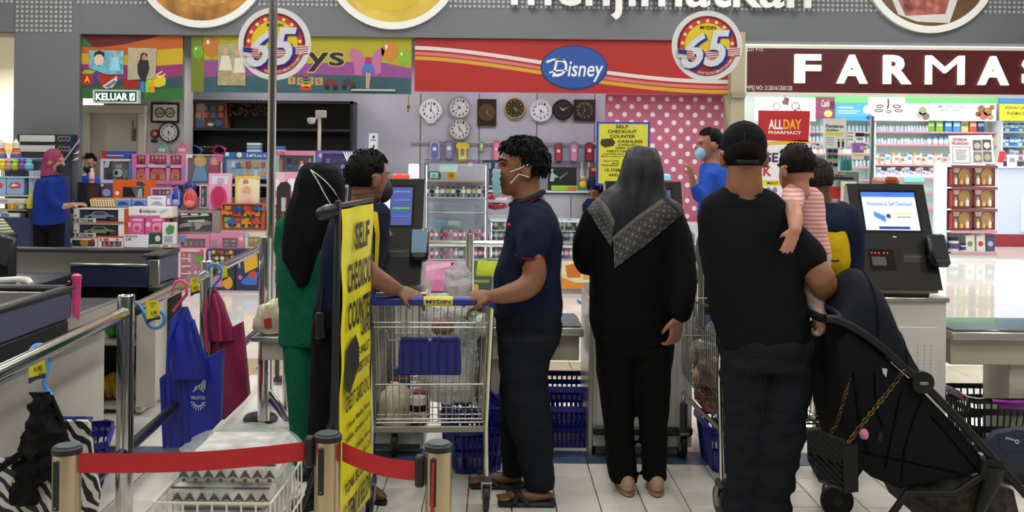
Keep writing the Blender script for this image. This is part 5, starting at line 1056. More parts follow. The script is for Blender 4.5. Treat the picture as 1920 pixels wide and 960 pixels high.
MB().box(g.p(1592,399,-.02),(.2,.05,.02)).build('easel_foot',mat('#8a8a80',.5),t); p = g.p(1592,399,-.02); MB().box((p.x,p.y,p.z/2),(.03,.03,p.z)).build('easel_leg',mat('#8a8a80',.5),t)
# sunglasses stand and small goods
t = thing('sunglasses_stand','slim stand with three pairs of dark sunglasses','display stand',(W(1561,330,12.6).x,12.6,0)); p = W(1561,278,12.6); MB().box((p.x,12.63,p.z/2),(.16,.02,p.z)).build('panel',mat('#b8beb8',.4),t)
for y in (283,294,309):
    b = MB(); g = pxf(1561,y,12.6)
    for s_ in (-1,1): g.disc(b,s_*5,0,4.4,.012,.012,14,ry=3.4)
    g.rect(b,-9,-3,9,-2,.012,.01); b.build('sunglasses',mat('#121214',.15,0,coat=.5),t)
t = thing('wall_bracket_shelf','short black shelf with a green bottle and round soaps','shelf',W(1574,336,11.95)); MB().box(W(1574,334,11.95),(42*S(12),.22,.04),bev=.005).build('board',mat('#1a1a1a',.4),t); p = W(1583,340,11.98); MB().box((p.x,12.03,p.z/2),(.04,.04,p.z)).build('leg',mat('#2a2a2a',.4),t); b = MB(); b.tube([W(1590,338,11.95),W(1596,350,11.93),W(1592,372,11.95)],.006,6); b.build('cable',mat('#1a1a1a',.5),t)
tb = thing('wine_bottle','dark green glass bottle with a white label on the black shelf','bottle',W(1557,331,11.95)); b = MB(); pb = W(1557,331.2,11.95); b.lathe([(.026,0),(.028,.01),(.028,.1),(.011,.13),(.011,.18)],pb,14); b.build('glass',mat('#1f2c18',.12),tb); b = MB(); b.lathe([(.0287,.02),(.0287,.075)],pb,14); b.build('paper_label',mat('#d8d8c8',.5),tb)
for i,(x,c) in enumerate(((1569,'#a83a2a'),(1576,'#b84a30'),(1582,'#8a9a4a'))): b = MB(); b.ell(W(x,328,11.93),.022,.022,.019,nu=12,nv=8); tag(b.build('fruit_soap',mat(c,.5),None,org=W(x,331,11.93)),('dark red','orange red','olive green')[i]+' round fruit soap on the black shelf','soap')
t = thing('red_bag','bright red paper bag hanging under the black shelf','bag',W(1566,372,11.95)); f = pxf(1555,350,11.95); b = MB(); f.poly(b,[(0,0),(22,0),(21,23),(1,23)],0,.06); b.build('bag',mat('#b02028',.5),t); b = MB(); b.tube([f.p(6,0,-.02),f.p(8,-12,-.02),f.p(14,-12,-.02),f.p(16,0,-.02)],.004,6); b.build('handle',mat('#8a1a20',.5),t)
t = thing('teal_bottles','cluster of teal bottles in the pharmacy window','bottle',W(1584,318,12.7)); 
for k,x in enumerate((1579,1586,1593)): b = MB(); p = W(x,320,12.7); b.lathe([(.03,0),(.03,.12),(.012,.15),(.012,.18)],p,12); b.build('bottle',mat('#2a7f84',.25),t)
p = W(1586,322,12.7); MB().box((p.x,12.75,p.z/2),(.3,.2,p.z)).build('plinth',mat('#7a8480',.5),t)
# red gondola with gift packs
DG = 16.9; xa,xb = W(1771,400,DG).x,W(1868,400,DG).x; cx = (xa+xb)/2
t = thing('gondola_shelf','white gondola with brown shelf edges and a testimonial board','shelf',(cx,DG,0))
zt = W(1820,306,DG).z
MB().box((cx,DG+.42,zt/2),(xb-xa,.04,zt)).build('back_panel',mat('#c9cfd4',.5),t)
MB().box((xa+.02,DG+.2,zt/2),(.03,.42,zt)).build('side_panel',mat('#d6dade',.5),t); MB().box((cx,DG+.2,.055),(xb-xa,.42,.11)).build('plinth',mat('#c9c9c4',.5),t)
for y in (310,350,391,432,472):
    z = W(1820,y,DG).z; MB().box((cx+.03,DG+.2,z-.02),(xb-xa-.02,.42,.03)).build('shelf_board',mat('#d8d8d8',.5),t); MB().box((cx+.06,DG-.012,z-.025),(xb-xa-.1,.02,.045)).build('shelf_edge',mat('#7f4440' if y < 432 else '#c08a90',.5),t)
tt = thing('testimonial_board','tilted white board reading Testimoni Pelanggan on the gondola','sign',W(1821,308,DG)); f = pxf(1779,252,DG-.02); f.v = f.v+Vector((0,-.0012,0)); g = Fr(f.o-f.u*1779-f.v*252,f.u,f.v,(0,-1,.12))
pr(tt,'board',mat('#c8c4c4',.5),lambda b: g.poly(b,[(1779,254),(1860,252),(1863,306),(1781,308)],.0,.02))
rtext(tt,g,'TESTIMONI','#8a3038',1784,259,1812,264.5,.003,.03); rtext(tt,g,'PELANGGAN','#8a3038',1784,266,1815,271.5,.003,.03)
b = MB(); [g.rect(b,*r,.003,.002) for r in ((1784,275,1817,275.8),(1784,305,1817,305.8),(1784,275,1784.8,305.8),(1816.2,275,1817,305.8))]; b.build('text_box',mat('#6a6466',.5),tt,smooth=0)
for k in range(6): flat(tt,g,'small_print','#7a7476',1790+(k % 2),281+k*3.4,1811-(k % 3)*2,282.2+k*3.4,.003)
for i,(x,y) in enumerate(((1823,262),(1841,261),(1823,284),(1841,283))): flat(tt,g,'photo_print',('#57534e','#3f3c3a','#7a7064','#6a625a')[i],x,y,x+16,y+20,.003); rdisc(tt,g,'photo_subject',('#a89a90','#c8bcb4','#b4a898','#a09484')[i],x+8,y+11,6,.005,.001)
for r,yb in enumerate((348.5,389.5,430.5)):
    for c in range(2):
        x0 = 1784+c*42; f = pxf(x0,yb-34,DG+.05); tt = thing('gift_pack','%s gift pack of golden oil bottles on the %s brown shelf' % (('left','right')[c],('upper','middle','lower')[r]),'gift pack',f.p(20,34),group='gift packs of oil bottles'); g = Fr(f.o-f.u*x0-f.v*(yb-34),f.u,f.v,f.n)
        b = MB(); f.rect(b,0,0,40,34,-.06,.02); b.build('back_card',mat('#8f4a3c',.5),tt,smooth=0); b = MB(); f.rect(b,0,31,40,34,0,.06); f.rect(b,0,0,2,34,0,.06); f.rect(b,38,0,40,34,0,.06); b.build('tray',mat('#7a2c2c',.5),tt,smooth=0)
        b = MB(); f.rect(b,2,0,38,31,-.002,.001); b.build('film',glass('#ffe6c0',.12,.1),tt,smooth=0)
        b = MB(); f.disc(b,27,15,11,-.04,.012,18,ry=14); b.build('gold_print',mat('#c89a50',.45,0,var=.2,scale=14),tt,smooth=0)
        for k,(bx,h_,cc) in enumerate(((9,17,'#e2d8c0'),(20,12,'#d8a860'),(31,18,'#e6dcc4'))): b = MB(); p = f.p(bx,31,-.03); s_ = S(DG); b.lathe([(3.6*s_,0),(3.8*s_,.01),(3.8*s_,h_*.6*s_),(1.6*s_,h_*.78*s_),(1.6*s_,h_*s_)],p,10); b.build('oil_bottle',mat(cc,.35),tt)
        b = MB(); f.poly(b,[(3,1),(17,1),(15,9),(6,9)],-.025,.004); b.build('paper_label',mat('#dcd8d4',.5),tt,smooth=0)
    for k in range(3): x = 1775.5+k*2.8; p = W(x,yb,DG+.12); tag(MB().box((p.x,p.y,p.z+.155),(.022,.2,.3),bev=.002).build('thin_box',mat(('#9a3038','#b04a50','#8a2a30')[k],.5),None,org=p),ORD[k]+' thin red upright box on the %s gondola shelf beside gift packs' % ('upper','middle','lower')[r],'box','thin red boxes on the %s gondola shelf' % ('upper','middle','lower')[r])
p = W(1787,471,DG+.1)
for k,(x,r_,h_,c,lab) in enumerate(((1787,.09,.24,'#4a3a6a','large purple jar with a dark lid on lowest gondola shelf'),(1806,.05,.14,'#4a3a6a','small purple jar beside the large one on gondola'))):
    p = W(x,471.2,DG+.1); tt = thing('supplement_jar',lab,'jar',p,group='purple jars'); b = MB(); b.lathe([(r_*.95,0),(r_,.01),(r_,h_*.75),(r_*.85,h_*.8)],p,18); b.build('jar',mat('#d0ccd8',.35),tt); b = MB(); b.lathe([(r_*1.01,h_*.2),(r_*1.01,h_*.6)],p,18); b.build('paper_label',mat(c,.4),tt); b = MB(); b.lathe([(r_*.92,h_*.78),(r_*.92,h_),(r_*.8,h_)],p,18); b.build('lid',mat('#1c1c20',.4),tt)
for x,c,lab in ((1811,'#d8d4c8','white sachet pack with green print'),(1831,'#dcd0cc','white sachet pack with red print'),(1849,'#4a4a68','dark blue sachet pack')):
    f = pxf(x,440,DG+.06); tt = thing('sachet_pack',lab+' on the lowest gondola shelf','pack',f.p(8,31),group='sachet packs'); b = MB(); f.poly(b,[(0,2),(16,0),(17,31),(1,31)],0,.05); b.build('pouch',mat(c,.4),tt); b = MB(); f.disc(b,8,17,5,.003,.002,16); b.build('print',mat({'#d8d4c8': '#6a8a4a','#dcd0cc': '#b83a34','#4a4a68': '#a8b0d0'}[c],.5),tt,smooth=0)
# pharmacist counter
DCn = 19.3; xa = W(1866,400,DCn).x; t = thing('pharmacy_counter','white pharmacist counter with a red base at the right edge','counter',(xa+1.2,DCn,0)); zt = W(1900,315,DCn).z; zm = W(1900,366,DCn).z
MB().box((xa+1.1,DCn+.3,(zt+.25)/2),(2.2,.6,zt-.25)).build('body',mat('#c8cdea',.4),t); MB().box((xa+1.1,DCn+.3,.125),(2.2,.6,.25)).build('base',mat('#8a2430',.5),t); MB().box((xa+1.3,DCn-.02,(zm+.3)/2),(1.6,.04,zm-.3)).build('front_panel',mat('#d8dcec',.4),t); MB().box((xa+1.1,DCn+.28,zt+.015),(2.25,.7,.03),bev=.006).build('top',mat('#e8eaf4',.3),t)
f = pxf(1868,283,DCn+.05); f.u = f.u; tt = thing('leaflet_holder','red and white leaflet leaning on the pharmacist counter','leaflet',f.p(8,31)); b = MB(); f.poly(b,[(6,0),(18,1),(12,32),(0,31)],0,.02); b.build('card',mat('#dcd8dc',.5),tt,smooth=0); b = MB(); f.poly(b,[(6,0),(18,1),(14,22),(2,21)],.003,.002); b.build('red_print',mat('#c0303a',.5),tt,smooth=0)
f = pxf(1889,290,DCn+.05); tt = thing('white_notice','white notice standing on the pharmacist counter','notice',f.p(8,26)); b = MB(); f.rect(b,0,0,18,25,0,.02); b.build('card',mat('#e4e6ea',.5),tt,smooth=0); b = MB(); f.rect(b,4,6,14,14,.003,.002); b.build('print',mat('#8a8c94',.5),tt,smooth=0)
# ============================================================ left: staffed checkouts, rail, bags, barrier, yellow sign
NAVY = mat('#1c2340',.4,0,var=.12,scale=4); SLATE = mat('#4a4c66',.5,0,var=.06,scale=5); RUB = mat('#17171a',.45)
PANW = mat('#c9c4b8',.5,0,var=.05,scale=3)
def bx(name,x0,x1,y0,y1,z0,z1,m,t,bev=.004): return MB().box(((x0+x1)/2,(y0+y1)/2,(z0+z1)/2),(x1-x0,y1-y0,z1-z0),bev=bev).build(name,m,t)
# near checkout
t = thing('checkout_counter','near checkout counter with slate blue bagging tray at left edge','counter',(-2.6,4.4,0))
bx('base',-3.4,-2.25,3.35,5.64,.06,.66,PANW,t); bx('plinth',-3.38,-2.29,3.4,5.6,0,.06,RUB,t); bx('belt',-3.4,-2.1,3.35,5.66,.67,.78,mat('#232326',.5,0,bump=.2,scale=40),t)
bx('bumper',-2.31,-2.22,3.35,5.7,.0,.07,RUB,t,.02)
bx('metal_edge',-2.13,-2.09,3.35,5.68,.74,.8,STEEL(),t)
XA = -1.93
bx('tray_side',XA-.03,XA,3.2,4.46,.86,.985,SLATE,t,.01); bx('tray_side_rim',XA-.04,XA+.012,3.2,4.48,.985,1.01,RUB,t,.01)
bx('tray_end',-3.4,XA,4.43,4.46,.86,.985,SLATE,t,.01); bx('tray_end_rim',-3.4,XA+.01,4.42,4.48,.985,1.01,RUB,t,.01); bx('tray_skirt',XA-.06,XA-.005,3.2,4.44,.76,.86,RUB,t,.01)
bx('tray_liner',-3.4,XA-.04,4.405,4.43,.88,.985,STEEL(),t); bx('tray_floor',-3.4,XA-.03,3.2,4.43,.86,.875,STEEL(),t)
# far checkout
t = thing('checkout_counter','far checkout counter with navy front and grey steel bagging trough','counter',(-2.8,6.1,0))
XB = -2.03; xl_ = -3.5
bx('end_wall',XB-.09,XB,5.9,6.25,.83,.99,SLATE,t,.01); bx('end_rim',XB-.1,XB+.012,5.88,6.27,.99,1.015,RUB,t,.01); bx('end_corner',XB-.06,XB+.004,5.885,5.91,.82,.98,STEEL(),t)
bx('end_bumper',XB-.06,XB+.02,5.86,6.2,.79,.83,RUB,t,.015)
bx('back_wall',xl_,XB-.02,6.22,6.25,.83,.99,STEEL(),t); bx('back_rim',xl_,XB,6.2,6.27,.99,1.015,RUB,t,.01); bx('trough_floor',xl_,XB-.09,5.9,6.22,.83,.845,STEEL(),t)
bx('front_panel',W(135,520,5.9).x,XB-.06,5.87,5.9,.815,.94,NAVY,t); bx('front_edge',W(135,520,5.9).x,XB-.06,5.86,5.91,.94,.955,STEEL(),t); bx('under_panel',W(130,550,5.95).x,XB-.06,6.0,6.03,.66,.815,mat('#101014',.6),t)
bx('side_panel',W(275,600,6.2).x,W(277,600,6.2).x+.03,6.02,6.5,.02,.815,PANW,t)
bx('corner_panel',W(277,600,6.2).x,XB-.05,6.0,6.03,.06,.815,PANW,t); bx('rear_panel',xl_,XB-.05,6.48,6.5,.02,.8,mat('#3a372f',.6),t)
zsh1,zsh2 = W(235,690,6.15).z+.16,.05
for z,c in ((W(240,637,6.15).z,'#a8a294'),(.05,'#b0aa98')): bx('shelf',xl_,W(276,600,6.2).x,6.05,6.48,z-.02,z,mat(c,.5),t)
bx('desk_top',xl_-.3,W(135,500,5.8).x,5.2,5.86,.86,.9,mat('#2a2c3a',.3),t,.008); bx('desk_front',xl_-.3,W(135,500,5.8).x,5.22,5.25,.74,.86,NAVY,t)
bx('drawer',W(75,520,5.3).x,W(134,520,5.3).x,5.19,5.22,.78,.855,STEEL(),t); b = MB(); b.lathe([(.012,0),(.012,.012),(.004,.014)],(W(105,520,5.2).x,5.19,.82),12,rm('X',PI/2)); b.build('drawer_lock',mat('#8a8a8a',.3,1),t)
bx('desk_base',xl_-.3,W(130,500,5.8).x,5.4,5.86,.0,.74,mat('#15151c',.6),t)
# green and yellow packs on the shelves of the far checkout
def crumple(name,c,rx,ry,rz,m,label,cat,seed=0,amp=.25,group=None,parent=None,nu=20,nv=14):
    b = MB(); b.ell((0,0,0),rx,ry,rz,nu=nu,nv=nv); vs = []
    for v in b.v:
        n = noise.noise(Vector(v)*14+Vector((seed*3.1,seed,0)))*amp+noise.noise(Vector(v)*35+Vector((0,seed*1.7,0)))*amp*.5
        q = Vector(v)*(1+n); q.z = max(q.z,-rz*.8); vs.append(tuple(q+Vector(c)))
    b.v = vs; o = b.build(name,m,parent,smooth=180 if amp < .15 else 35,org=None if parent is not None else (c[0],c[1],c[2]-rz))
    if parent is None: tag(o,label,cat,group)
    return o
zg = W(240,637,6.15).z
for i,x in enumerate((212,232,255,268)): crumple('plastic_packet',(W(x,600,6.25).x,6.25,zg+.075),.05,.09,.075,mat('#2f9a4a',.2,0,coat=.4),('first','second','third','fourth')[i]+' glossy green packet from the left on the counter shelf','packet',i,.35,'green packets under the counter')
for i,x in enumerate((208,228,250,266)): crumple('plastic_packet',(W(x,720,6.25).x,6.25,.05+.08),.05,.09,.085,mat(('#b8902a','#c8a83a')[i % 2],.25,0,coat=.4),('first','second','third','fourth')[i]+' golden yellow packet from the left on the bottom shelf','packet',i+9,.35,'yellow packets under the counter')
# things on and behind the checkouts
t = thing('receipt_printer','white price scanner handle lying on the near checkout desk','scanner',W(30,532,4.6)); b = MB(); b.tube([W(0,527,4.6),W(35,525,4.6),W(52,527,4.58),W(60,533,4.55)],[.018,.018,.02,.012],10); b.build('handle',mat('#c9c9c4',.35),t); b = MB(); b.box(W(45,533,4.6),(.06,.05,.03),bev=.008); b.build('head',mat('#b8b8b4',.35),t)  # handheld price scanner: curved handle and small head
bx('scanner_shelf',-3.3,-2.1,4.5,4.75,.93,.95,mat('#202028',.4),bpy.data.objects['checkout_counter'])
bx('scanner_shelf_foot',-3.2,-3.1,4.5,4.75,.78,.93,mat('#202028',.4),bpy.data.objects['checkout_counter'])
t = thing('pink_container','hot pink plastic tub standing behind the near checkout tray','tub',(W(144,590,4.9).x,4.9,.78)); b = MB(); p = W(143,590,4.9); b.lathe([(.016,.78),(.018,.79),(.022,.98),(.025,.985),(.025,.995),(.02,.995)],(p.x,4.9,0),18); b.build('tub',mat('#d84a86',.35),t)
b = MB(); b.lathe([(.024,.995),(.025,1.0),(.01,1.01)],(p.x,4.9,0),18); b.build('lid',mat('#c23a74',.35),t)
# register of the near checkout: keyboard + screen at the far left
t = thing('cash_register','black cash register with pale lit keys at the left edge','cash register',W(5,480,5.6)); f = Fr(W(-40,410,5.7),(S(5.6),0,0),(0,-.0012,-S(5.6)*.9),(0,-.7,.7))
b = MB(); f.poly(b,[(0,0),(50,0),(78,30),(20,36)],0,.03); b.build('keyboard',mat('#2c2e30',.4),t)
for r in range(5):
    b = MB(); f.poly(b,[(4+r*4,2+r*6.4),(48+r*5.5,1+r*5.8),(52+r*5.5,5+r*5.8),(6+r*4,6.4+r*6.4)],.008,.006); b.build('key_row',mat('#c9c8a8' if r < 4 else '#8fc070',.4),t)
bx('stand',W(-40,470,5.6).x,W(30,470,5.6).x,5.5,5.62,.9,1.16,RUB,t,.01); b = MB(); b.box(W(8,470,5.45),(.1,.03,.17),rm('Y',.25),bev=.01); b.build('card_reader',mat('#3a3f3c',.3),t)
# far left display: box shelf with pens, stacking toys and bubble packs
DL = 10.3; t = thing('side_counter','navy side counter with stacked goods at the left edge','counter',(W(60,440,DL).x,DL,0)); zt = W(40,408,DL).z
bx('body',W(-30,440,DL).x,W(58,440,DL).x,DL,DL+.5,0,zt,mat('#232c58',.55,0,var=.2,scale=5),t); bx('upper_shelf',W(-30,378,DL).x,W(50,378,DL).x,DL+.12,DL+.45,W(20,380,DL).z-.02,W(20,380,DL).z,mat('#c4c0b4',.5),t); bx('shelf_post',W(48,378,DL).x-.03,W(50,378,DL).x,DL+.12,DL+.45,zt,W(20,320,DL).z,mat('#a8b0c0',.4),t); bx('riser',W(-30,378,DL).x,W(50,378,DL).x,DL+.43,DL+.45,zt,W(20,300,DL).z,mat('#6a6f88',.5),t)
for i,(x0,c) in enumerate(((-22,'#9ab8d8'),(12,'#8fb0d4'))):
    tt,g = pkg('bubble_box',('left','right')[i]+' pale blue display box with red swirl lettering','box',x0,331,x0+33,365,DL+.1,.15,c,group='pale blue display boxes'); relief(tt,g,'swirl_print','#c84a5a',[(x0+4,350),(x0+8,343),(x0+20,341),(x0+28,345),(x0+26,352),(x0+10,354)],.002,.001); relief(tt,g,'cloud_print','#d8e0ea',[(x0+8,348),(x0+14,344),(x0+24,347),(x0+14,350)],.004,.001)
bx('box_shelf',W(-30,366,DL).x,W(50,366,DL).x,DL+.1,DL+.45,W(20,366,DL).z-.02,W(20,366,DL).z,mat('#b8b4a8',.5),t)
for i,(x,c) in enumerate(((6,'#d8c82a'),(17,'#c88a8a'),(29,'#9ac82a'),(42,'#7a3f9a'),(54,'#6ab0c8'))):
    tt = thing('wand_toy',('yellow','pink','lime green','purple','sky blue')[i]+' bundle of bubble wands standing on the side counter','toy',W(x,331,DL+.15),group='bubble wand bundles')
    for k in (-3,0,3): b = MB(); b.cyl(W(x+k,331,DL+.15),W(x+k,310,DL+.15),.006,n=6); b.build('wand',mat('#3a3a44',.5),tt)
    b = MB(); b.lathe([(.02,-.02),(.045,0),(.05,.04),(.03,.06),(.035,.085),(.02,.1)],W(x,316,DL+.15),10); b.build('head',mat(c,.4),tt)
bx('wand_shelf',W(-30,331,DL).x,W(62,331,DL).x,DL+.08,DL+.3,W(20,331.3,DL).z-.015,W(20,331.3,DL).z,mat('#a8c0d8',.5),t)
for i,x in enumerate((2,30)):
    tt = thing('stacking_toy',('left','right')[i]+' rainbow ring stacking tower with a white top','toy',W(x,296,DL+.25),group='rainbow stacking towers')
    for k,c in enumerate(('#5a3a9a','#2f62c0','#c8a02a','#d8742a','#c83a34')): b = MB(); b.lathe([(.058-.006*k,0),(.062-.006*k,.008),(.058-.006*k,.02)],W(x,296-k*3.6,DL+.25),14); b.build('ring',mat(c,.4),tt)
    b = MB(); b.lathe([(.036,0),(.036,.06),(.02,.075),(.012,.1)],W(x,278,DL+.25),12); b.build('top',mat('#dcd8d2',.4),tt)
bx('tower_shelf',W(-30,296,DL).x,W(50,296,DL).x,DL+.15,DL+.42,W(20,296.3,DL).z-.012,W(20,296.3,DL).z,mat('#9aa8c0',.5),t)
for i,(x0,x1,y0,y1,c,lab) in enumerate(((-10,46,372,380,'#d0d0d4','white shallow tray of small goods'),(-8,14,393,402,'#c8ccd0','small white box at the counter end'),(0,37,399,408,'#d6d4d0','flat white and blue carton on the side counter'),(14,26,381,393,'#d8a02a','orange yellow carton under the shelf'),(27,44,383,392,'#c8b89a','beige carton of packets under the shelf'))):
    tt,g = pkg('goods_box',lab,'box',x0,y0,x1,y1,DL+.02 if i != 0 else DL+.05,.14,c,group='goods on the side counter'); flat(tt,g,'print',('#9aa4b0','#8aa0b8','#3f8ab8','#b87a1f','#8a6a4a')[i],x0+2,y0+2,x0+(x1-x0)*.45,y1-2,.002)
bx('goods_shelf',W(-30,381,DL).x,W(50,381,DL).x,DL+.02,DL+.3,W(20,380.3,DL).z-.012,W(20,380.3,DL).z,mat('#b8b4a8',.5),t); bx('goods_shelf',W(-30,393,DL).x,W(50,393,DL).x,DL+.0,DL+.3,W(20,393.3,DL).z-.01,W(20,393.3,DL).z,mat('#a8a49a',.5),t)
t2 = thing('mustard_bottle','yellow squeeze bottle at the end of the side counter','bottle',W(57,390,DL+.02)); b = MB(); p = W(57,391,DL+.03); b.lathe([(.032,0),(.036,.01),(.036,.1),(.02,.12),(.02,.13)],p,12); b.build('body',mat('#c8b82a',.35),t2); b = MB(); b.lathe([(.012,.13),(.008,.16),(.003,.18)],p,10); b.build('nozzle',mat('#d8cc5a',.35),t2)
bx('bottle_ledge',W(48,391,DL).x,W(64,391,DL).x,DL,DL+.1,W(57,391.3,DL).z-.015,W(57,391.3,DL).z,mat('#1c1c28',.5),t); bx('ledge_support',W(50,391,DL).x,W(62,391,DL).x,DL+.02,DL+.1,zt,W(57,393,DL).z,mat('#1c1c28',.5),t)
# long cartons on a shelf against the column, plus second till
DK = 11.7; t = thing('column_shelf','dark shelf unit against the grey column','shelf',(W(95,330,DK).x,DK,0)); bx('body',W(30,330,DK).x,W(118,330,DK).x,DK,DK+.25,0,W(90,288,DK).z,mat('#2a2a44',.5),t); bx('front_cloth',W(95,330,DK).x,W(118,330,DK).x,DK-.03,DK,0,W(120,316,DK).z,mat('#1f2858',.7),t)
for i,y in enumerate((251,270)):
    tt,g = pkg('long_carton',('upper','lower')[i]+' long dark carton with a white print and coloured rings','box',32,y,133,y+18,DK+.02,.2,'#22222e',group='long cartons by the column'); flat(tt,g,'white_print','#c4c2c0',37,y+2,103,y+14,.002)
    for k,c in enumerate(('#4a9a5a','#c85a6a','#5a7ab8')): b = MB(); g.ring(b,113+k*7,y+8,3,5,.003,.002,16); b.build('ring_print',mat(c,.5),tt,smooth=0)
tf = thing('table_flag','small striped flag on a leaning stick beside the pink headscarf woman','flag',W(146,325,11.3)); b = MB(); b.cyl(W(102,326,11.3),W(149,262,11.3),.006,n=6); b.build('stick',mat('#d0d0cc',.4),tf); f = pxf(0,0,11.29); g = Fr(W(146,268,11.29),(S(11.3),0,0),(0,0,-S(11.3)),(0,-1,0))
for k in range(5): b = MB(); g.poly(b,[(1-k*.9,4+k*6),(4-k*.4,2+k*6),(3-k*.9,8+k*6),(-k*1.1-6,9+k*6)],.001,.002); b.build('stripe',mat(('#2a2f68','#8a3a44','#cfc8c4','#8a3a44','#cfc8c4')[k],.6),tf,smooth=0)
bx('flag_base',W(99,326,11.3).x-.03,W(103,326,11.3).x+.02,11.25,11.36,W(142,326,11.3).z-.03,W(142,326,11.3).z,RUB,tf); bx('till_ledge',W(70,400,11.1).x,W(104,400,11.1).x,11.15,11.5,0,W(142,331,11.3).z,mat('#232c58',.6,0,var=.2,scale=4),t)
DT = 11.95; t = thing('till_monitor','black till monitor with a pink bottle on its top','monitor',W(170,390,DT)); g = pxf(0,0,DT); g = Fr(W(146,342,DT),(S(DT),0,0),(0,0,-S(DT)),(0,-1,0))
b = MB(); g.rect(b,0,0,19,46,0,.06); b.build('side_casing',mat('#1c1d22',.4),t); b = MB(); g.poly(b,[(18,0),(42,2),(42,44),(18,47)],.01,.05); b.build('screen_casing',mat('#2c2638',.4),t); b = MB(); g.rect(b,22,6,39,40,.014,.004); b.build('screen',mat('#4a3230',.25),t); bx('foot',W(150,400,DT).x,W(185,400,DT).x,DT,DT+.2,W(165,392,DT).z-.02,W(165,388,DT).z,RUB,t); zf = W(165,392,DT).z-.02
tq = thing('till_counter','dark till counter below the black monitor','counter',(W(170,440,DT).x,DT+.2,0)); bx('body',W(135,440,DT).x,W(190,440,DT).x,DT,DT+.2,0,zf,mat('#10121c',.6),tq); bx('top',W(133,440,DT).x,W(191,440,DT).x,DT-.02,DT+.22,zf-.03,zf,mat('#1a1c28',.4),tq)
tp = thing('drink_bottle','pink and white drink bottle on top of the till monitor','bottle',W(172,343,DT)); p = W(172,343,DT+.02); b = MB(); b.lathe([(.03,0),(.034,.01),(.034,.12),(.018,.15),(.018,.16)],p,14); b.build('body',mat('#d8b0a8',.3),tp); b = MB(); b.lathe([(.0345,.02),(.0345,.05)],p,14); b.build('paper_label',mat('#b04a70',.4),tp); b = MB(); b.lathe([(.02,.155),(.02,.18)],p,12); b.build('cap',mat('#e0d8d8',.4),tp)

# ---- chrome queue rail along the lane
RX = lambda D: -1.585-.052*(D-4.2)
t = thing('guard_rail','chrome guard rail with round posts beside the checkouts','railing',(RX(4.2),4.2,0))
for D in (4.2,5.62,7.4):
    b = MB(); b.lathe([(.05,0),(.05,.012),(.036,.014),(.036,1.0),(.034,1.004),(.03,1.0)],(RX(D),D,0),24); b.build('post',CHROME(),t)
for z,r,m in ((.93,.026,CHROME()),(.33,.024,mat('#3a3d4c',.3,.8))):
    b = MB(); b.cyl((RX(2.6),2.6,z),(RX(7.4),7.4,z),r,n=18); b.build('rail',m,t)
for D in (4.24,5.68): b = MB(); b.cyl((RX(D),D-.0,.93),(RX(D),D+.07,.93),.034,n=16); b.build('rail_clamp',RUB,t)
b = MB(); b.lathe([(.05,0),(.05,.012),(.036,.014),(.036,1.0),(.03,1.004)],(RX(2.6),2.6,0),24); b.build('post',CHROME(),t)
# hooks with price tags
def price_tag(px,py,D,w,h,label,price,bottom=True,slant=0):
    f = Fr(W(px,py,D),(S(D),0,0),(0,0,-S(D)),(0,-1,0)); t = thing('price_tag',label,'price tag',f.p(w/2,h),group='yellow price tags')
    b = MB(); f.poly(b,[(0,2),(w-4,0),(w,h*.78),(w*.04,h*.95)],.0,.002); b.build('card',mat('#d8cc1f',.5),t,smooth=0)
    if bottom: b = MB(); f.poly(b,[(w*.04,h*.82),(w,h*.68),(w,h*.8),(w*.5,h*.86),(w*.06,h)],.0025,.002); b.build('dark_edge',mat('#26284a',.5),t,smooth=0)
    u = f.u*math.cos(.12)+Vector((0,0,1))*S(D)*math.sin(.12)
    g = Fr(f.o,u,f.v,f.n)
    if price:
        for s_,a in (('SHOPPING',(w*.25,h*.12,w*.75,h*.2)),('BAG',(w*.4,h*.24,w*.6,h*.32)),(price,(w*.36,h*.48,w*.8,h*.64)),('MYDIN',(w*.62,h*.7,w*.95,h*.76))): b = MB(); g.text(b,s_,*a,.0045,.015); b.build('lettering',mat('#1a1a14',.5),t,smooth=0)
    return t
def hook(label,pts,r,col): 
    t = MB().tube(pts,r,10).build('plastic_hook',mat(col,.35),None,org=pts[-1]); tag(t,label,'hook','plastic S hooks'); return t
def arcp(cx,cy,D,r,a0,a1,n=10,dy=0): return [W(cx+r*math.cos(a0+(a1-a0)*i/n),cy+r*math.sin(a0+(a1-a0)*i/n),D+dy*i/n) for i in range(n+1)]
D = 3.5; hook('blue hook on the rail holding the black bag',arcp(74,664,D-.05,17,PI*1.1,PI*2.15,10,.06)+[W(92,680,D+.0),W(82,720,D-.04)]+arcp(80,738,D-.05,18,PI*.1,PI*.9,8),.0085,'#4a90d8')
price_tag(53,658,D-.06,34,62,'yellow price tag reading 6.90 on the nearest rail hook','6.90')
D = 4.32; hook('blue hook looped sideways next to the chrome post',[W(246,568,D-.03),W(256,567,D-.03),W(266,580,D-.03),W(275,600,D-.03)]+arcp(292,598,D-.03,17,PI*.85,-PI*.45,12)+[W(290,580,D-.03)],.0085,'#4a90d8')
price_tag(274,563,D-.06,27,44,'yellow price tag on the blue hook beside the chrome post','6.90')
D = 4.95; hook('pink hook on the rail holding the blue shopping bag',arcp(338,538,D,12,PI*1.05,PI*2.1,9)+[W(350,552,D),W(338,566,D),W(325,584,D)],.008,'#d84a80')
price_tag(357,520,D+.2,18,36,'yellow price tag on the rail behind the pink hook','6.90')
D = 5.55; hook('blue hook on the rail holding the maroon bags',arcp(402,508,D,13,PI*1.0,PI*2.15,9)+[W(414,520,D),W(404,532,D),W(396,542,D)],.008,'#3f7fd0')
price_tag(416,498,D+.12,12,30,'small yellow price tag above the maroon bags',None)
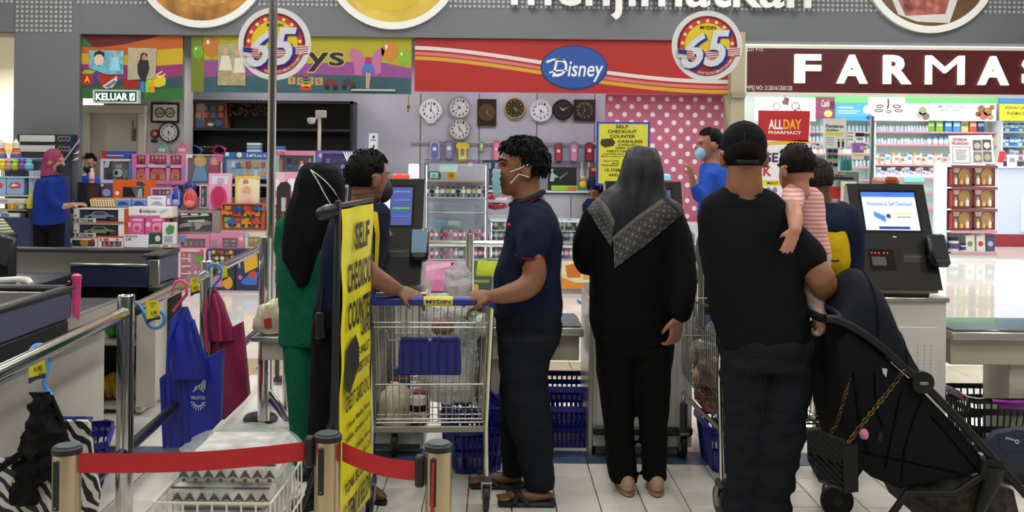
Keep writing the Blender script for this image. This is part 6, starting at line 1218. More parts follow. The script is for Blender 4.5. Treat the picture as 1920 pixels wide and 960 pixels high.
# hanging shopping bags
def cloth_bag(name,label,outline_front,D,dep,m,gather,handles,mh,logo=None,folds=4):
    """several folded bags hung together: body prism with pleated left side and gathered top"""
    t = thing(name,label,'bag',W(*outline_front[-1],D))
    b = MB(); n = len(outline_front); f = [W(x,y,D) for x,y in outline_front]
    b.prism(f,(0,dep,0)); b.build('front_bag',m,t)
    for k in range(folds):
        b = MB(); x0,y0 = outline_front[0]; x1,y1 = outline_front[-1]; w = 11
        q = [(x0-k*w-1,y0+4+k*2),(x0-k*w-10,y0+k*5),(x1-k*w-8,y1-2),(x1-k*w-1,y1-1)]
        b.prism([W(x,y,D+.02+.012*k) for x,y in q],(0,dep*.8,0)); b.build('folded_bag',m,t)
    b = MB(); b.loft([[W(cx+rx*math.cos(a),cy,D+.03+ry*math.sin(a)) for a in [2*PI*j/14 for j in range(14)]] for cx,cy,rx,ry in gather])
    b.v = [tuple(Vector(v)+Vector((noise.noise(Vector(v)*22)*.016,noise.noise(Vector(v)*19+Vector((5,0,0)))*.014,0))) for v in b.v]; b.build('gathered_top',m,t,smooth=30)
    for h in handles: b = MB(); b.tube([W(x,y,dd) for x,y,dd in h],.009,6); b.build('handle',mh,t)
    if logo: logo(t)
    return t
BLUE = mat('#1c2a9c',.5,0,var=.15,scale=9,bump=.6,dist=.012,stretch=(2.5,2.5,.7)); MAR = mat('#8a1c4a',.55,0,var=.15,scale=9,bump=.6,dist=.012,stretch=(2.5,2.5,.7)); PINKB = mat('#b02a68',.5,0,var=.12,scale=9)
D = 4.95
def mal_logo(t):
    f = Fr(W(372,752,D-.004),(S(D),0,0),(0,0,-S(D)),(0,-1,0)); m = mat('#c4cbe0',.5)
    b = MB(); f.ring(b,0,0,8,10.5,.002,.001,16,a0=PI*.05,a1=PI*.95); f.ring(b,0,-14,8.5,11,.002,.001,20,a0=PI*1.1,a1=PI*1.9)
    b.build('gear_print',m,t,smooth=0)
    for k in range(9):
        a = PI*.05+k*PI*.9/8; b = MB(); f.poly(b,[(10*math.cos(a-.08),10*math.sin(a-.08)),(14*math.cos(a-.05),18*math.sin(a-.05)),(14*math.cos(a+.05),18*math.sin(a+.05)),(10*math.cos(a+.08),10*math.sin(a+.08))],.002,.001); b.build('gear_tooth',m,t,smooth=0)
    for k,(x,h) in enumerate(((-6,6),(0,10),(6,20),(11,30))): b = MB(); f.poly(b,[(x-2,-22),(x+1.5,-22),(x+5,-24-h),(x,-23-h*.7)],.002,.001); b.build('skyline_print',m,t,smooth=0)
    b = MB(); f.text(b,'MALAYSIA',-13,-10,13,-3,.003,.01); b.build('lettering',m,t,smooth=0)
cloth_bag('shopping_bag','royal blue Malaysia shopping bags hanging from the pink hook',[(353,690),(416,656),(413,790),(392,812),(374,842),(357,842)],D,.05,BLUE,[(345,575,7,.02),(340,600,20,.04),(345,640,30,.06),(356,680,38,.07),(362,712,40,.07)],[[(332,600,D),(316,640,D-.02),(314,700,D-.02)],[(362,600,D),(374,640,D-.03),(380,690,D-.02)],[(350,590,D),(352,640,D-.04),(362,700,D-.03)]],BLUE,mal_logo,5)
D = 5.6
cloth_bag('shopping_bag','maroon shopping bags hanging from the blue hook',[(418,622),(452,605),(465,742),(455,755),(420,788)],D,.06,MAR,[(396,540,9,.02),(402,570,20,.04),(410,600,24,.06),(420,640,26,.06)],[[(388,560,D-.03),(384,600,D-.04),(390,660,D-.04)],[(400,550,D-.03),(410,590,D-.04),(414,640,D-.04)]],PINKB,None,4)
# black bag and zebra print bags
ZB = bpy.data.materials.new('zebra_print'); ZB.use_nodes = True; nt = ZB.node_tree; pb = nt.nodes['Principled BSDF']; pb.inputs['Roughness'].default_value = .6
tc = nt.nodes.new('ShaderNodeTexCoord'); wv = nt.nodes.new('ShaderNodeTexWave'); wv.inputs['Scale'].default_value = 12; wv.inputs['Distortion'].default_value = 5.5; wv.inputs['Detail'].default_value = 1.2; wv.inputs['Detail Scale'].default_value = 1.1; wv.bands_direction = 'DIAGONAL'
cr = nt.nodes.new('ShaderNodeValToRGB'); cr.color_ramp.interpolation = 'CONSTANT'; cr.color_ramp.elements[0].color = (.012,.012,.013,1); cr.color_ramp.elements[1].position = .52; cr.color_ramp.elements[1].color = (.62,.61,.57,1)
nt.links.new(tc.outputs['Object'],wv.inputs[0]); nt.links.new(wv.outputs['Fac'],cr.inputs[0]); nt.links.new(cr.outputs[0],pb.inputs['Base Color'])
BLKC = mat('#0b0b0c',.75,0,bump=.4,scale=24,spec=.15)
D = 3.42
t = thing('zebra_bag','zebra striped shopping bags hanging at the lower left','bag',W(90,960,D))
for k,pts in enumerate(([(60,790),(165,790),(172,862),(185,925),(172,1000),(55,1010)],[(-40,870),(20,858),(58,840),(70,870),(88,960),(80,1040),(-40,1040)],[(20,880),(84,862),(92,960),(84,1030),(30,1030)])):
    b = MB(); b.prism([W(x,y,D-.03*k) for x,y in pts],(0,.025,0)); b.build('folded_bag',ZB,t,smooth=0)
b = MB(); b.tube([W(160,790,D+.02),W(172,784,D+.05),W(118,783,D+.1)],.006,6); b.build('rim',mat('#2a2a86',.5),t)
t = thing('black_bag','limp black cloth bag hanging from the blue rail hook','bag',W(90,900,D-.08))
gat = [(78,736,16,.02),(74,760,20,.035),(80,790,30,.045),(84,820,38,.05),(82,850,42,.05),(64,880,34,.05),(52,910,26,.04),(40,960,22,.035)]
b = MB(); b.loft([[W(cx+rx*math.cos(a),cy,D-.1+ry*math.sin(a)) for a in [2*PI*j/36 for j in range(36)]] for cx,cy,rx,ry in [(*[gat[q][k]+(gat[q+1][k]-gat[q][k])*h/4 for k in range(4)],) for q in range(7) for h in range(4)]]); b.v = [tuple(Vector(v)+Vector((noise.noise(Vector(v)*30)*.03,noise.noise(Vector(v)*26+Vector((3,0,0)))*.03,0))) for v in b.v]; b.build('cloth',BLKC,t,smooth=40)
b = MB(); b.loft([[W(cx+rx*math.cos(a),cy,D-.06+ry*math.sin(a)) for a in [2*PI*j/12 for j in range(12)]] for cx,cy,rx,ry in ((92,740,8,.02),(108,780,10,.03),(118,815,10,.03),(110,850,12,.03),(98,900,12,.03))]); b.build('cloth_tail',BLKC,t,smooth=40)
b = MB(); b.tube([W(100,840,D-.12),W(40,850,D-.14),W(-10,885,D-.12)],.012,8); b.build('handle',BLKC,t)
# ---- belt barrier posts
def stanchion(px,D,label,slots=True):
    p = W(px,900,D); x = p.x; t = thing('barrier_post',label,'barrier post',(x,D,0),group='belt barrier posts')
    b = MB(); b.lathe([(.16,0),(.16,.012),(.13,.03),(.05,.05),(.04,.05)],(x,D,0),32); b.build('base',mat('#1a1a1c',.4),t)
    b = MB(); b.lathe([(.036,.04),(.036,.83)],(x,D,0),28); b.build('tube',mat('#b9a888',.26,.95),t)
    b = MB(); b.lathe([(.0385,.822),(.0385,.836),(.034,.84)],(x,D,0),28); b.build('cap',RUB,t); b = MB(); b.lathe([(.03,.84),(.03,.843)],(x,D,0),24); b.build('cap_disc',mat('#5a6a70',.25,.5),t)
    b = MB(); b.box((x-.012,D-.036,.745),(.017,.006,.13),bev=.003); b.build('slot',RUB,t); b = MB(); b.lathe([(.003,0),(.003,.003)],(x-.012,D-.038,.69),8,rm('X',PI/2)); b.build('screw',mat('#8a8a8a',.3,1),t)
    return x
DA,DB_,DC_ = 2.56,2.7,2.62
xa_ = stanchion(125,DA,'steel barrier post in front of the zebra bags'); xb_ = stanchion(614,DB_,'steel barrier post half hidden by the yellow sign'); xc_ = stanchion(822,DC_,'steel barrier post below the first shopping cart')
RED = mat('#b81c22',.6,0,bump=.15,scale=200)
def belt(x0,d0,x1,d1,z0,z1,label,clipside):
    t = thing('barrier_belt',label,'barrier belt',((x0+x1)/2,(d0+d1)/2,min(z0,z1)-.026),group='red barrier belts'); b = MB(); rows = []
    for i in range(13):
        u = i/12; z = z0+(z1-z0)*u-.012*math.sin(PI*u); y = d0+(d1-d0)*u; x = x0+(x1-x0)*u; rows.append([(x,y,z-.026),(x,y,z+.026)])
    b.grid(rows); b.grid([[(p[0],p[1]+.0015,p[2]) for p in r] for r in rows]); b.build('strap',RED,t,smooth=180)
    s = clipside; x,y,z = (x1,d1,z1) if s > 0 else (x0,d0,z0); b = MB(); b.box((x+s*.012,y,z),(.026,.03,.085),bev=.006); b.build('clip',RUB,t)
belt(xa_+.036,DA-.01,xb_-.062,DB_,.798,.79,'long red belt stretched in front of the blue bag',1)
belt(xb_+.04,DB_,xc_-.062,DC_,.79,.765,'short red belt between the yellow sign and the cart',1)
b = MB(); b.tube([(xc_-.012,DC_-.04,.80),(xc_-.014,DC_-.043,.7),(xc_-.018,DC_-.043,.55),(xc_-.02,DC_-.04,.4)],.0035,6); tag(b.build('red_strap_end',RED,None,org=(xc_,DC_-.04,.4)),'thin red strap hanging down the barrier post below the cart','strap')
# ---- yellow sign on a black stand (turned almost edge-on)
SL,SR_ = W(640,393,3.72),W(699,379,4.28); zt = SL.z
t = thing('sign_stand','yellow self checkout counter sign on a black floor stand','sign',(SL.x,(SL.y+SR_.y)/2,0))
u = (Vector((SR_.x,SR_.y,0))-Vector((SL.x,SL.y,0))); wdt = u.length; u.normalize(); nrm = Vector((u.y,-u.x,0))
YEL = mat('#f2e606',.45,0,var=.05,scale=6,bump=.15); Hs = zt-.12; org_ = Vector((SL.x,SL.y,zt)); uu = u*wdt/100; vv = Vector((0,0,-Hs/100))
g = Fr(org_,uu,vv,nrm)
rows = [[g.p(x,y,.006*math.sin(x*.09+y*.05)+.003*math.sin(y*.3)) for x in range(0,101,5)] for y in range(0,101,4)]
b = MB(); b.grid(rows); b.build('sheet',YEL,t,smooth=180); b = MB(); g.rect(b,0,0,100,100,-.012,.012); b.build('board',mat('#1a1a1c',.5),t)
b = MB(); b.grid([[g.p(x,y,.012+.006*math.sin(x*.09+y*.05)+.003*math.sin(y*.3)) for x in range(0,101,5)] for y in range(0,101,4)]); b.build('plastic_sleeve',glass('#fffff0',.05,.15),t,smooth=180)
def sl(s,x0,y0,x1,y1,off=.03,nm='lettering'): b = MB(); g.text(b,s,x0,y0,x1,y1,.009,off); b.build(nm,mat('#15140c',.5),t,smooth=0)
sl('SELF',35,5,82,13.5); sl('CHECKOUT',14,17,98,26); sl('COUNTER',16,29,94,37.5); sl('CASHLESS',58,37,98,42); 
relief(t,g,'banknote_print','#2c2a22',[(12,43),(40,40),(50,44),(52,51),(24,57),(12,55)],.009,.001)
for i,(s,a) in enumerate((('E-WALLET /',(50,45,92,48)),('DEBIT CARD /',(50,50,92,53)),('CREDIT CARD ONLY',(12,57,92,62)),('( Boost Wallet, Boost',(16,65.5,90,68)),('Wallet, Grabpay or Sc',(12,69.5,94,72)),('( Boost Wallet, Boost',(20,75,92,77.5)),('Wallet in Boost QR',(44,79,92,81.5)),('TIDAK BOLEH',(12,83.5,76,87)),('15 ITEMS & BELOW',(10,90,98,97)))): sl(s,*a,.02)
b = MB(); e0 = g.p(-1.5,-2,-.01)
b.box((e0.x,e0.y,zt/2+.02),(.022,.022,zt+.03),bev=.004); b.build('upright',RUB,t); e1 = g.p(101.5,0,-.01); b = MB(); b.box((e1.x,e1.y,zt/2),(.018,.018,zt),bev=.004); b.build('upright',RUB,t)
b = MB(); b.tube([g.p(-6,-1,-.01),g.p(104,-1,-.01)],.012,8); b.build('top_bar',RUB,t)
b = MB(); b.tube([W(600,402,3.72),W(616,397,3.7),W(634,392,3.7)],[.024,.03,.022],14); b.build('clamp_knob',mat('#1c1c1e',.35),t)
b = MB(); b.tube([e0*1,Vector((e0.x-.01,e0.y,.62)),Vector((e0.x-.2,e0.y-.05,.02))],.012,8); b.tube([Vector((e0.x-.01,e0.y,.5)),Vector((e0.x-.12,e0.y+.1,.02))],.012,8); b.build('leg',RUB,t)
b = MB(); b.box(((e0.x+e1.x)/2,(e0.y+e1.y)/2,.015),(.34,.62,.03),bev=.008); b.build('foot_plate',RUB,t)
# ---- white wire dump bin with wrapped mats
t = thing('wire_bin','white wire bin at the bottom edge behind the red belt','wire bin',(W(410,960,3.25).x,3.35,0)); zb = W(400,938,3.15).z; x0,x1 = W(288,940,3.12).x,W(507,940,3.12).x; y0,y1 = 3.12,3.62; WW = mat('#d8d4c6',.4)
for z in (zb,zb-.14,zb-.28): b = MB(); b.tube([(x0,y0,z),(x1,y0,z),(x1+.01,y1,z),(x0-.01,y1,z)],.005,6,closed=True); b.build('rim_wire',WW,t)
for i in range(9): x = x0+(x1-x0)*i/8; b = MB(); b.tube([(x,y0,zb),(x,y0,.05),(x,y1,.05),(x,y1,zb)],.0035,5); b.build('wire',WW,t)
for i in range(1,8): y = y0+(y1-y0)*i/8; b = MB(); b.tube([(x0,y,zb),(x0,y,.05),(x1,y,.05),(x1,y,zb)],.0035,5); b.build('wire',WW,t)
for x in (x0+.03,x1-.03):
    for y in (y0+.03,y1-.03): MB().cyl((x,y,0),(x,y,.06),.012,n=8).build('foot',WW,t)
CLOTH = mat('#b9b7ad',.6,0,var=.35,scale=14,col2='#e0ddd2'); 
for k,(dz,dx,lab) in enumerate(((-.1,0,'lower plastic wrapped patterned mat in the white wire bin'),(.0,.01,'middle plastic wrapped patterned mat level with the bin rim'),(.075,.03,'top plastic wrapped patterned mat heaped on the wire bin'))):
    z = zb+dz; tt = thing('wrapped_mat',lab,'mat',((x0+x1)/2+dx,3.36,z-.05),group='wrapped mats')
    b = MB(); b.box(((x0+x1)/2+dx,3.36,z),(.33,.36,.09),bev=.03); b.build('folded_mat',CLOTH,tt)
    b = MB(); f = Fr(((x0+x1)/2+dx-.16,3.178,z+.04),(.01,0,0),(0,0,-.01),(0,-1,0))
    for i in range(8):
        f.poly(b,[(i*4,5.5),(i*4+2,2.4),(i*4+4,5.5),(i*4+2,4.6)],.001,.001); f.disc(b,i*4+2,6,.7,.001,.001,8)
    f.rect(b,0,.6,32,1.3,.001,.001); b.build('border_print',mat('#4a4a48',.6),tt,smooth=0)
    crumple('plastic_wrap',((x0+x1)/2+dx,3.37,z+.03),.2,.21,.062,film('#cdd8d8',.26),'','',k+3,.16,parent=tt)
# ---- tall chrome pole, gate and bagging table on the left
t = thing('chrome_pole','tall thin chrome pole rising past the round sign','pole',(W(500,600,6.0).x,6.0,0)); x = W(500,600,6.0).x
b = MB(); b.cyl((x+.02,6.0,0),(x+.02,6.0,4.7),.026,n=18); b.build('tube',CHROME(),t); b = MB(); b.lathe([(.1,0),(.105,.015),(.09,.035),(.04,.05),(.03,.05)],(x-.02,5.95,0),28); b.build('base',RUB,t)
t = thing('gate_post','chrome entrance gate post with bent foot next to bagging table','gate',(W(495,600,5.9).x,5.85,0)); x = W(496,600,5.85).x
b = MB(); b.cyl((x,5.85,.03),(x,5.85,W(496,446,5.85).z),.036,n=20); b.build('post',CHROME(),t); b = MB(); b.cyl((x+.09,6.1,.0),(x+.09,6.1,.62),.034,n=18); b.build('post',CHROME(),t)
for k in range(2): b = MB(); b.tube([(x+.03,5.86,.2-.05*k),(x+.1,5.84,.12-.04*k),(x+.14,5.82,.05-.01*k),(x+.2,5.82,.03)],.016,8); b.build('bent_foot',CHROME(),t)
b = MB(); b.cyl((x+.2,5.82,0),(x+.2,5.82,.05),.03,n=14); b.build('foot_pad',RUB,t)
t = thing('security_antenna','dark loop antenna gate beside the woman in green','gate',(W(531,545,6.9).x,6.9,0)); D = 6.9; g = Fr(W(519,340,D),(S(D),0,0),(0,0,-S(D)),(0,-1,0)); hb = (W(531,340,D).z-.02)/S(D); DG_ = mat('#3a3836',.4)
b = MB(); g.poly(b,[(0,12),(7,2),(18,0),(25,8),(25,hb),(18,hb),(18,30),(7,30),(7,hb),(0,hb)],0,.03); b.build('frame',DG_,t)
b = MB(); g.rect(b,9,36,16,56,-.005,.004); b.build('white_tag',mat('#d0d0cc',.5),t); b = MB(); g.rect(b,7,30,18,hb-20,-.014,.006); b.build('clear_panel',glass('#e8e8e8',.08),t); b = MB(); g.rect(b,-4,hb-6,44,hb,.02,.12); b.build('base',DG_,t)
t = thing('bagging_table','steel bagging table with beige apron left of green woman','table',(W(540,660,5.6).x,5.6,0)); D = 5.45; zt = W(530,632,D).z; xa,xb = W(470,632,D).x,W(650,632,D).x
bx('top',xa,xb,D,D+.45,zt-.03,zt,STEEL(),t,.006); bx('apron',xa+.05,xb,D+.05,D+.4,zt-.14,zt-.03,mat('#c8c0ac',.5),t); bx('lower_shelf',xa+.2,xb,D+.1,D+.45,.26,.29,STEEL(),t)
for x in (xa+.28,xb-.05):
    for y in (D+.08,D+.38): b = MB(); b.cyl((x,y,0),(x,y,zt-.05),.03,n=14); b.build('leg',CHROME(),t)
SNK = [('#c8b428','yellow snack packet with a red mark at the table end',-.0),('#b8a83a','yellow and green snack packet lying on top',1),('#5a9a3a','green topped snack packet next to the green tunic',2),('#d0ccc0','clear wrapped cream snack packet at the table front',3)]
for i,(x,y,rx,rz,c,dd,lab) in enumerate(((505,602,.09,.1,'#c9bda0',.08,'cream and clear snack packet at the front of the table'),(528,575,.09,.06,'#d0b81f',.25,'yellow instant noodle packet lying at the back of the table'),(540,605,.05,.1,'#6aa040',.14,'green snack packet next to the green tunic'))):
    p = W(x,y,D+dd); p.z = max(p.z,zt+rz*.8+.002); tt = thing('snack_packet',lab,'snack packet',(p.x,p.y,zt),group='snack packets on the table')
    crumple('wrapper',p,rx,.05,rz,mat(c,.22,0,coat=.5,var=.3,scale=16,col2='#e0d8b8'),'','',i+20,.3,parent=tt); q = Fr((p.x,p.y-.052,p.z),(.01,0,0),(0,0,-.01),(0,-1,0))
    b = MB(); q.poly(b,[(-2,-1),(2,-2),(2.5,4),(-1.5,4)],0,.012); b.build('print',mat(('#b02a24','#a83a20','#e0e0d0')[i],.4),tt)
# ============================================================ self checkout bank, carts, baskets, stroller
KB = mat('#14120f',.4,0,spec=.25); KS = mat('#a9a7a3',.4,.1); CABW = mat('#d2cfc6',.45,0,var=.03,scale=3)
YF = 5.3
def kiosk(xc,label,screen):
    """screen kiosk: leaning black front on a white cabinet, face 0.43 x 0.57 m"""
    t = thing('self_checkout_kiosk',label,'kiosk',(xc,YF+.2,.88),group='self checkout kiosks')
    o = Vector((xc-.215,YF+.26,1.49)); g = Fr(o,(.43,0,0),(0,-.26,-.57),Vector((0,-.57,.26)))
    b = MB(); pts = [(YF,.92),(YF+.26,1.49),(YF+.30,1.485),(YF+.34,.92)]
    b.prism([(xc-.215,y,z) for y,z in pts],(.43,0,0)); b.build('casing',KB,t)
    b = MB(); b.prism([(xc-.222,y,z) for y,z in ((YF+.02,.925),(YF+.275,1.48),(YF+.3,1.48),(YF+.34,.925))],(.008,0,0)); b.build('side_plate',KS,t)
    b = MB(); b.prism([(xc+.214,y,z) for y,z in ((YF+.02,.925),(YF+.275,1.48),(YF+.3,1.48),(YF+.34,.925))],(.008,0,0)); b.build('side_plate',KS,t)
    bx('foot_slab',xc-.2,xc+.2,YF+.02,YF+.34,.9,.92,mat('#9a968c',.4),t); bx('neck',xc-.17,xc+.17,YF+.06,YF+.3,.88,.9,mat('#8a867c',.4),t)
    b = MB(); g.rect(b,.12,.06,.88,.47,.001,.006); b.build('bezel',mat('#0c0c0e',.15),t,smooth=0)
    E = lambda c,e=.75: mat(c,.3,0,emit=e*1.9)
    R = lambda nm,m,*a: (lambda b: (g.rect(b,*a),b.build(nm,m,t,smooth=0)))(MB())
    T = lambda s,m,x0,y0,x1,y1: (lambda b: (g.text(b,s,x0,y0,x1,y1,.006,.005),b.build('screen_lettering',m,t,smooth=0)))(MB())
    if screen == 'welcome':
        R('screen',E('#cfdcf4',.8),.15,.085,.85,.45,.003,.002); R('screen_header',E('#2f6fe0',.7),.15,.085,.85,.13,.0045,.001)
        T('Welcome to Self Checkout!',mat('#4a78b0',.4,0,emit=.15),.2,.18,.8,.215); T('Ignatius',mat('#2048a0',.4),.46,.1,.54,.115)
        b = MB(); g.poly(b,[(.28,.27),(.42,.315),(.42,.375),(.28,.32)],.005,.001); b.build('card_picture',E('#3f86d8',.5),t,smooth=0); b = MB(); g.disc(b,.465,.315,.03,.005,.001,18,ry=.022); b.build('reader_picture',E('#4a3f6a',.3),t,smooth=0); R('label_bar',E('#d8e06a',.6),.55,.285,.78,.302,.005,.001); R('label_bar',E('#8a94a8',.4),.57,.32,.76,.328,.005,.001)
        R('screen_button',E('#24388a',.5),.32,.415,.72,.44,.005,.001)
    else:
        R('screen',E('#3a4a8a',.5),.15,.085,.85,.45,.003,.002); R('receipt_pane',E('#e6ecf4',.9),.15,.1,.56,.44,.0045,.001); R('screen_header',E('#2f6fe0',.7),.15,.085,.56,.12,.005,.001)
        b = MB(); g.disc(b,.27,.2,.08,.006,.001,20,ry=.06); b.build('round_icon',E('#2f7fe0',.6),t,smooth=0)
        for k,c in enumerate(('#5a74c8','#4a64b8','#4a9a6a','#3f58b0')): R('list_bar',E(c,.5),.6,.12+k*.08,.82,.14+k*.08,.005,.001)
        R('green_button',E('#5aa85a',.5),.28,.41,.5,.435,.006,.001)
    R('maker_mark',mat('#c8c8c4',.4),.48,.505,.525,.518,.002,.001)
    R('scanner_window',mat('#171412',.1),.13,.63,.46,.82,.002,.004); R('scanner_plate',mat('#4a4644',.3),.16,.7,.34,.78,.004,.002)
    for k in range(5): b = MB(); g.disc(b,.17+k*.045+(k > 2)*.02,.665,.012,.004,.001,8,ry=.008); b.build('red_digit',mat('#d8342c',.4,0,emit=1.5),t,smooth=0)
    R('slot_frame',mat('#0e0d0c',.3),.56,.67,.84,.75,.002,.003); R('slot',mat('#3a3733',.3),.58,.69,.8,.71,.005,.003)
    # payment terminal on its arm at the lower right
    c = g.p(.98,.66,.045); Rt = rm('X',-.5); b = MB(); b.box(c,(.1,.05,.19),Rt,bev=.015); b.build('terminal',mat('#1b1b1e',.25),t); b = MB(); b.box(c+Rt @ Vector((0,-.027,.012)),(.084,.004,.14),Rt,bev=.002); b.build('terminal_screen',mat('#6a8296',.12,0,emit=.25) if screen != 'welcome' else mat('#2a2e34',.12),t); b = MB(); b.tube([c+Vector((0,.02,-.03)),g.p(.9,.72,0)],.022,10); b.build('terminal_arm',mat('#1b1b1e',.3),t)
    return t
def lamp(x,y,D,c,label,e=2.0):
    p = W(x,y,D); t = thing('status_lamp',label,'lamp',p-Vector((0,0,.02)),group='status lamps'); b = MB(); b.box(p,(.1,.05,.03),bev=.008); b.build('lens',mat(c,.3,0,emit=e),t); b = MB(); b.box(p-Vector((0,0,.018)),(.11,.055,.012),bev=.003); b.build('base',mat('#cfcfca',.4),t)
def cabinet(xc,label,holes=1):
    t = thing('kiosk_cabinet',label,'cabinet',(xc,YF+.25,0),group='kiosk cabinets'); x0,x1 = xc-.3,xc+.24
    bx('body',x0,x1,YF+.01,YF+.5,.05,.855,CABW,t); bx('top',x0-.01,x1+.01,YF-.01,YF+.52,.855,.88,STEEL(),t,.005); bx('plinth',x0+.02,x1-.02,YF+.04,YF+.48,0,.05,mat('#9a968c',.5),t)
    bx('door',x0+.02,x1-.05,YF-.002,YF+.012,.1,.72,CABW,t); bx('side_post',x0-.025,x0,YF,YF+.5,0,.855,mat('#b8b6b0',.3,.7),t); bx('bumper',x0,x1,YF-.03,YF,.12,.165,RUB,t,.01)
    b = MB(); g = Fr((x1-.16,YF-.003,.62),(.018,0,0),(0,0,-.018),(0,-1,0))
    for i in range(3):
        for j in range(22): g.disc(b,i*2,j*1.1,.14,.001,.001,6)
    b.build('vent_hole',mat('#4a4844',.6),t,smooth=0,kind='stuff')
    return t
K1,K2,K3 = -.62,.84,2.22
kiosk(K1,'black self checkout kiosk with a payment list, left one','list'); kiosk(K2,'black self checkout kiosk hidden behind the woman in black','list'); kiosk(K3,'black self checkout kiosk with a welcome screen above the stroller','welcome')
cabinet(K1,'white cabinet under the left checkout kiosk'); cabinet(K2,'white cabinet behind the legs of the woman in black'); cabinet(K3,'white cabinet behind the stroller canopy')
lamp(752,331,YF+.3,'#e8563a','glowing red status lamp on the left kiosk',1.2); lamp(1240,331,YF+.3,'#58c8e0','glowing cyan status lamp beside the black headscarf',1.6); lamp(1714,336,YF+.3,'#7ae8d0','glowing green status lamp on the right kiosk',1.8)
p = W(776,321,YF+.36); t = thing('light_column','white glowing light column beside the red status lamp','lamp',p-Vector((0,0,.06))); b = MB(); b.box(p,(.06,.03,.085),bev=.006); b.build('lens',mat('#f4f0ff',.3,0,emit=2.4),t); b = MB(); b.box((p.x+.012,p.y,p.z-.06),(.02,.02,.04)); b.build('stem',mat('#b8b8c0',.3),t)
# sign plate between: orange notice on the right kiosk
f = pxf(1641,330,YF+.33); t = thing('orange_notice','small orange wooden notice standing on the right kiosk','notice',f.p(24,15)); b = MB(); f.rect(b,-2,9,46,15,0,.03); b.build('tray',mat('#c8946a',.5),t); b = MB(); f.poly(b,[(18,13),(18,4),(22,1),(36,1),(41,4),(41,13)],.012,.01); b.build('plate',mat('#c86a28',.5),t); b = MB(); f.text(b,'MASALAH KULIT',20,7,39.5,11,.014,.02); b.build('lettering',mat('#7a2a14',.5),t,smooth=0); b = MB(); b.ell(f.p(0,8,-.01),.012,.012,.02); b.build('knob',mat('#d8a88a',.5),t)
# weighing plates beside the cabinets
def scale(x0,x1,label,z=.7,y0=None,y1=None):
    y0 = YF+.03 if y0 is None else y0; y1 = YF+.5 if y1 is None else y1
    t = thing('bagging_scale',label,'scale',((x0+x1)/2,YF+.25,0),group='bagging scales')
    bx('frame',x0,x1,y0,y1,z-.06,z-.01,STEEL(),t,.006); bx('glass_plate',x0+.015,x1-.015,y0+.015,y1-.015,z-.01,z,mat('#59646a',.06,.2),t); bx('apron',x0+.02,x1-.02,y0+.06,y1-.02,z-.2,z-.06,mat('#bdb49c',.5),t); bx('pedestal',(x0+x1)/2-.12,(x0+x1)/2+.12,y0+.12,y1-.05,.0,z-.2,mat('#c4beb0',.5),t)
scale(-.3,.49,'steel bagging scale between the polo man and woman in black'); scale(1.1,1.86,'steel bagging scale behind the man in the cap'); scale(2.5,3.5,'steel bagging scale right of the right kiosk cabinet')
# notice on a pole: yellow self checkout board behind the black headscarf
D = 6.2; f = pxf(1119,229,D); t = thing('yellow_notice','yellow self checkout notice in a blue frame above the headscarf','notice',(W(1168,400,D).x,D,0)); g = Fr(f.o-f.u*1119-f.v*229,f.u,f.v,f.n)
pr(t,'frame',mat('#3a5ac8',.4),lambda b: g.rect(b,1119,228,1219,348,0,.02)); pr(t,'sheet',mat('#f0ea4c',.5),lambda b: g.rect(b,1123,232,1215,344,.002,.002))
for s,a in (('SELF',(1155,234,1178,240)),('CHECKOUT',(1140,243,1194,249)),('COUNTER',(1144,252,1191,258)),('CASHLESS',(1158,262,1205,267)),('E-WALLET /',(1160,269,1196,273)),('DEBIT CARD /',(1155,275,1200,279)),('CREDIT CARD',(1138,281,1180,285)),('- Boost Wallet, Boost',(1130,287,1170,290)),('Money, Grabpay or Sc',(1128,291.5,1172,294.5)),('- Boost Wallet,',(1130,300,1162,303)),('Money',(1148,304.5,1162,307.5)),('TIDAK BOLEH',(1128,308,1160,311)),('15 ITEMS',(1135,316,1172,321)),('AND BELOW',(1142,325,1190,330))): pr(t,'lettering',mat('#26240c',.5),lambda b: g.text(b,s,*a,.004,.015))
relief(t,g,'banknote_print','#4a4a30',[(1128,261),(1148,259),(1154,266),(1150,273),(1134,276),(1126,270)],.004,.001)
b = MB(); b.cyl((W(1168,400,D).x,D+.03,0),(W(1168,400,D).x,D+.03,W(1168,300,D).z),.018,n=12); b.build('pole',CHROME(),t); b = MB(); b.lathe([(.16,0),(.16,.015),(.03,.03)],(W(1168,400,D).x,D+.03,0),24); b.build('base',RUB,t)
# exit rail behind the kiosks
D = 8.0; zr = W(930,457,D).z; t = thing('exit_rail','chrome rail with posts crossing in front of the watch counter','railing',(W(879,600,D).x,D,0))
for x in (879,1195,1480):
    b = MB(); xx = W(x,600,D).x; b.lathe([(.06,0),(.06,.012),(.038,.014),(.038,W(879,438,D).z),(.03,W(879,438,D).z+.004)],(xx,D,0),20); b.build('post',CHROME(),t)
b = MB(); b.cyl((W(640,600,D).x,D,zr),(W(1480,600,D).x,D,zr),.026,n=14); b.build('rail',CHROME(),t)
xx = W(640,600,D).x; b = MB(); b.cyl((xx,D,0),(xx,D,zr+.06),.036,n=18); b.build('post',CHROME(),t)
b = MB(); g2 = W(1318,600,6.6); x = W(1312,500,6.6).x; b.tube([(x,6.6,.0),(x,6.6,1.05),(x+.08,6.6,1.32),(x+.12,6.6,1.34),(x+.12,6.6,0)],.03,8); tag(b.build('exit_gate',mat('#5a5854',.35,.5),None,org=(x,6.6,0)),'dark slanted exit gate frame left of the man in the cap','gate')
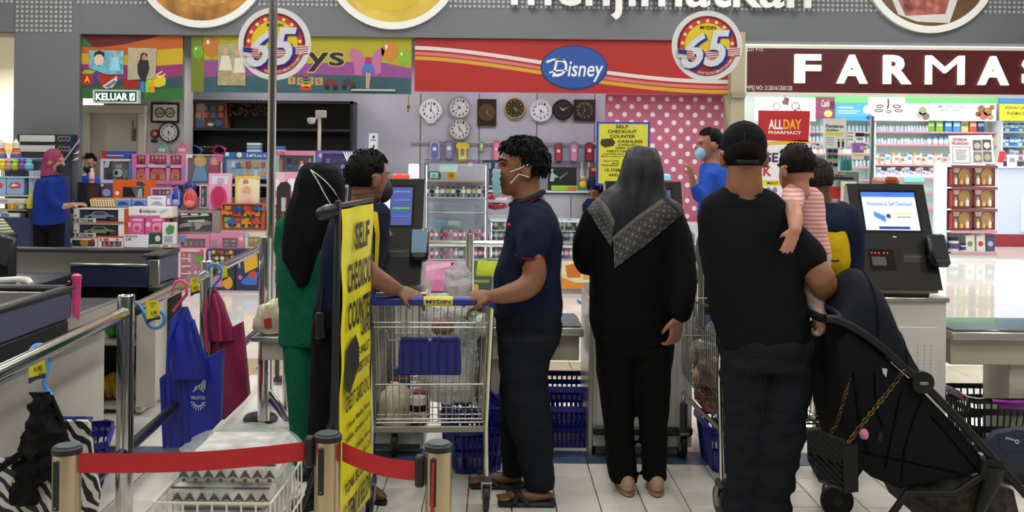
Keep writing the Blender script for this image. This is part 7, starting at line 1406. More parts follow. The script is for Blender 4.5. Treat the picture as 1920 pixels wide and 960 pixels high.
t = thing('sanitizer_bottle','clear bottle with a blue band beside the second cart','bottle',W(1299,528,5.6)); p = W(1299,530,5.6); b = MB(); b.lathe([(.024,0),(.026,.01),(.026,.1),(.018,.13),(.018,.14)],p,16); b.build('body',mat('#b8c8d0',.08,0,alpha=.7),t); b = MB(); b.lathe([(.0265,.04),(.0265,.075)],p,16); b.build('paper_label',mat('#3a6aa8',.4),t); b = MB(); b.lathe([(.02,.135),(.02,.155)],p,14); b.build('cap',mat('#c8c8c8',.3),t); b = MB(); b.cyl((p.x,p.y,.72),(p.x,p.y,p.z-.001),.03,n=14); b.build('stand',CHROME(),t)
# ---- shopping carts (built once in local axes: handle at y=0, nose towards +y)
def bundle(lines,r,name,m,t,n=5):
    b = MB()
    for l in lines: b.tube(l,r,n)
    return b.build(name,m,t)
def make_cart():
    t = thing('shopping_cart','c','shopping cart',(0,0,0),world=False,group='chrome wire shopping carts')
    w0,w1,wf,wfb = .272,.252,.2,.19; zt,zb,L,zf,zfb = .935,.40,.86,.86,.46
    Wm = WIRE(); V = Vector
    side = lambda s,u,v: V((s*((w1+(w0-w1)*v)*(1-u)+(wfb+(wf-wfb)*v)*u),(.02+.03*(1-v))+(L+.06*v-.05)*u,(zb+(zt-zb)*v)*(1-u)+(zfb+(zf-zfb)*v)*u))
    for s in (-1,1):
        ls = [[side(s,u/22,0),side(s,u/22,1)] for u in range(23)]; bundle(ls,.0024,'side_wires',Wm,t)
        bundle([[side(s,u/10,v) for u in range(11)] for v in (.0,.22,.48,.74)],.0032,'side_bars',Wm,t); bundle([[side(s,u/10,1) for u in range(11)]],.006,'top_rail',Wm,t,8)
    fr_ = lambda a,v: side(-1,1,v).lerp(side(1,1,v),a); bundle([[fr_(a/12,0),fr_(a/12,1)] for a in range(13)]+[[fr_(0,v),fr_(1,v)] for v in (0,.5,1)],.0028,'front_wires',Wm,t)
    re = lambda a,v: side(-1,0,v).lerp(side(1,0,v),a)+V((0,-.01,0)); bundle([[re(a/17,0),re(a/17,1)] for a in range(18)],.0026,'gate_wires',Wm,t); bundle([[re(.02,v),re(.98,v)] for v in (0,.03,.33,.82,.86)]+[[re(.02,.0),re(.02,.86)],[re(.98,.0),re(.98,.86)]],.0042,'gate_frame',Wm,t,6)
    bt = lambda a,u: side(-1,u,0).lerp(side(1,u,0),a); bundle([[bt(a/12,0),bt(a/12,1)] for a in range(13)]+[[bt(0,u/8),bt(1,u/8)] for u in range(9)],.0028,'floor_wires',Wm,t)
    bundle([[V((-.2,.06,zt-.12)),V((-.2,.26,zt-.2)),V((.2,.26,zt-.2)),V((.2,.06,zt-.12))]]+[[V((-.2+k*.04,.1,zt-.14)),V((-.2+k*.04,.26,zt-.2))] for k in range(11)],.0028,'child_seat',Wm,t)
    b = MB(); b.tube([(-.292,-.03,.965),(.292,-.03,.965)],.021,14); b.build('handle',mat('#23268a',.35),t); b = MB(); b.tube([(-.03,-.03,.965),(.1,-.03,.965)],.0216,14,caps=False); b.build('handle_print',mat('#d8c82a',.4),t)
    g = Fr((-.02,-.0525,.975),(.01,0,0),(0,0,-.01),(0,-1,0)); b = MB(); g.text(b,'MYDIN',0,.2,11,1.8,.0,.03); b.build('handle_lettering',mat('#23268a',.4),t,smooth=0)
    for s in (-1,1):
        b = MB(); b.box((s*.282,-.02,.958),(.025,.06,.05),bev=.008); b.build('handle_bracket',mat('#23268a',.4),t)
        b = MB(); b.tube([(s*.278,-.02,.95),(s*.268,.03,.6),(s*.26,.03,.38),(s*.262,.0,.16),(s*.262,.0,.14)],.0125,12); b.build('rear_leg',CHROME(),t)
        b = MB(); b.tube([(s*.26,.03,.38),(s*.23,.5,.37),(s*.19,.84,.36),(s*.19,.86,.28)],.0115,10); b.build('chassis_tube',CHROME(),t)
        for nm,x,y in (('rear',s*.262,0),('front',s*.19,.84)):
            b = MB(); b.cyl((x,y,.125),(x,y,.3 if nm == 'front' else .16),.02,n=12); b.cyl((x,y,.14),(x,y,.165),.03,n=14); b.build('caster_stem',mat('#4a4a48',.35,.5),t)
            b = MB(); 
            for q in (-1,1): b.prism([(x+q*.02-.002,y-.02,.145),(x+q*.02-.002,y+.03,.145),(x+q*.02-.002,y+.045,.06),(x+q*.02-.002,y+.02,.05)],(.004,0,0))
            b.box((x,y,.143),(.05,.06,.008)); b.build('caster_fork',mat('#b8b4a8',.35,.8),t)
            b = MB(); b.lathe([(.05,-.014),(.064,-.012),(.066,0),(.064,.012),(.05,.014)],(x,y+.03,.0665),24,rm('Y',PI/2)); b.build('wheel',mat('#1a1a1a',.5),t); b = MB(); b.lathe([(.02,-.017),(.034,-.015),(.034,.015),(.02,.017)],(x,y+.03,.0665),16,rm('Y',PI/2)); b.build('wheel_hub',mat('#8a8880',.4),t)
    b = MB(); b.tube([(-.255,.035,.375),(.255,.035,.375)],.011,10); b.box((0,.03,.372),(.5,.016,.03),bev=.004); b.build('chassis_bar',mat('#8f8d84',.35,.8),t)
    # blue seat flap in the gate
    b = MB(); b.box((-.0,.022,.70),(.285,.012,.16),bev=.006); b.build('seat_flap',mat('#1c1f78',.4),t)
    for k in range(7): b = MB(); b.box((-.12+k*.04,.013,.695),(.007,.008,.14),bev=.002); b.build('flap_rib',mat('#191c6c',.4),t)
    for s in (-1,1): b = MB(); b.box((s*.07,.018,.785),(.125,.02,.018),bev=.004); b.build('flap_hinge',mat('#1c1f78',.4),t)
    subs(t); return t
C1L,C2L = Vector((-.29,4.42,0)),Vector((1.3,4.45,0))
cart = make_cart(); cart.location = C1L; cart.rotation_euler = (0,0,.06); cart['label'] = 'wire shopping cart between the staff man and the polo man'
cart2 = dup(cart,C2L,.10,'wire shopping cart behind the man holding the baby')
# goods in the carts
FW = film('#eef2f4',.7)
def in_cart(px,py,D,z=None): p = W(px,py,D); return p
t = thing('spread_jar','dark chocolate spread jar with a white lid in the cart','jar',W(784,797,4.6)); p = W(784,795,4.58); b = MB(); b.lathe([(.038,0),(.042,.008),(.042,.085),(.034,.1)],p,22); b.build('jar',mat('#2c120c',.12),t); b = MB(); b.lathe([(.0425,.02),(.0425,.065)],p,22); b.build('paper_label',mat('#d8ccc4',.45),t); b = MB(); b.lathe([(.04,.095),(.04,.128),(.036,.13)],p,22); b.build('lid',mat('#d8d6d2',.4),t); b = MB(); q = Fr((p.x-.03,p.y-.044,p.z+.05),(.01,0,0),(0,0,-.01),(0,-1,0)); q.text(b,'Hershey',.5,-.8,5.5,1,0,.02,.3); b.build('label_print',mat('#7a2a24',.5),t,smooth=0)
t = thing('spread_jar','second spread jar standing behind the white-lidded one','jar',W(786,790,4.72)); p = W(788,786,4.7); b = MB(); b.lathe([(.036,0),(.04,.008),(.04,.1),(.03,.115)],p,20); b.build('jar',mat('#8a2a24',.15),t); b = MB(); b.lathe([(.036,.11),(.036,.135)],p,20); b.build('lid',mat('#9a3a30',.4),t)
crumple('rice_bag',W(740,765,4.72),.095,.09,.105,mat('#b8a888',.35,0,var=.2,scale=18,col2='#d8ccb0',coat=.3),'beige bag of crackers leaning at the cart left side','bag',31,.2)
t,g = pkg('cereal_box','blue carton standing behind the beige bag in cart','box',736,690,768,760,4.86,.06,'#2a4a7a',group='goods in the first cart'); flat(t,g,'print','#a85a3a',738,706,766,712,.002); flat(t,g,'print','#c8c0a0',742,718,764,745,.002)
crumple('plastic_bag',W(845,690,4.85),.16,.16,.19,FW,'big white plastic bag of shopping inside the first cart','plastic bag',33,.22,nu=30,nv=22)
crumple('plastic_bag',W(858,528,4.72),.075,.06,.085,film('#eef2f4',.6),'knotted white plastic bag top standing above the cart handle','plastic bag',34,.5,nu=30,nv=20)
crumple('plastic_bag',W(850,600,4.8),.16,.12,.12,film('#e8eef0',.62),'white plastic bag heaped below the cart handle','plastic bag',41,.3,nu=30,nv=20)
t = thing('bread_pack','brown bread loaf pack in the cart under the handle','bread',W(830,628,4.66)); p = W(830,612,4.66); b = MB(); b.box(p,(.1,.08,.075),bev=.02); b.build('loaf',mat('#9a6a44',.5,0,var=.3,scale=30),t); b = MB(); b.box(p+Vector((0,0,.002)),(.108,.088,.083),bev=.022); b.build('wrapper',film('#e8e0d8',.2),t)
crumple('snack_pack',W(905,610,4.62),.045,.05,.06,mat('#a8b8a8',.25,0,coat=.4,var=.3,scale=20,col2='#d8e0d8'),'pale green vegetable pack at the right cart edge','pack',36,.25)
for i,(x,y,c,c2,lab) in enumerate(((1330,700,'#8a4a3a','#d8b8a8','brown and pink snack bag in the second cart'),(1335,745,'#7a1c28','#a83a3a','dark red snack bag at the bottom of the second cart'),(1322,668,'#6a5a5a','#c8b8b0','grey printed bag in the second cart'))): crumple('snack_bag',W(x,y,4.95+.04*i),.085,.08,.085,mat(c,.25,0,coat=.5,var=.4,scale=14,col2=c2),lab,'snack bag',50+i,.25,'snack bags in the second cart')
crumple('plastic_bag',W(1350,660,4.9),.1,.1,.17,film('#eef2f4',.4),'white plastic bag standing in the second cart','plastic bag',55,.25,nu=26,nv=20)
# ---- hand baskets
def make_basket(name,label,x,y,rz,col,n=2,w=.27,d=.4,h=.24,group='hand baskets',handle='#22248a',z0=0,dz=.1):
    t = thing(name,label,'basket',(x,y,z0),rz,group=group,world=False); m = mat(col,.35,0,coat=.2)
    def ringp(k,z,e=0): a,c = w/2*k+e,d/2*k+e; q = .03; return [(-a+q,-c,z),(a-q,-c,z),(a,-c+q,z),(a,c-q,z),(a-q,c,z),(-a+q,c,z),(-a,c-q,z),(-a,-c+q,z)]
    b = MB(); b.prism([Vector(p) for p in ringp(.84,.0)],(0,0,.008)); b.build('bottom',m,t)
    b = MB(); b.loft([ringp(1.0,h),ringp(1.0,h,.014),ringp(1.0,h-.03,.016),ringp(1.0,h-.03)],caps=False); b.build('rim',m,t)
    for zz in (.0,.36,.68): k0,k1 = .84+.16*zz,.84+.16*min(1,zz+.12); b = MB(); b.loft([ringp(k0,h*zz),ringp(k1,h*(zz+.12))],caps=False); b.build('band',m,t)
    cs = [ringp(.84,.004),ringp(1.0,h-.02)]
    b = MB()
    for s in range(0,8,2):
        L = 9 if s in (2,6) else 7
        for i in range(L+1):
            u = i/L; p0 = Vector(cs[0][s]).lerp(Vector(cs[0][s+1]),u); p1 = Vector(cs[1][s]).lerp(Vector(cs[1][s+1]),u); b.tube([p0,p1],.0055,4)
    b.build('slats',m,t)
    for s in (-1,1): b = MB(); b.tube([(s*(w/2+.012),-.12,h-.02),(s*(w/2+.02),-.06,h+.005),(s*(w/2+.02),.06,h+.005),(s*(w/2+.012),.12,h-.02)],.008,8); b.build('handle',mat(handle,.35),t)
    return t
BLB = '#1d2088'
b1 = make_basket('hand_basket','blue hand basket on top of stack beside the polo man legs',W(1062,800,5.62).x,5.62,.0,BLB,z0=.11); dup(b1,(W(1062,800,5.62).x,5.62,0),0,'lower blue hand basket of the stack beside the polo man')
dup(b1,(W(885,850,5.15).x,5.15,.1),.25,'upper blue hand basket of the stack behind the first cart'); dup(b1,(W(885,850,5.15).x,5.15,0),.25,'lower blue hand basket of the stack behind the first cart')
dup(b1,(W(1330,830,5.12).x+.12,5.2,0),0,'navy hand basket on floor behind the second cart'); dup(b1,(W(1935,800,5.6).x+.05,5.75,.1),0,'blue hand basket at the right edge on a lower one'); dup(b1,(W(1935,800,5.6).x+.05,5.75,0),0,'lower blue hand basket at the right edge')
dup(b1,(W(140,850,4.75).x,4.8,.0),.3,'navy hand basket on the floor behind the zebra bags')
make_basket('tall_basket','black tall basket with a purple handle at the right',W(1856,790,5.55).x,5.6,0,'#141416',w=.33,d=.36,h=.31,group='black baskets',handle='#8a1f8a')
x = W(1856,790,5.45).x; b = MB(); b.tube([(x-.02,5.39,.3),(x+.06,5.36,.3),(x+.2,5.37,.3),(x+.21,5.45,.34),(x+.19,5.6,.36)],.013,10); b.box((x+.1,5.375,.275),(.17,.015,.035),bev=.006); b.build('purple_grip',mat('#8a1f8a',.3),None); bpy.data.objects['purple_grip'].parent = bpy.data.objects['tall_basket']; bpy.data.objects['purple_grip'].matrix_parent_inverse = Matrix.Translation(-bpy.data.objects['tall_basket'].location)
# ---- stroller
FAB = mat('#0e0e10',.8,0,bump=.2,scale=60,var=.15,spec=.15); FRM = mat('#121212',.5,0,spec=.3); CAN = mat('#0b0f19',.8,0,spec=.2,bump=.15,scale=70)
DN,DFr = 3.98,4.42
t = thing('stroller','black baby stroller with navy canopy beside the kiosk cabinet','stroller',(W(1700,950,4.2).x,4.2,0))
def P2(pts,D): return [W(x,y,D) for x,y in pts]
def spline(pts,n=6):
    pts = [Vector(p) for p in pts]; out = []
    for i in range(len(pts)-1):
        p0,p1,p2,p3 = pts[max(i-1,0)],pts[i],pts[i+1],pts[min(i+2,len(pts)-1)]
        for k in range(n):
            u = k/n; out.append(.5*((2*p1)+(p2-p0)*u+(2*p0-5*p1+4*p2-p3)*u*u+(3*p1-p0-3*p2+p3)*u**3))
    return out+[pts[-1]]
for D in (DN,DFr):
    sc = DN/D
    C = lambda pts: [Vector((W(x,y,DN).x,D,W(x,y,DN).z)) for x,y in pts]
    b = MB(); b.tube(spline(C([(1548,598),(1570,600),(1610,620),(1652,650),(1690,685),(1728,716)])),[.018]*31,10); b.build('handle_tube',FRM,t)
    b = MB(); b.tube(C([(1728,716),(1800,790),(1862,860),(1935,940)]),.017,10); b.build('front_tube',FRM,t)
    b = MB(); b.lathe([(.03,-.022),(.045,-.018),(.045,.018),(.03,.022)],C([(1728,716)])[0],26,rm('X',PI/2)); b.build('hub',FRM,t)
    b = MB(); b.tube(C([(1862,875),(1858,905),(1835,960),(1822,1000)]),[.042,.036,.022,.02],14); b.build('rear_leg',FRM,t); b = MB(); b.lathe([(.05,-.02),(.052,0),(.05,.02)],C([(1858,880)])[0],24,rm('X',PI/2)); b.build('leg_hub',FRM,t)
    b = MB(); b.tube(C([(1860,880),(1790,925),(1700,925),(1668,970),(1652,995)]),.016,10); b.build('lower_tube',FRM,t)
    b = MB(); b.tube(C([(1700,925),(1760,965),(1840,985)]),.013,8); b.build('brace',FRM,t)
    for x in (1640,1822):
        c = C([(x,985)])[0]; c.z = .076
        b = MB(); b.lathe([(.056,-.016),(.072,-.014),(.075,0),(.072,.014),(.056,.016)],c,28,rm('X',PI/2)); b.build('wheel',mat('#121212',.6),t); b = MB(); b.lathe([(.014,-.018),(.02,-.016),(.02,.016),(.014,.018)],c,14,rm('X',PI/2))
        for k in range(5): a = 2*PI*k/5; b.tube([c,c+Vector((math.cos(a)*.058,0,math.sin(a)*.058))],.006,6)
        b.build('wheel_spokes',mat('#2a2a2a',.5),t)
C = lambda pts,D: [Vector((W(x,y,DN).x,D,W(x,y,DN).z)) for x,y in pts]
b = MB(); a0,a1 = C([(1548,598)],DN)[0],C([(1548,598)],DFr)[0]; b.tube([a0,a0+Vector((-.015,.04,0)),a1+Vector((-.015,-.04,0)),a1],.018,10); b.build('push_bar',FRM,t)
# fabric body
body = [(1572,640),(1592,612),(1640,650),(1690,694),(1728,728),(1790,792),(1846,858),(1848,890),(1800,900),(1745,914),(1690,922),(1640,900),(1605,868),(1585,800),(1575,720)]
def body_ring(k,D): cx = sum(p[0] for p in body)/len(body); cy = sum(p[1] for p in body)/len(body); return C([(cx+(x-cx)*k,cy+(y-cy)*k) for x,y in body],D)
b = MB(); b.loft([body_ring(.9,DN+.005),body_ring(.97,DN+.015),body_ring(1,DN+.05),body_ring(1,DFr-.05),body_ring(.97,DFr-.015),body_ring(.9,DFr-.005)]); b.build('seat_fabric',FAB,t)
for pts in ([(1690,735),(1672,820),(1660,880)],[(1730,745),(1700,830),(1690,905)],[(1600,845),(1680,862),(1800,888)],[(1745,780),(1790,830),(1830,880)],[(1600,700),(1610,780),(1628,850)],[(1640,700),(1645,770),(1655,800)]):
    b = MB(); b.tube(spline(C(pts,DN+.004)),.0035,6); b.build('seam',mat('#060607',.9,0,spec=.05),t)
b = MB(); b.prism(C([(1654,690),(1664,692),(1662,708),(1656,700)],DN),(0,.003,0)); b.build('reflector',mat('#b8bcc0',.4),t); b = MB(); b.prism(C([(1648,810),(1656,812),(1653,828),(1646,826)],DN),(0,.003,0)); b.build('tab',mat('#080808',.6),t)
# canopy: tunnel of cloth over hoops
low = spline([Vector((x,y,0)) for x,y in ((1572,596),(1592,612),(1630,640),(1668,668),(1700,690),(1732,708))],5); up = spline([Vector((x,y,0)) for x,y in ((1576,590),(1594,556),(1634,514),(1678,545),(1706,620),(1734,700))],5)
rows = []
for l,u_ in zip(low,up):
    r = []
    for j in range(17):
        v = j/16; s = math.sin(PI*v)**.45; x = l.x+(u_.x-l.x)*s; y = l.y+(u_.y-l.y)*s; D = DN-.01+(DFr-DN+.02)*v; r.append(C([(x,y)],D)[0])
    rows.append(r)
b = MB(); b.grid(rows); b.grid([[p+Vector((0,0,-.006)) for p in r] for r in rows]); b.build('canopy',CAN,t,smooth=180)
for k in (12,20): b = MB(); b.tube(rows[k],.005,6); b.build('canopy_hoop',mat('#0a0e18',.8,0,spec=.1),t)
b = MB(); b.tube(rows[1],.008,8); b.build('canopy_piping',mat('#16223a',.6),t)
p = C([(1702,628)],DN)[0]; b = MB(); q = Fr(p+Vector((.0,.1,0)),(.01,0,0),(.002,0,-.01),(0,-1,0)); q.rect(b,-.8,-1.6,.8,1.8,.0,.002); b.build('care_label',mat('#d8d0c4',.5),t,smooth=0); b = MB(); q.disc(b,0,.8,.5,.002,.001,12); b.build('care_label_print',mat('#b86a3a',.5),t,smooth=0)
f = Fr(C([(1728,716)],DN-.0235)[0],(S(DN),0,0),(0,0,-S(DN)),(0,-1,0)); b = MB(); f.text(b,'metro',-7,-3.5,8,3.5,0,.01); b.build('lettering',mat('#c0beb8',.5),t,smooth=0)
# storage basket under the seat
b = MB(); b.loft([C([(1705,915),(1750,905),(1830,900),(1910,925),(1925,990),(1740,985)],D) for D in (DN+.04,DFr-.04)]); b.build('storage_basket',mat('#1a1718',.8,0,var=.6,scale=26,col2='#4a4238'),t)
crumple('folded_cloth',C([(1862,915)],4.1)[0],.06,.08,.03,mat('#a83a2e',.7),'red cloth stuffed in the stroller storage basket','cloth',61,.3)
# quilted handbag on its chain
QL = bpy.data.materials.new('quilted_leather'); QL.use_nodes = True; nt = QL.node_tree; pb = nt.nodes['Principled BSDF']; pb.inputs['Base Color'].default_value = (.004,.004,.005,1); pb.inputs['Roughness'].default_value = .45; pb.inputs['Specular IOR Level'].default_value = .3
tc = nt.nodes.new('ShaderNodeTexCoord'); w1_ = nt.nodes.new('ShaderNodeTexWave'); w1_.inputs['Scale'].default_value = 26; w1_.bands_direction = 'DIAGONAL'; w1_.inputs['Distortion'].default_value = .6; bp = nt.nodes.new('ShaderNodeBump'); bp.inputs['Strength'].default_value = .9; bp.inputs['Distance'].default_value = .012
nt.links.new(tc.outputs['Object'],w1_.inputs[0]); nt.links.new(w1_.outputs['Fac'],bp.inputs['Height']); nt.links.new(bp.outputs[0],pb.inputs['Normal'])
D = 3.84; t = thing('handbag','black quilted handbag hanging by a brass chain from stroller','handbag',W(1560,925,D)); LEA = mat('#08080a',.45,0,spec=.3)
b = MB(); b.loft([[W(x,y,D+k) for x,y in pts] for k,pts in ((0,[(1516,815),(1535,810),(1585,838),(1588,920),(1540,900),(1518,860)]),(.02,[(1512,812),(1535,806),(1590,834),(1592,925),(1536,904),(1514,862)]),(.09,[(1530,818),(1550,812),(1606,832),(1608,922),(1552,904),(1532,866)]))]); b.build('body',QL,t,smooth=50)
b = MB(); b.prism([W(x,y,D-.012) for x,y in ((1512,810),(1540,808),(1586,834),(1578,866),(1568,868),(1520,848))],(0,.018,0)); b.build('flap',QL,t); b = MB(); b.prism([W(x,y,D-.006) for x,y in ((1580,838),(1608,832),(1610,922),(1582,926))],(0,.06,0)); b.build('side_gusset',LEA,t)
def chain(pts,r,m):
    P = spline(pts,30); ac = 0; b = MB(); last = P[0]; k = 0
    for i in range(1,len(P)):
        ac += (P[i]-P[i-1]).length
        if ac > r*1.75:
            ac = 0; d = (P[i]-last).normalized() if (P[i]-last).length > 0 else Vector((0,0,1)); last = P[i]; a = d.orthogonal().normalized(); a = (Matrix.Rotation(k*PI/2+.5,3,d) @ a); k += 1
            b.tube([P[i]+d*r*1.25*math.cos(q)+a*r*.8*math.sin(q) for q in [2*PI*j/10 for j in range(10)]],r*.26,5,closed=True)
    return b.build('chain_strap',m,t)
BRA = mat('#5f4a2c',.35,.9)
chain([W(1698,692,DN-.03),W(1665,735,DN-.045),W(1625,785,D),W(1592,828,D-.01)],.0105,BRA); chain([W(1598,696,DN+.05),W(1585,740,D+.08),W(1570,790,D+.06),W(1558,812,D+.05)],.008,BRA)
crumple('pink_toy',W(1620,815,DN-.03),.018,.02,.022,mat('#c87a9a',.6),'small pink cloth charm tucked beside the handbag chain','charm',63,.2)
# second stroller at the right edge: navy footmuff
t = thing('stroller','second stroller with a padded navy seat at the right edge','stroller',(W(1900,930,4.9).x,4.95,0)); NVS = mat('#1b2238',.7,0,bump=.2,scale=50)
D = 4.85; b = MB(); b.loft([[W(x,y,D+k) for x,y in pts] for k,pts in ((0,[(1850,835),(1868,814),(1905,806),(1960,812),(1960,880),(1900,888),(1862,866)]),(.03,[(1838,832),(1862,806),(1905,799),(1970,806),(1970,890),(1895,896),(1850,872)]),(.3,[(1838,832),(1862,806),(1905,799),(1970,806),(1970,890),(1895,896),(1850,872)]))]); b.build('padded_seat',NVS,t,smooth=60)
for pts in ([(1872,812),(1874,838),(1890,850),(1925,846)],[(1890,850),(1878,866)]): b = MB(); b.tube(spline([W(x,y,D+.002) for x,y in pts]),.004,6); b.build('seam',mat('#11172a',.7),t)
f = Fr(W(1897,824,D-.003),(S(D)*.96,0,-S(D)*.28),(-S(D)*.28,0,-S(D)*.96),(0,-1,0)); b = MB(); f.text(b,'quinton',-12,-3,6,3,0,.02); f.ring(b,11,1,2.4,4,0,.001,14); b.build('logo_lettering',mat('#d0d4dc',.5),t,smooth=0)
for pts in ([(1880,885),(1905,920),(1940,960)],[(1930,890),(1918,930),(1905,985)]): b = MB(); b.tube([W(x,y,D+.05) for x,y in pts],.014,8); b.build('frame_tube',FRM,t)
for x,y in ((1902,D+.05),(1960,D+.2)): c = W(x,900,y); b = MB(); b.lathe([(.05,-.015),(.07,-.013),(.072,0),(.07,.013),(.05,.015)],(c.x,y,.072),22,rm('X',PI/2)); b.build('wheel',mat('#141414',.6),t)
# ============================================================ people
TMP = bpy.data.scenes.new('tmp')
def remesh(mb,vox,it=6,dec=0,fold=None,seed=0):
    """one continuous surface from overlapping closed shapes: voxel union, smoothing, cloth folds"""
    me = bpy.data.meshes.new('r'); me.from_pydata(mb.v,[],mb.f)
    bm = bmesh.new(); bm.from_mesh(me); bmesh.ops.recalc_face_normals(bm,faces=bm.faces); bm.to_mesh(me); bm.free()
    o = bpy.data.objects.new('r',me); TMP.collection.objects.link(o)
    m = o.modifiers.new('v','REMESH'); m.mode = 'VOXEL'; m.voxel_size = vox
    if it: m = o.modifiers.new('s','SMOOTH'); m.factor = .5; m.iterations = it
    if dec: m = o.modifiers.new('d','DECIMATE'); m.ratio = dec
    vl = TMP.view_layers[0]; vl.update(); dg = vl.depsgraph
    r = bpy.data.meshes.new_from_object(o.evaluated_get(dg)); bpy.data.objects.remove(o); bpy.data.meshes.remove(me)
    if fold:
        a,sx,sy,sz = fold; ns = [v.normal.copy() for v in r.vertices]
        for v,n in zip(r.vertices,ns):
            c = v.co; k = noise.noise(Vector((c.x*sx+seed,c.y*sy,c.z*sz)))+.5*noise.noise(Vector((c.x*sx*2+3,c.y*sy*2+seed,c.z*sz*2.2)))
            v.co = c+n*(a*k)
    return r
def wear(name,mb,m,root,vox=.012,it=6,dec=0,fold=None,seed=0,label=None):
    r = remesh(mb,vox,it,dec,fold,seed); o_ = ORG[root.name]
    bv = BVHTree.FromPolygons([v.co.copy() for v in r.vertices],[tuple(p.vertices) for p in r.polygons])
    for v in r.vertices: v.co -= o_
    r.materials.clear(); r.materials.append(m); r.polygons.foreach_set('use_smooth',[True]*len(r.polygons)); r.name = name
    return link(name,r,root,None,o_,label),bv
def ring(px,py,hw,hd,D,n=22,e=2.4):
    c = W(px,py,D); w = hw*S(D); out = []
    for j in range(n):
        t = 2*PI*j/n; a,b_ = math.cos(t),math.sin(t)
        out.append(c+Vector((w*math.copysign(abs(a)**(2/e),a),hd*math.copysign(abs(b_)**(2/e),b_),0)))
    return out
def lo(mb,D,secs): mb.loft([ring(*(s if len(s) > 4 else (*s,D))) for s in secs]); return mb
def ar(mb,pts,n=14):                                     # limb: (px, py, D, radius px)
    P = [W(x,y,D) for x,y,D,r in pts]; R = [r*S(D) for x,y,D,r in pts]
    k = 5; P2_ = spline(P,k); R2 = [v.x for v in spline([Vector((r,0,0)) for r in R],k)]
    mb.tube(P2_,R2,n)
    for p,r in ((P[0],R[0]),(P[-1],R[-1])): mb.ell(p,r,r,r,nu=12,nv=8)
    return mb
def face_R(d): 
    y = Vector(d).normalized(); x = y.cross(Vector((0,0,1))).normalized(); z = x.cross(y); return Matrix((x,y,z)).transposed()
def head(mb,c,R,s=1.0,neck=None,nr=.055):
    L = lambda x,y,z: c+R @ (Vector((x,y,z))*s)
    mb.ell(L(0,-.012,.02),.075*s,.095*s,.098*s,R); mb.ell(L(0,.03,-.03),.06*s,.064*s,.088*s,R); mb.ell(L(0,.055,-.092),.03*s,.032*s,.025*s,R)
    mb.tube([L(0,.09,.02),L(0,.108,-.02),L(0,.098,-.035)],[.009*s,.014*s,.012*s],8); mb.ell(L(0,.078,.032),.05*s,.02*s,.012*s,R); mb.ell(L(0,.09,-.06),.024*s,.012*s,.011*s,R)
    for q in (-1,1): mb.ell(L(q*.08,-.012,-.012),.011*s,.024*s,.034*s,R @ rm('X',-.15)); mb.tube([L(q*.084,-.03+.02*math.cos(a),-.012+.028*math.sin(a)) for a in [i*.6-1.6 for i in range(8)]],.006*s,6)
    if neck is not None: mb.tube([L(0,-.025,-.04),L(0,-.025,-.1),neck],[nr*s*.95,nr*s,nr*s*1.15],16)
    return L
def hair(root,c,R,s,hl,thick,m,nz=.006,clump=0,seed=0,tip=.02):
    """shell of hair; hl(az) gives the hairline polar angle, az 0 = face, pi = nape"""
    b = MB(); NA,NR = 48,16; o,i_ = [],[]; rr = random.Random(seed); dirs = []
    for r in range(NR+1):
        for a in range(NA):
            az = 2*PI*a/NA; th = max(.03,hl(az)*r/NR); d = Vector((math.sin(th)*math.sin(az),math.sin(th)*math.cos(az),math.cos(th)))
            base = Vector((d.x*.078,d.y*.098-.012,d.z*.1+.02)); e = 1-(r/NR)**5
            k = thick*(.25+.75*e)+nz*(noise.noise(d*7+Vector((seed,0,0)))+.7*noise.noise(Vector((d.x*30,d.y*30,d.z*8))+Vector((seed,2,0))))
            o.append(c+R @ ((base+d*k)*s)); i_.append(c+R @ (base*.9*s)); dirs.append((d,r/NR))
    n = NA; F_ = [(r*n+a,r*n+(a+1) % n,(r+1)*n+(a+1) % n,(r+1)*n+a) for r in range(NR) for a in range(n)]
    b.add(o+[sum(o[:n],Vector())/n],F_+[(a,len(o),(a+1) % n) for a in range(n)]); b.add(i_,F_); last = NR*n; N0 = len(o)+1
    b.f += [(last+a,last+(a+1) % n,N0+last+(a+1) % n,N0+last+a) for a in range(n)]; b.m += [0]*n
    for q in range(clump):
        k = rr.randrange(n*2,len(o)-n); d,u = dirs[k]; p = o[k]; w = R @ d; dn = (R @ Vector((d.x*.8+rr.uniform(-.4,.4),d.y*.8+.25+rr.uniform(-.3,.3),-1.1))); dn = (dn-w*dn.dot(w)).normalized()
        b.tube([p-w*.005,p+w*.003*s+dn*tip*.4,p+w*(rr.random()*.004)*s+dn*tip],[.005*s,.0045*s,.001],5)
    return b.build('hair',m,root,smooth=180)
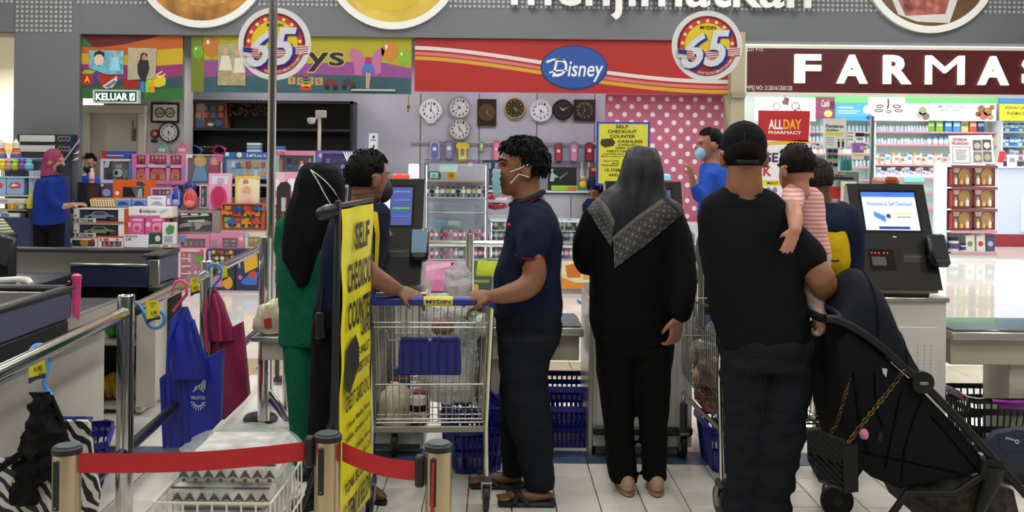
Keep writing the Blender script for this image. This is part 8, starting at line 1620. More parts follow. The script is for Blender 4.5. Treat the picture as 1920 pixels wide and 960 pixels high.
def hand(mb,w,d,n,s=1.0,curl=.5,thumb=1,spread=.08):
    """palm from wrist w along d, n = back-of-hand normal; four jointed fingers of unequal length and a side thumb"""
    d = Vector(d).normalized(); n = Vector(n); n = (n-d*n.dot(d)).normalized(); x = d.cross(n)*thumb
    R = Matrix((x,d,n)).transposed(); mb.ell(w+d*.045*s,.041*s,.055*s,.016*s,R); mb.tube([w-d*.03*s,w+d*.02*s],[.026*s,.027*s],10)
    for k,(ox,L) in enumerate(((.03,.07),(.01,.078),(-.01,.073),(-.029,.058))):
        p = w+d*.085*s+x*ox*s; a = curl*(.8+.1*k); pts = [p-d*.02*s,p]; dd = (d+x*(ox*spread*25)).normalized()
        for j,f in enumerate((.45,.32,.25)):
            aa = a*(j+.6); v = dd*math.cos(aa)-n*math.sin(aa); p = p+v*L*f*s; pts.append(p)
        mb.tube(pts,[.0095*s,.0095*s,.009*s,.0082*s,.0066*s],8); mb.ell(p,.0066*s,.0066*s,.0066*s,nu=8,nv=6)
    p = w+d*.025*s+x*.034*s; q = p+(x*.6+d*.75-n*.25)*.034*s; r = q+(x*.15+d*.85-n*.5)*.03*s
    mb.tube([p-x*.012*s,p,q,r],[.013*s,.0125*s,.0105*s,.008*s],8); mb.ell(r,.008*s,.008*s,.008*s,nu=8,nv=6)
CAMO = Vector((0,0,CAMH))
def cast(px,py,bvs,off):
    d = (W(px,py,5)-CAMO).normalized(); best = None
    for bv in bvs:
        h = bv.ray_cast(CAMO,d)
        if h[0] is not None and (best is None or h[3] < best): best = h[3]
    return CAMO+d*(best-off) if best else None
def drape(root,name,m,lines,bvs,off=.006,r=.002,cloth=True):
    """lay lines (as thin cords) or, with two lines, a strip of cloth on the figure's surface"""
    b = MB()
    if not cloth:
        P = [p for p in (cast(x,y,bvs,off) for x,y in lines) if p]
        if len(P) > 1: b.tube(spline(P,3),r,6)
        return b.build(name,m,root)
    A,B = lines; n = 26; k = 9; rows = []; last = None
    I = lambda L,u: (lambda f,i: (L[i][0]+(L[i+1][0]-L[i][0])*f,L[i][1]+(L[i+1][1]-L[i][1])*f))(u*(len(L)-1)-min(int(u*(len(L)-1)),len(L)-2),min(int(u*(len(L)-1)),len(L)-2))
    for i in range(n+1):
        row = []; a,c = I(A,i/n),I(B,i/n)
        for j in range(k+1):
            v = j/k; p = cast(a[0]+(c[0]-a[0])*v,a[1]+(c[1]-a[1])*v,bvs,off); last = p or last; row.append(p or (row[-1] if row else (rows[-1][0] if rows else cast(a[0]+6,a[1]+6,bvs,off) or W(a[0],a[1],ORG[root.name].y))))
        rows.append(row)
    b.grid(rows); o = b.build(name,m,root,smooth=180,fix=False); uv = o.data.uv_layers.new(name='UVMap')
    for l in o.data.loops: i = l.vertex_index; uv.data[l.index].uv = ((i//(k+1))/n,(i % (k+1))/k)
    return o
def person(label,px,D): return thing('person',label,'person',(W(px,900,D).x,D,0))
SKIN = lambda c: mat(c,.5,0,var=.1,scale=25,bump=.05)
CL = lambda c,v=.12: mat(c,.85,0,bump=.22,scale=90,var=v,spec=.12)
BLK = CL('#111214'); NVY = CL('#171c33'); HAIR = mat('#070606',.6,0,bump=.6,scale=70,stretch=(3,3,.6),spec=.15)
def shoe(root,px,py,D,d,c,L=.27,name='shoe'):
    p = W(px,py,D); d = Vector(d).normalized(); R = face_R(d); b = MB(); b.lathe([(.032,0),(.042,.006),(.042,.02)],(0,0,0),20); b.v = [tuple(Vector((p.x,p.y,.0))+R @ Vector((v[0],v[1]*L/.084,v[2]))) for v in b.v]; s = b.build('sole' if name != 'shoe' else 'shoe_sole',mat('#1a1614',.7) if c != '#b08a70' else mat('#9a7a62',.7),root)
    b = MB(); b.ell(Vector((p.x,p.y,.035)),.041,L*.48,.035,R); b.ell(Vector((p.x,p.y,.05))-R @ Vector((0,L*.22,0)),.038,L*.25,.05,R); b.build(name,mat(c,.5),root)
# ---- 1 man in cap, seen from behind, carrying the baby
D = 4.2; sk = SKIN('#8a5b3e'); t = person('man in a black cap and black shirt seen from behind, carrying a baby',1435,D)
c = W(1394,293,D); R = face_R((.12,1,-.02)); bd = MB(); L = head(bd,c,R,1.16,W(1394,372,D),.066)
legs = lambda mb,A,B,g=0: (lo(mb,0,[(x,y,w-g,h-g*.002,d) for x,y,w,h,d in A]),lo(mb,0,[(x,y,w-g,h-g*.002,d) for x,y,w,h,d in B]))
LA = [(1402,640,44,.11,D),(1400,710,46,.11,D),(1399,800,39,.085,D),(1392,900,33,.07,D),(1388,996,31,.065,D)]; LB = [(1476,640,46,.11,D),(1476,710,46,.11,D),(1466,800,42,.09,D-.02),(1453,900,37,.075,D-.02),(1444,998,33,.07,D-.02)]
TS = [(1394,352,40,.06),(1395,364,62,.08),(1394,380,80,.1),(1400,410,93,.115),(1406,440,97,.125),(1409,480,96,.13),(1414,540,90,.135),(1424,600,90,.135),(1436,656,87,.135)]
lo(bd,D,[(x,y,w-9,h-.015) for x,y,w,h in TS]); legs(bd,LA,LB,7); ar(bd,[(1478,445,D,27),(1512,485,D-.03,28),(1542,530,D-.05,27),(1530,546,D+.1,22),(1500,540,D+.24,18)]); hand(bd,W(1495,538,D+.28),(-1,.1,.1),(0,.3,-1),1.05,.5,1); ar(bd,[(1345,425,D,22),(1348,480,D+.05,20),(1362,540,D+.18,18),(1400,545,D+.26,16)]); hand(bd,W(1405,545,D+.27),(1,.1,0),(0,.6,-.6),1.05,.6,-1)
wear('body',bd,sk,t,.008,4,.5)
sh = MB(); lo(sh,D,TS); ar(sh,[(1462,432,D,42),(1490,462,D-.02,40),(1510,486,D-.03,39)]); ar(sh,[(1340,414,D,32),(1336,450,D+.02,29),(1338,480,D+.05,26)]); _,bs = wear('shirt',sh,BLK,t,.012,5,0,(.009,8,7,6),1)
b = MB(); q_ = W(1394,360,D); b.tube([q_+Vector((.098*math.cos(a),.082*math.sin(a),-.012*math.sin(a)*-1)) for a in [2*PI*i/28 for i in range(28)]],.011,8,closed=True); b.build('collar_rib',CL('#17181a'),t); drape(t,'sleeve_hem',CL('#0d0e10'),[(1486,504),(1500,505),(1520,496),(1536,484)],[bs],.001,.004,False)
pn = MB(); lo(pn,D,[(1437,630,88,.13),(1437,660,88,.14),(1437,690,84,.14)]); legs(pn,LA,LB); _,bp_ = wear('trousers',pn,CL('#1b1d22'),t,.012,5,0,(.017,8,8,14),2)
for k,ln in enumerate(([(1402,650),(1402,700),(1420,716),(1445,716),(1462,700),(1462,655)],[(1438,660),(1434,720),(1428,790)],[(1402,664),(1432,668),(1462,664)])): drape(t,('pocket_seam','seat_seam','pocket_flap')[k],mat('#07080a',.9),ln,[bp_],.001,.0025,False)
for x,d in ((1388,D),(1444,D-.02)): shoe(t,x,1000,d+.06,(.05,1,0),'#15151a')
cp = MB(); LC = lambda x,y,z: c+R @ (Vector((x,y,z))*1.16)
for r in range(1): cp.ell(LC(0,-.008,.04),.1,.12,.108,R)
cp.ell(LC(0,-.012,.0),.098,.117,.056,R); cp.loft([[LC(.07*math.sin(a)*q,.085+.075*math.cos(a)*q,.025-.02*q-z_) for a in [i*PI/10-PI/2 for i in range(11)]] for q,z_ in ((.4,0),(1,0),(1,.01),(.4,.01))]); _,bc_ = wear('cap',cp,CL('#0e0f11'),t,.009,4)
b = MB(); b.ell(LC(0,-.114,-.002),.046,.012,.026,R); b.build('cap_opening',mat('#0c0806',.9,0,spec=.05),t); b = MB(); b.box(LC(0,-.12,-.022),(.09,.006,.014),R,bev=.002); b.build('cap_strap',mat('#08080a',.6),t); b = MB(); b.ell(LC(0,-.008,.131),.009,.009,.004); b.build('cap_button',mat('#0e0f11',.7),t); drape(t,'cap_seam',mat('#050506',.8),[(1395,228),(1396,250),(1396,275)],[bc_],.001,.002,False)
hair(t,c,R,1.16,lambda a: 1.2 if math.cos(a) > 0 else 2.15,.004,HAIR,.001)
# ---- 2 man in navy polo shirt, side view facing left
D = 4.65; sk = SKIN('#82553a'); t = person('man in a navy polo shirt and face mask standing side on',995,D)
c = W(976,316,D); R = face_R((-1,-.12,-.03)); bd = MB(); L = head(bd,c,R,1.1,W(994,385,D),.062)
TS = [(992,372,26,.07),(994,386,38,.13),(997,410,47,.18),(998,450,53,.185),(992,500,60,.17),(988,545,65,.165),(991,592,62,.165)]
LA = [(990,630,54,.1,4.56),(982,706,43,.095,4.56),(994,793,41,.08,4.56),(1004,850,34,.07,4.56),(1011,918,30,.065,4.56)]; LB = [(988,630,54,.1,4.76),(978,706,40,.09,4.77),(970,793,32,.075,4.78),(968,850,27,.065,4.78),(965,890,25,.06,4.78)]
lo(bd,D,[(x,y,w-9,h-.022) for x,y,w,h in TS]); legs(bd,LA,LB,10); ar(bd,[(1001,425,4.53,16),(997,470,4.42,22),(1002,515,4.41,23),(985,540,4.4,22),(945,553,4.4,17),(925,555,4.4,13)]); hand(bd,W(922,555,4.4),(-1,.15,.0),(.1,-.5,.8),1.0,.75,-1)
ar(bd,[(990,420,4.84,24),(985,520,4.86,21),(940,575,4.8,16),(922,582,4.76,13)]); hand(bd,W(920,583,4.75),(-1,-.2,0),(0,.6,.6),1.0,.7,1); wear('body',bd,sk,t,.007,3,.5)
sh = MB(); lo(sh,D,TS); ar(sh,[(1003,414,4.52,34),(998,445,4.45,34),(994,474,4.42,30)]); ar(sh,[(992,415,4.8,30),(985,470,4.86,28)]); _,bs = wear('polo_shirt',sh,NVY,t,.011,5,0,(.017,10,8,6),4)
CR = CL('#5a1a26'); drape(t,'sleeve_trim',CR,[(967,478),(980,484),(1000,486),(1020,482)],[bs],.001,.006,False); b = MB(); b.tube(spline([W(958,384,D-.02),W(972,380,D-.09),W(994,372,D-.09),W(1014,362,D-.05),W(1018,360,D+.03),W(1000,366,D+.1)]),.013,8); b.build('collar',CL('#2a2c3c'),t); b = MB(); b.tube(spline([W(960,390,D-.05),W(976,386,D-.1),W(996,378,D-.1),W(1016,367,D-.06)]),.005,6); b.build('collar_trim',CR,t)
drape(t,'chest_logo',mat('#b02a34',.7),[(954,420),(958,423)],[bs],.002,.007,False)
pn = MB(); lo(pn,D,[(991,575,63,.155),(992,610,63,.16),(990,645,56,.155)]); legs(pn,LA,LB); _,bp_ = wear('trousers',pn,CL('#181b22'),t,.012,5,0,(.012,7,8,10),5); drape(t,'pocket_seam',mat('#07080a',.9),[(962,610),(966,630),(974,640)],[bp_],.001,.0025,False)
hair(t,c,R,1.1,lambda a: .95+.25*abs(math.sin(a)) if math.cos(a) > .25 else (1.55 if abs(math.cos(a)) < .25 else 2.1),.022,HAIR,.009,420,3,.03)
MSK = mat('#8fc4cc',.7,0,bump=.2,scale=40); b = MB(); rows = []
for i in range(9):
    v = i/8; r_ = []
    for j in range(13): a = (j/12-.5)*2.5; k = math.cos(a*.62); r_.append(L(.074*math.sin(a),.035+.087*k-.012*abs(v-.45)+(.006 if i % 2 else 0),.002-.125*v*(.55+.45*k)-.012*(1-k)))
    rows.append(r_)
b.grid(rows); b.build('face_mask',MSK,t,smooth=60)
for q,zz in ((-1,0),(-1,1),(1,0),(1,1)): b = MB(); b.tube([L(q*.07,.055,-.012-.05*zz),L(q*.088,.02,-.0-.022*zz),L(q*.094,-.022,.018-.055*zz)],.0022*1,6); b.build('mask_strap',mat('#e4e6e4',.6),t)
for q in (-1,1): b = MB(); b.ell(L(q*.032,.079,.018),.011,.008,.006,R); b.build('eye',mat('#1a1210',.2),t); b = MB(); b.tube([L(q*.015,.095,.036),L(q*.035,.088,.042),L(q*.055,.066,.036)],[.004,.006,.003],6); b.build('eyebrow',HAIR,t)
for x,y,d in ((988,930,4.54),(932,905,4.78)):
    p = W(x,y,d); b = MB(); b.box((p.x,d,.013),(.27,.095,.025),bev=.012); b.build('sandal_sole',mat('#141416',.6),t); b = MB(); b.ell((p.x+.01,d,.045),.115,.04,.028); b.ell((p.x-.1,d,.034),.035,.04,.014)
    for k in range(4): b.ell((p.x-.115-.004*k,d-.03+.02*k,.032),.018,.009,.009,nu=8,nv=6)
    b.build('foot',SKIN('#6a4630'),t)
    for a_ in (-.3,.35): b = MB(); b.tube([(p.x-.03+a_*.1,d-.046,.02),(p.x-.04,d-.03,.062),(p.x-.05-a_*.1,d+.03,.062),(p.x-.05-a_*.1,d+.046,.02)],.012,8); b.build('sandal_strap',mat('#18181b',.5),t)
# ---- 3 woman in black with patterned headscarf, seen from behind
D = 4.75; sk = SKIN('#9a6a50'); t = person('woman in a black dress and patterned black headscarf seen from behind',1190,D)
bd = MB(); c = W(1202,325,D+.02); R = face_R((-.1,1,0)); head(bd,c,R,.95,W(1195,395,D),.05); TS = [(1194,380,60,.09),(1190,395,78,.11),(1188,420,88,.12),(1187,480,82,.13),(1187,540,82,.14),(1187,600,84,.145),(1190,642,76,.14)]
LA = [(1156,640,42,.12,D),(1156,720,33,.11,D),(1161,800,27,.09,D),(1167,880,26,.07,D),(1169,902,26,.062,D)]; LB = [(1222,640,42,.12,D),(1224,720,33,.11,D),(1225,800,27,.09,D),(1227,880,23,.07,D),(1228,900,23,.062,D)]
lo(bd,D,[(x,y,w-8,h-.02) for x,y,w,h in TS]); legs(bd,LA,LB,8); ar(bd,[(1262,410,D,20),(1274,500,D-.07,18),(1276,575,D-.16,14),(1272,594,D-.17,12)]); hand(bd,W(1271,594,D-.17),(-.12,-.05,-1),(.6,-.8,0),1.08,.8,1); ar(bd,[(1112,410,D,20),(1098,480,D+.08,16),(1130,490,D+.24,12)]); wear('body',bd,sk,t,.007,3,.5)
sh = MB(); lo(sh,D,TS); ar(sh,[(1255,412,D,30),(1273,460,D-.05,29),(1279,530,D-.12,27),(1275,586,D-.17,21)]); ar(sh,[(1118,412,D,30),(1098,455,D+.02,25),(1100,492,D+.1,24),(1132,492,D+.24,20)]); BK3 = CL('#0c0c0d'); _,bs = wear('tunic',sh,BK3,t,.012,5,0,(.008,8,7,4),7)
pn = MB(); lo(pn,D,[(1189,625,74,.135),(1189,660,72,.135)]); legs(pn,LA,LB); wear('trousers',pn,BK3,t,.012,5,0,(.01,10,8,5),8)
hj = MB(); lo(hj,D,[(1206,275,14,.04),(1205,282,27,.075),(1203,298,38,.105),(1201,322,43,.125),(1198,345,46,.13),(1190,364,60,.135),(1189,384,84,.14),(1188,400,92,.145),(1184,430,62,.15),(1168,460,30,.15),(1156,486,12,.145)]); HJ = mat('#11151d',.6,0,bump=.15,scale=60,spec=.4); _,bh = wear('headscarf',hj,HJ,t,.011,7,0,(.02,16,11,3),9)
PT = bpy.data.materials.new('border_print'); PT.use_nodes = True; nt = PT.node_tree; pb = nt.nodes['Principled BSDF']; pb.inputs['Roughness'].default_value = .85; uvn = nt.nodes.new('ShaderNodeUVMap'); mp = nt.nodes.new('ShaderNodeMapping'); mp.inputs['Scale'].default_value = (9,3,1); mp.inputs['Rotation'].default_value = (0,0,0); vo = nt.nodes.new('ShaderNodeTexVoronoi'); vo.distance = 'MANHATTAN'; vo.inputs['Randomness'].default_value = 0; vo.inputs['Scale'].default_value = 1; cr = nt.nodes.new('ShaderNodeValToRGB'); cr.color_ramp.interpolation = 'CONSTANT'; e = cr.color_ramp.elements; e[0].color = (.32,.31,.3,1); e[1].position = .14; e[1].color = (.012,.012,.014,1)
for ps,v in ((.26,.2),(.36,.015),(.52,.12),(.62,.02),(.8,.16)): k = e.new(ps); k.color = (v,v,v*.97,1)
nt.links.new(uvn.outputs[0],mp.inputs[0]); nt.links.new(mp.outputs[0],vo.inputs[0]); nt.links.new(vo.outputs['Distance'],cr.inputs[0]); nt.links.new(cr.outputs[0],pb.inputs['Base Color'])
drape(t,'headscarf_border',PT,([(1150,452),(1200,408),(1246,378)],[(1152,503),(1212,458),(1277,404)]),[bs,bh],.007); drape(t,'headscarf_border',PT,([(1118,372),(1136,396),(1150,424)],[(1101,392),(1120,424),(1146,462)]),[bs,bh],.008)
GS = CL('#6a6660'); drape(t,'headscarf_stripe',GS,([(1148,444),(1198,402),(1242,372)],[(1149,452),(1200,409),(1246,379)]),[bs,bh],.009); drape(t,'headscarf_stripe',GS,([(1121,366),(1140,388),(1153,414)],[(1117,373),(1135,397),(1151,426)]),[bs,bh],.009)
for x,y in ((1170,918),(1228,918)): shoe(t,x,y,D+.02,(.05 if x > 1200 else -.1,1,0),'#b08a70',.25)
# ---- 4 staff man behind the yellow sign
D = 4.5; sk = SKIN('#7f5640'); t = person('staff man in navy shirt behind the yellow sign touching the kiosk screen',650,D)
c = W(692,334,D); R = face_R((.75,.65,-.05)); bd = MB(); L = head(bd,c,R,1.0,W(684,398,D),.056); TS = [(686,380,34,.08),(680,394,52,.13),(672,425,60,.16),(662,480,60,.16),(652,540,54,.15),(640,580,48,.14)]
LA = [(622,590,36,.1,D),(614,700,32,.09,D),(606,800,28,.075,D-.02),(600,925,25,.065,D-.04)]; LB = [(655,590,36,.1,D+.06),(662,700,32,.09,D+.08),(674,800,27,.075,D+.1),(684,915,22,.06,D+.1)]
lo(bd,D,[(x,y,w-6,h-.015) for x,y,w,h in TS]); legs(bd,LA,LB,6); ar(bd,[(664,410,D-.12,24),(668,470,D-.2,23),(690,510,D-.2,21),(725,533,D-.15,17),(745,544,D-.11,13)]); hand(bd,W(744,543,D-.11),(1,.15,-.35),(.25,-.5,.85),1.05,.55,1); ar(bd,[(708,415,D+.1,22),(704,455,D+.35,19),(712,440,D+.62,14)]); hand(bd,W(714,438,D+.64),(.35,1,.1),(.7,-.3,.6),.95,.35,-1); wear('body',bd,sk,t,.007,3,.5)
sh = MB(); lo(sh,D,TS); ar(sh,[(666,412,D-.1,33),(664,450,D-.18,31),(670,478,D-.2,29)]); ar(sh,[(704,412,D+.1,28),(703,446,D+.28,26)]); _,bs = wear('work_shirt',sh,NVY,t,.012,5,0,(.009,8,7,5),11)
drape(t,'yellow_panel',CL('#c8b41c'),([(697,396),(704,440),(702,500)],[(708,398),(712,440),(709,500)]),[bs],.004); b = MB(); b.tube(spline([W(660,392,D-.06),W(676,386,D-.11),W(696,380,D-.09),W(708,376,D)]),.013,8); b.build('collar',CL('#1c2340'),t)
pn = MB(); lo(pn,D,[(640,572,52,.14),(638,610,50,.14)]); legs(pn,LA,LB); wear('trousers',pn,BLK,t,.012,5,0,(.009,8,8,8),12); hair(t,c,R,1.0,lambda a: 1.0 if math.cos(a) > .4 else (1.5 if math.cos(a) > -.2 else 2.2),.014,HAIR,.004,160,8,.02)
b = MB(); b.ell(L(0,.07,-.055),.06,.055,.06,R); b.build('face_mask',mat('#121214',.7),t); b = MB(); b.tube([L(-.05,.06,-.05),L(.04,.05,-.06),L(.085,0,-.06),L(.06,-.07,-.075),L(0,-.09,-.08)],.0025,6); b.build('mask_strap',mat('#0e0e10',.6),t)
p = W(716,437,D+.6); b = MB(); b.lathe([(.026,-.012),(.03,-.01),(.03,.01),(.026,.012)],p,16,face_R((.35,1,.1)) @ rm('X',PI/2)); b.build('wristwatch',mat('#15110e',.4),t); p = W(601,610,D-.13); b = MB(); b.box(p,(.045,.03,.12),bev=.006); b.tube([p+Vector((0,0,.06)),p+Vector((.01,0,.17))],.005,6); b.build('walkie_talkie',mat('#141416',.4),t)
shoe(t,588,955,D-.02,(-.55,-.5,0),'#2a2018'); shoe(t,690,940,D+.1,(.5,-.5,0),'#5a3a26')
# ---- 5 woman in green with a long black headscarf
D = 5.0; t = person('woman in a green tunic and long black headscarf',578,D); bd = MB(); c = W(600,352,D+.03); R = face_R((.5,.85,0)); L = head(bd,c,R,.95,W(590,420,D),.05); TS = [(582,400,44,.1),(576,420,58,.13),(572,470,55,.14),(574,540,50,.15),(577,600,49,.165),(578,642,52,.17)]
LA = [(562,635,30,.1,D-.05),(566,720,28,.1,D-.05),(570,800,27,.09,D-.05),(572,868,26,.08,D-.05)]; LB = [(590,635,30,.1,D+.1),(592,720,28,.1,D+.1),(594,800,26,.09,D+.1),(594,850,25,.08,D+.1)]
lo(bd,D,[(x,y,w-7,h-.02) for x,y,w,h in TS]); legs(bd,LA,LB,6); ar(bd,[(545,425,D,15),(538,490,D+.08,13),(600,480,D+.35,11)]); hand(bd,W(602,480,D+.36),(.8,.6,.1),(0,-.3,1),.9,.5,1); wear('body',bd,SKIN('#9a6a50'),t,.009,3,.5)
GRN = CL('#12563f',.18); sh = MB(); lo(sh,D,TS); ar(sh,[(546,422,D,23),(534,465,D+.02,20),(544,496,D+.1,18),(590,490,D+.3,16)]); wear('tunic',sh,GRN,t,.012,5,0,(.016,10,8,5),14); pn = MB(); legs(pn,LA,LB); wear('trousers',pn,GRN,t,.012,4,0,(.009,10,8,4),15)
hj = MB(); lo(hj,D,[(598,305,16,.05),(598,316,34,.09),(599,338,46,.115),(598,362,48,.125),(592,388,52,.14),(584,415,54,.16),(576,450,47,.175),(572,480,40,.18),(574,505,30,.185),(578,530,12,.185)]); _,bh = wear('headscarf',hj,CL('#0d0d10'),t,.011,6,0,(.014,16,10,2.5),16)
for ln in ([(582,318),(606,336),(626,358),(638,380)],[(582,318),(596,340),(612,370),(630,398)]): drape(t,'mask_strap',mat('#e0e0dc',.6),ln,[bh],.003,.0025,False)
b = MB(); b.ell(L(.035,.085,-.05),.04,.025,.045,R); b.build('face_mask',mat('#9fc8d0',.7),t); shoe(t,568,885,D-.06,(.2,-1,0),'#22203a',.24); shoe(t,596,872,D+.1,(.2,1,0),'#22203a',.24)
# ---- 6 baby on the man's arm
D = 4.42; sk = SKIN('#b8836a'); t = thing('person','baby in a pink striped top carried over the shoulder','person',W(1515,480,D)); bd = MB(); c = W(1491,318,D-.06); R = face_R((-.35,.9,-.1)); L = head(bd,c,R,.92,W(1500,364,D-.02),.046); TS = [(1502,350,26,.05),(1506,365,36,.075),(1512,400,34,.08),(1520,440,30,.08),(1526,475,30,.08),(1524,500,26,.075)]
lo(bd,D,[(x,y,w-4,h-.01) for x,y,w,h in TS]); ar(bd,[(1482,376,D-.16,15),(1490,405,D-.36,15),(1491,430,D-.42,12)]); hand(bd,W(1491,430,D-.42),(-.35,.02,-1),(0,-1,.1),.7,.25,1,.12); ar(bd,[(1512,500,D-.12,20),(1522,550,D-.2,18),(1532,580,D-.22,14),(1538,598,D-.23,13)]); bd.ell(W(1536,615,D-.24),.028,.045,.03); wear('body',bd,sk,t,.006,3,.5)
ST = bpy.data.materials.new('pink_stripes'); ST.use_nodes = True; nt = ST.node_tree; pb = nt.nodes['Principled BSDF']; pb.inputs['Roughness'].default_value = .9; tc = nt.nodes.new('ShaderNodeTexCoord'); wv = nt.nodes.new('ShaderNodeTexWave'); wv.bands_direction = 'Z'; wv.inputs['Scale'].default_value = 17; wv.inputs['Distortion'].default_value = .5; cr = nt.nodes.new('ShaderNodeValToRGB'); cr.color_ramp.elements[0].position = .4; cr.color_ramp.elements[0].color = (*lin('#d98a86'),1); cr.color_ramp.elements[1].position = .6; cr.color_ramp.elements[1].color = (*lin('#e8c4ba'),1); nt.links.new(tc.outputs['Object'],wv.inputs[0]); nt.links.new(wv.outputs['Fac'],cr.inputs[0]); nt.links.new(cr.outputs[0],pb.inputs['Base Color'])
sh = MB(); lo(sh,D,TS[:-1]); ar(sh,[(1488,366,D-.08,22),(1484,386,D-.22,19)]); wear('striped_top',sh,ST,t,.008,4,0,(.005,14,14,14),17); pn = MB(); lo(pn,D,[(1526,462,27,.078),(1526,500,26,.08)]); ar(pn,[(1512,498,D-.12,23),(1522,545,D-.2,21),(1532,578,D-.22,17),(1537,594,D-.23,16)]); ar(pn,[(1535,480,D+.05,24),(1535,530,D+.08,20)]); wear('tights',pn,CL('#cfb5a8'),t,.008,4,0,(.004,16,16,20),18)
b = MB(); b.ell(W(1531,622,D-.26),.026,.035,.018); b.build('sock_toe',CL('#c8b8b0'),t); b = MB(); b.ell(W(1528,617,D-.3),.008,.004,.008); b.build('sock_face',mat('#1a1a1c',.6),t)
hair(t,c,R,.92,lambda a: 1.0 if math.cos(a) > .3 else 2.0,.008,mat('#0f0a08',.6,0,bump=.5,scale=80,stretch=(3,3,.6),spec=.15),.002,60,9,.014)
# ---- 7 staff man with yellow sleeve behind the baby
D = 5.0; sk = SKIN('#5f402c'); t = person('staff man in navy shirt with a yellow sleeve behind the baby',1565,D); bd = MB(); c = W(1526,340,D); R = face_R((-.45,.9,-.12)); L = head(bd,c,R,1.0,W(1542,395,D),.06); TS = [(1548,378,30,.09),(1558,392,44,.13),(1568,425,46,.16),(1572,480,42,.16),(1572,540,40,.155),(1572,590,42,.15)]
LA = [(1556,580,30,.1,D),(1556,700,27,.09,D),(1556,800,24,.08,D),(1556,885,22,.065,D)]; LB = [(1590,580,30,.1,D),(1590,700,27,.09,D),(1588,800,24,.08,D),(1588,885,22,.065,D)]; lo(bd,D,[(x,y,w-5,h-.015) for x,y,w,h in TS]); legs(bd,LA,LB,5); ar(bd,[(1556,440,D-.13,14),(1566,490,D-.18,19),(1560,530,D-.1,17),(1520,545,D+.1,12)]); hand(bd,W(1518,546,D+.1),(-.9,.4,0),(0,.1,1),1,.5,1); wear('body',bd,sk,t,.009,3,.5)
sh = MB(); lo(sh,D,TS); ar(sh,[(1580,430,D+.14,28),(1590,480,D+.14,24)]); ar(sh,[(1560,408,D-.08,30),(1559,424,D-.13,29)]); wear('work_shirt',sh,NVY,t,.012,5,0,(.009,8,7,5),20); sh = MB(); ar(sh,[(1558,432,D-.12,27),(1564,460,D-.16,28),(1567,492,D-.18,27)]); _,by = wear('yellow_sleeve',sh,CL('#b89a14'),t,.011,4,0,(.006,9,9,7),21); drape(t,'sleeve_lettering',mat('#2a2408',.7),[(1556,488),(1566,489),(1574,488)],[by],.002,.004,False); pn = MB(); lo(pn,D,[(1572,572,42,.15),(1572,610,40,.14)]); legs(pn,LA,LB); wear('trousers',pn,BLK,t,.013,4,0,(.008,8,8,8),22)
hair(t,c,R,1.0,lambda a: .9 if math.cos(a) > .3 else (1.4 if math.cos(a) > -.2 else 2.1),.005,mat('#14110f',.7,0,var=.5,scale=60,col2='#3a3532',spec=.1),.002); shoe(t,1556,890,D-.03,(-.3,1,0),'#17171a'); shoe(t,1588,890,D-.03,(.1,1,0),'#17171a')
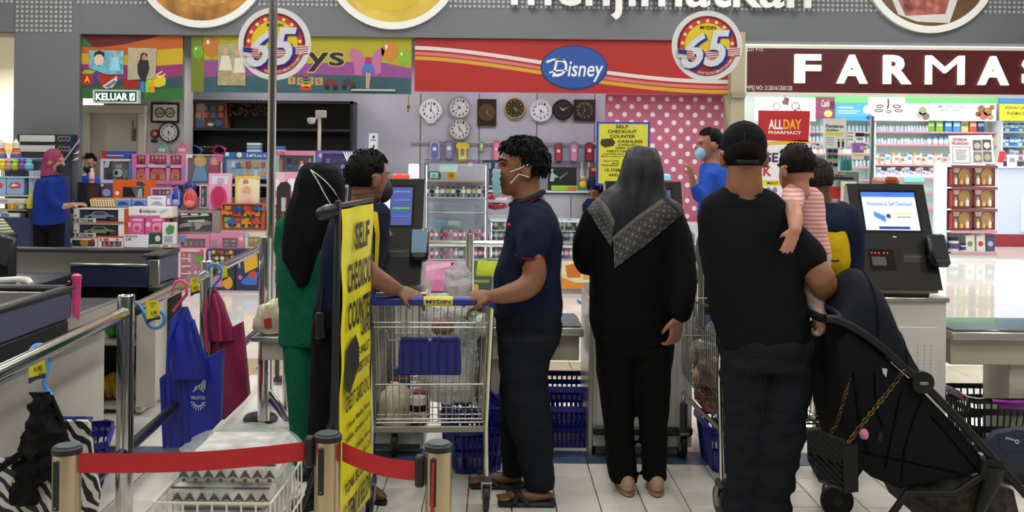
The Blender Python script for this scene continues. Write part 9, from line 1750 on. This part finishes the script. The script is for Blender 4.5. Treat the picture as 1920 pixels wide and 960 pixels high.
# ---- 8-11 people further back
def far_person(label,D,hc,hs,fd,TS,arms,skc,shc,pants,px,hairk,mask=None,scarf=None,sname='shirt',seed=30):
    t = person(label,px,D); bd = MB(); c = W(*hc,D); R = face_R(fd); L = head(bd,c,R,hs,W(TS[0][0],TS[0][1]+8,D),.05); lo(bd,D,[(x,y,w*.88,h*.88) for x,y,w,h in TS]); x,y = TS[-1][0],TS[-1][1]; zf = PY0+(px-PX0)*ROLL+CAMH*F/D; w = TS[-1][2]
    LA,LB = [[(x+s*w*.5,y-6,w*.5,.1,D),(x+s*w*.5,(y+zf)/2,w*.42,.085,D),(x+s*w*.48,zf-6,w*.36,.06,D)] for s in (-1,1)]; legs(bd,LA,LB,2)
    for a in arms: ar(bd,[(p[0],p[1],p[2],p[3]*.72) for p in a]); p,q = W(*a[-1][:3]),W(*a[-2][:3]); hand(bd,p,p-q,(.1,-.3,1),hs,.4,1)
    wear('body',bd,SKIN(skc),t,.011,2,.5); sh = MB(); lo(sh,D,TS); [ar(sh,a[:-1]) for a in arms]; wear(sname,sh,CL(shc,.2),t,.014,4,0,(.01,8,8,7),seed); pn = MB(); lo(pn,D,[(x,y-10,w*.95,.13),(x,y+10,w*.9,.13)]); legs(pn,LA,LB); wear('trousers',pn,CL(pants),t,.015,4)
    for s in (-1,1): p = LA[-1] if s < 0 else LB[-1]; shoe(t,p[0],zf,D-.03,fd[:2]+(0,),'#141416',.25)
    if hairk: hair(t,c,R,hs,lambda a: .95 if math.cos(a) > .35 else (1.5 if math.cos(a) > -.1 else hairk),.012,HAIR,.004,60,seed)
    if mask: b = MB(); b.ell(L(0,.068,-.055),.056*hs,.044*hs,.056*hs,R @ rm('X',.15)); b.build('face_mask',mat(mask,.7),t)
    for q in (-1,1): b = MB(); b.ell(L(q*.03,.08,.012),.011*hs,.008*hs,.006*hs,R); b.build('eye',mat('#1a1210',.2),t)
    if scarf:
        hj = MB(); hj.ell(L(0,-.024,.025),.09*hs,.104*hs,.112*hs,R); hj.tube([L(0,-.04,0),L(0,-.05,-.09),L(0,-.03,-.16)],[.085*hs,.082*hs,.1*hs],16); wear('headscarf',hj,CL(scarf,.2),t,.012,3,0,(.007,14,14,14),seed+1)
    return t
far_person('man in a bright blue shirt lifting his hand near polka wall',7.2,(1330,272),.98,(-1,-.15,-.05),[(1334,306,16,.07),(1338,316,26,.13),(1340,345,30,.17),(1340,390,30,.16),(1340,440,29,.15),(1340,490,29,.15)],[[(1332,330,7.05,15),(1318,370,7.0,13),(1302,352,6.95,9),(1298,336,6.92,8)]],'#9a6a50','#2a4fb0','#15161a',1340,2.1,'#8fc0d8',None,'shirt',31)
far_person('woman in a blue jacket and pink headscarf beside the till',10.2,(103,303),1.0,(1,-.12,-.12),[(97,330,14,.07),(95,338,24,.13),(94,360,27,.17),(93,390,28,.17),(92,420,28,.16)],[[(95,345,10.03,11),(98,376,10.0,10),(116,386,10.0,9),(136,384,10.0,6)]],'#a87a60','#173080','#0c0c10',92,0,'#101014','#8a3a5a','jacket',41)
far_person('cashier in a blue shirt and black mask behind the till',12.35,(167,306),.98,(.05,-1,-.25),[(165,328,11,.06),(163,336,24,.1),(160,360,27,.13),(160,395,26,.13),(160,430,25,.13)],[[(140,345,12.33,9),(135,372,12.28,8),(146,384,12.2,6)]],'#a87a60','#2458b8','#15161a',160,2.3,'#101014',None,'shirt',51)
far_person('person in a navy headscarf bending over behind the glass counter',12.6,(1113,352),1.05,(-.3,-.6,-.8),[(1116,372,14,.08),(1118,384,26,.13),(1120,420,28,.15),(1120,460,27,.15)],[],'#9a6a50','#1a1f3a','#15161a',1120,0,None,'#1a1f38','dress',61)
bpy.data.scenes.remove(TMP)
subs()
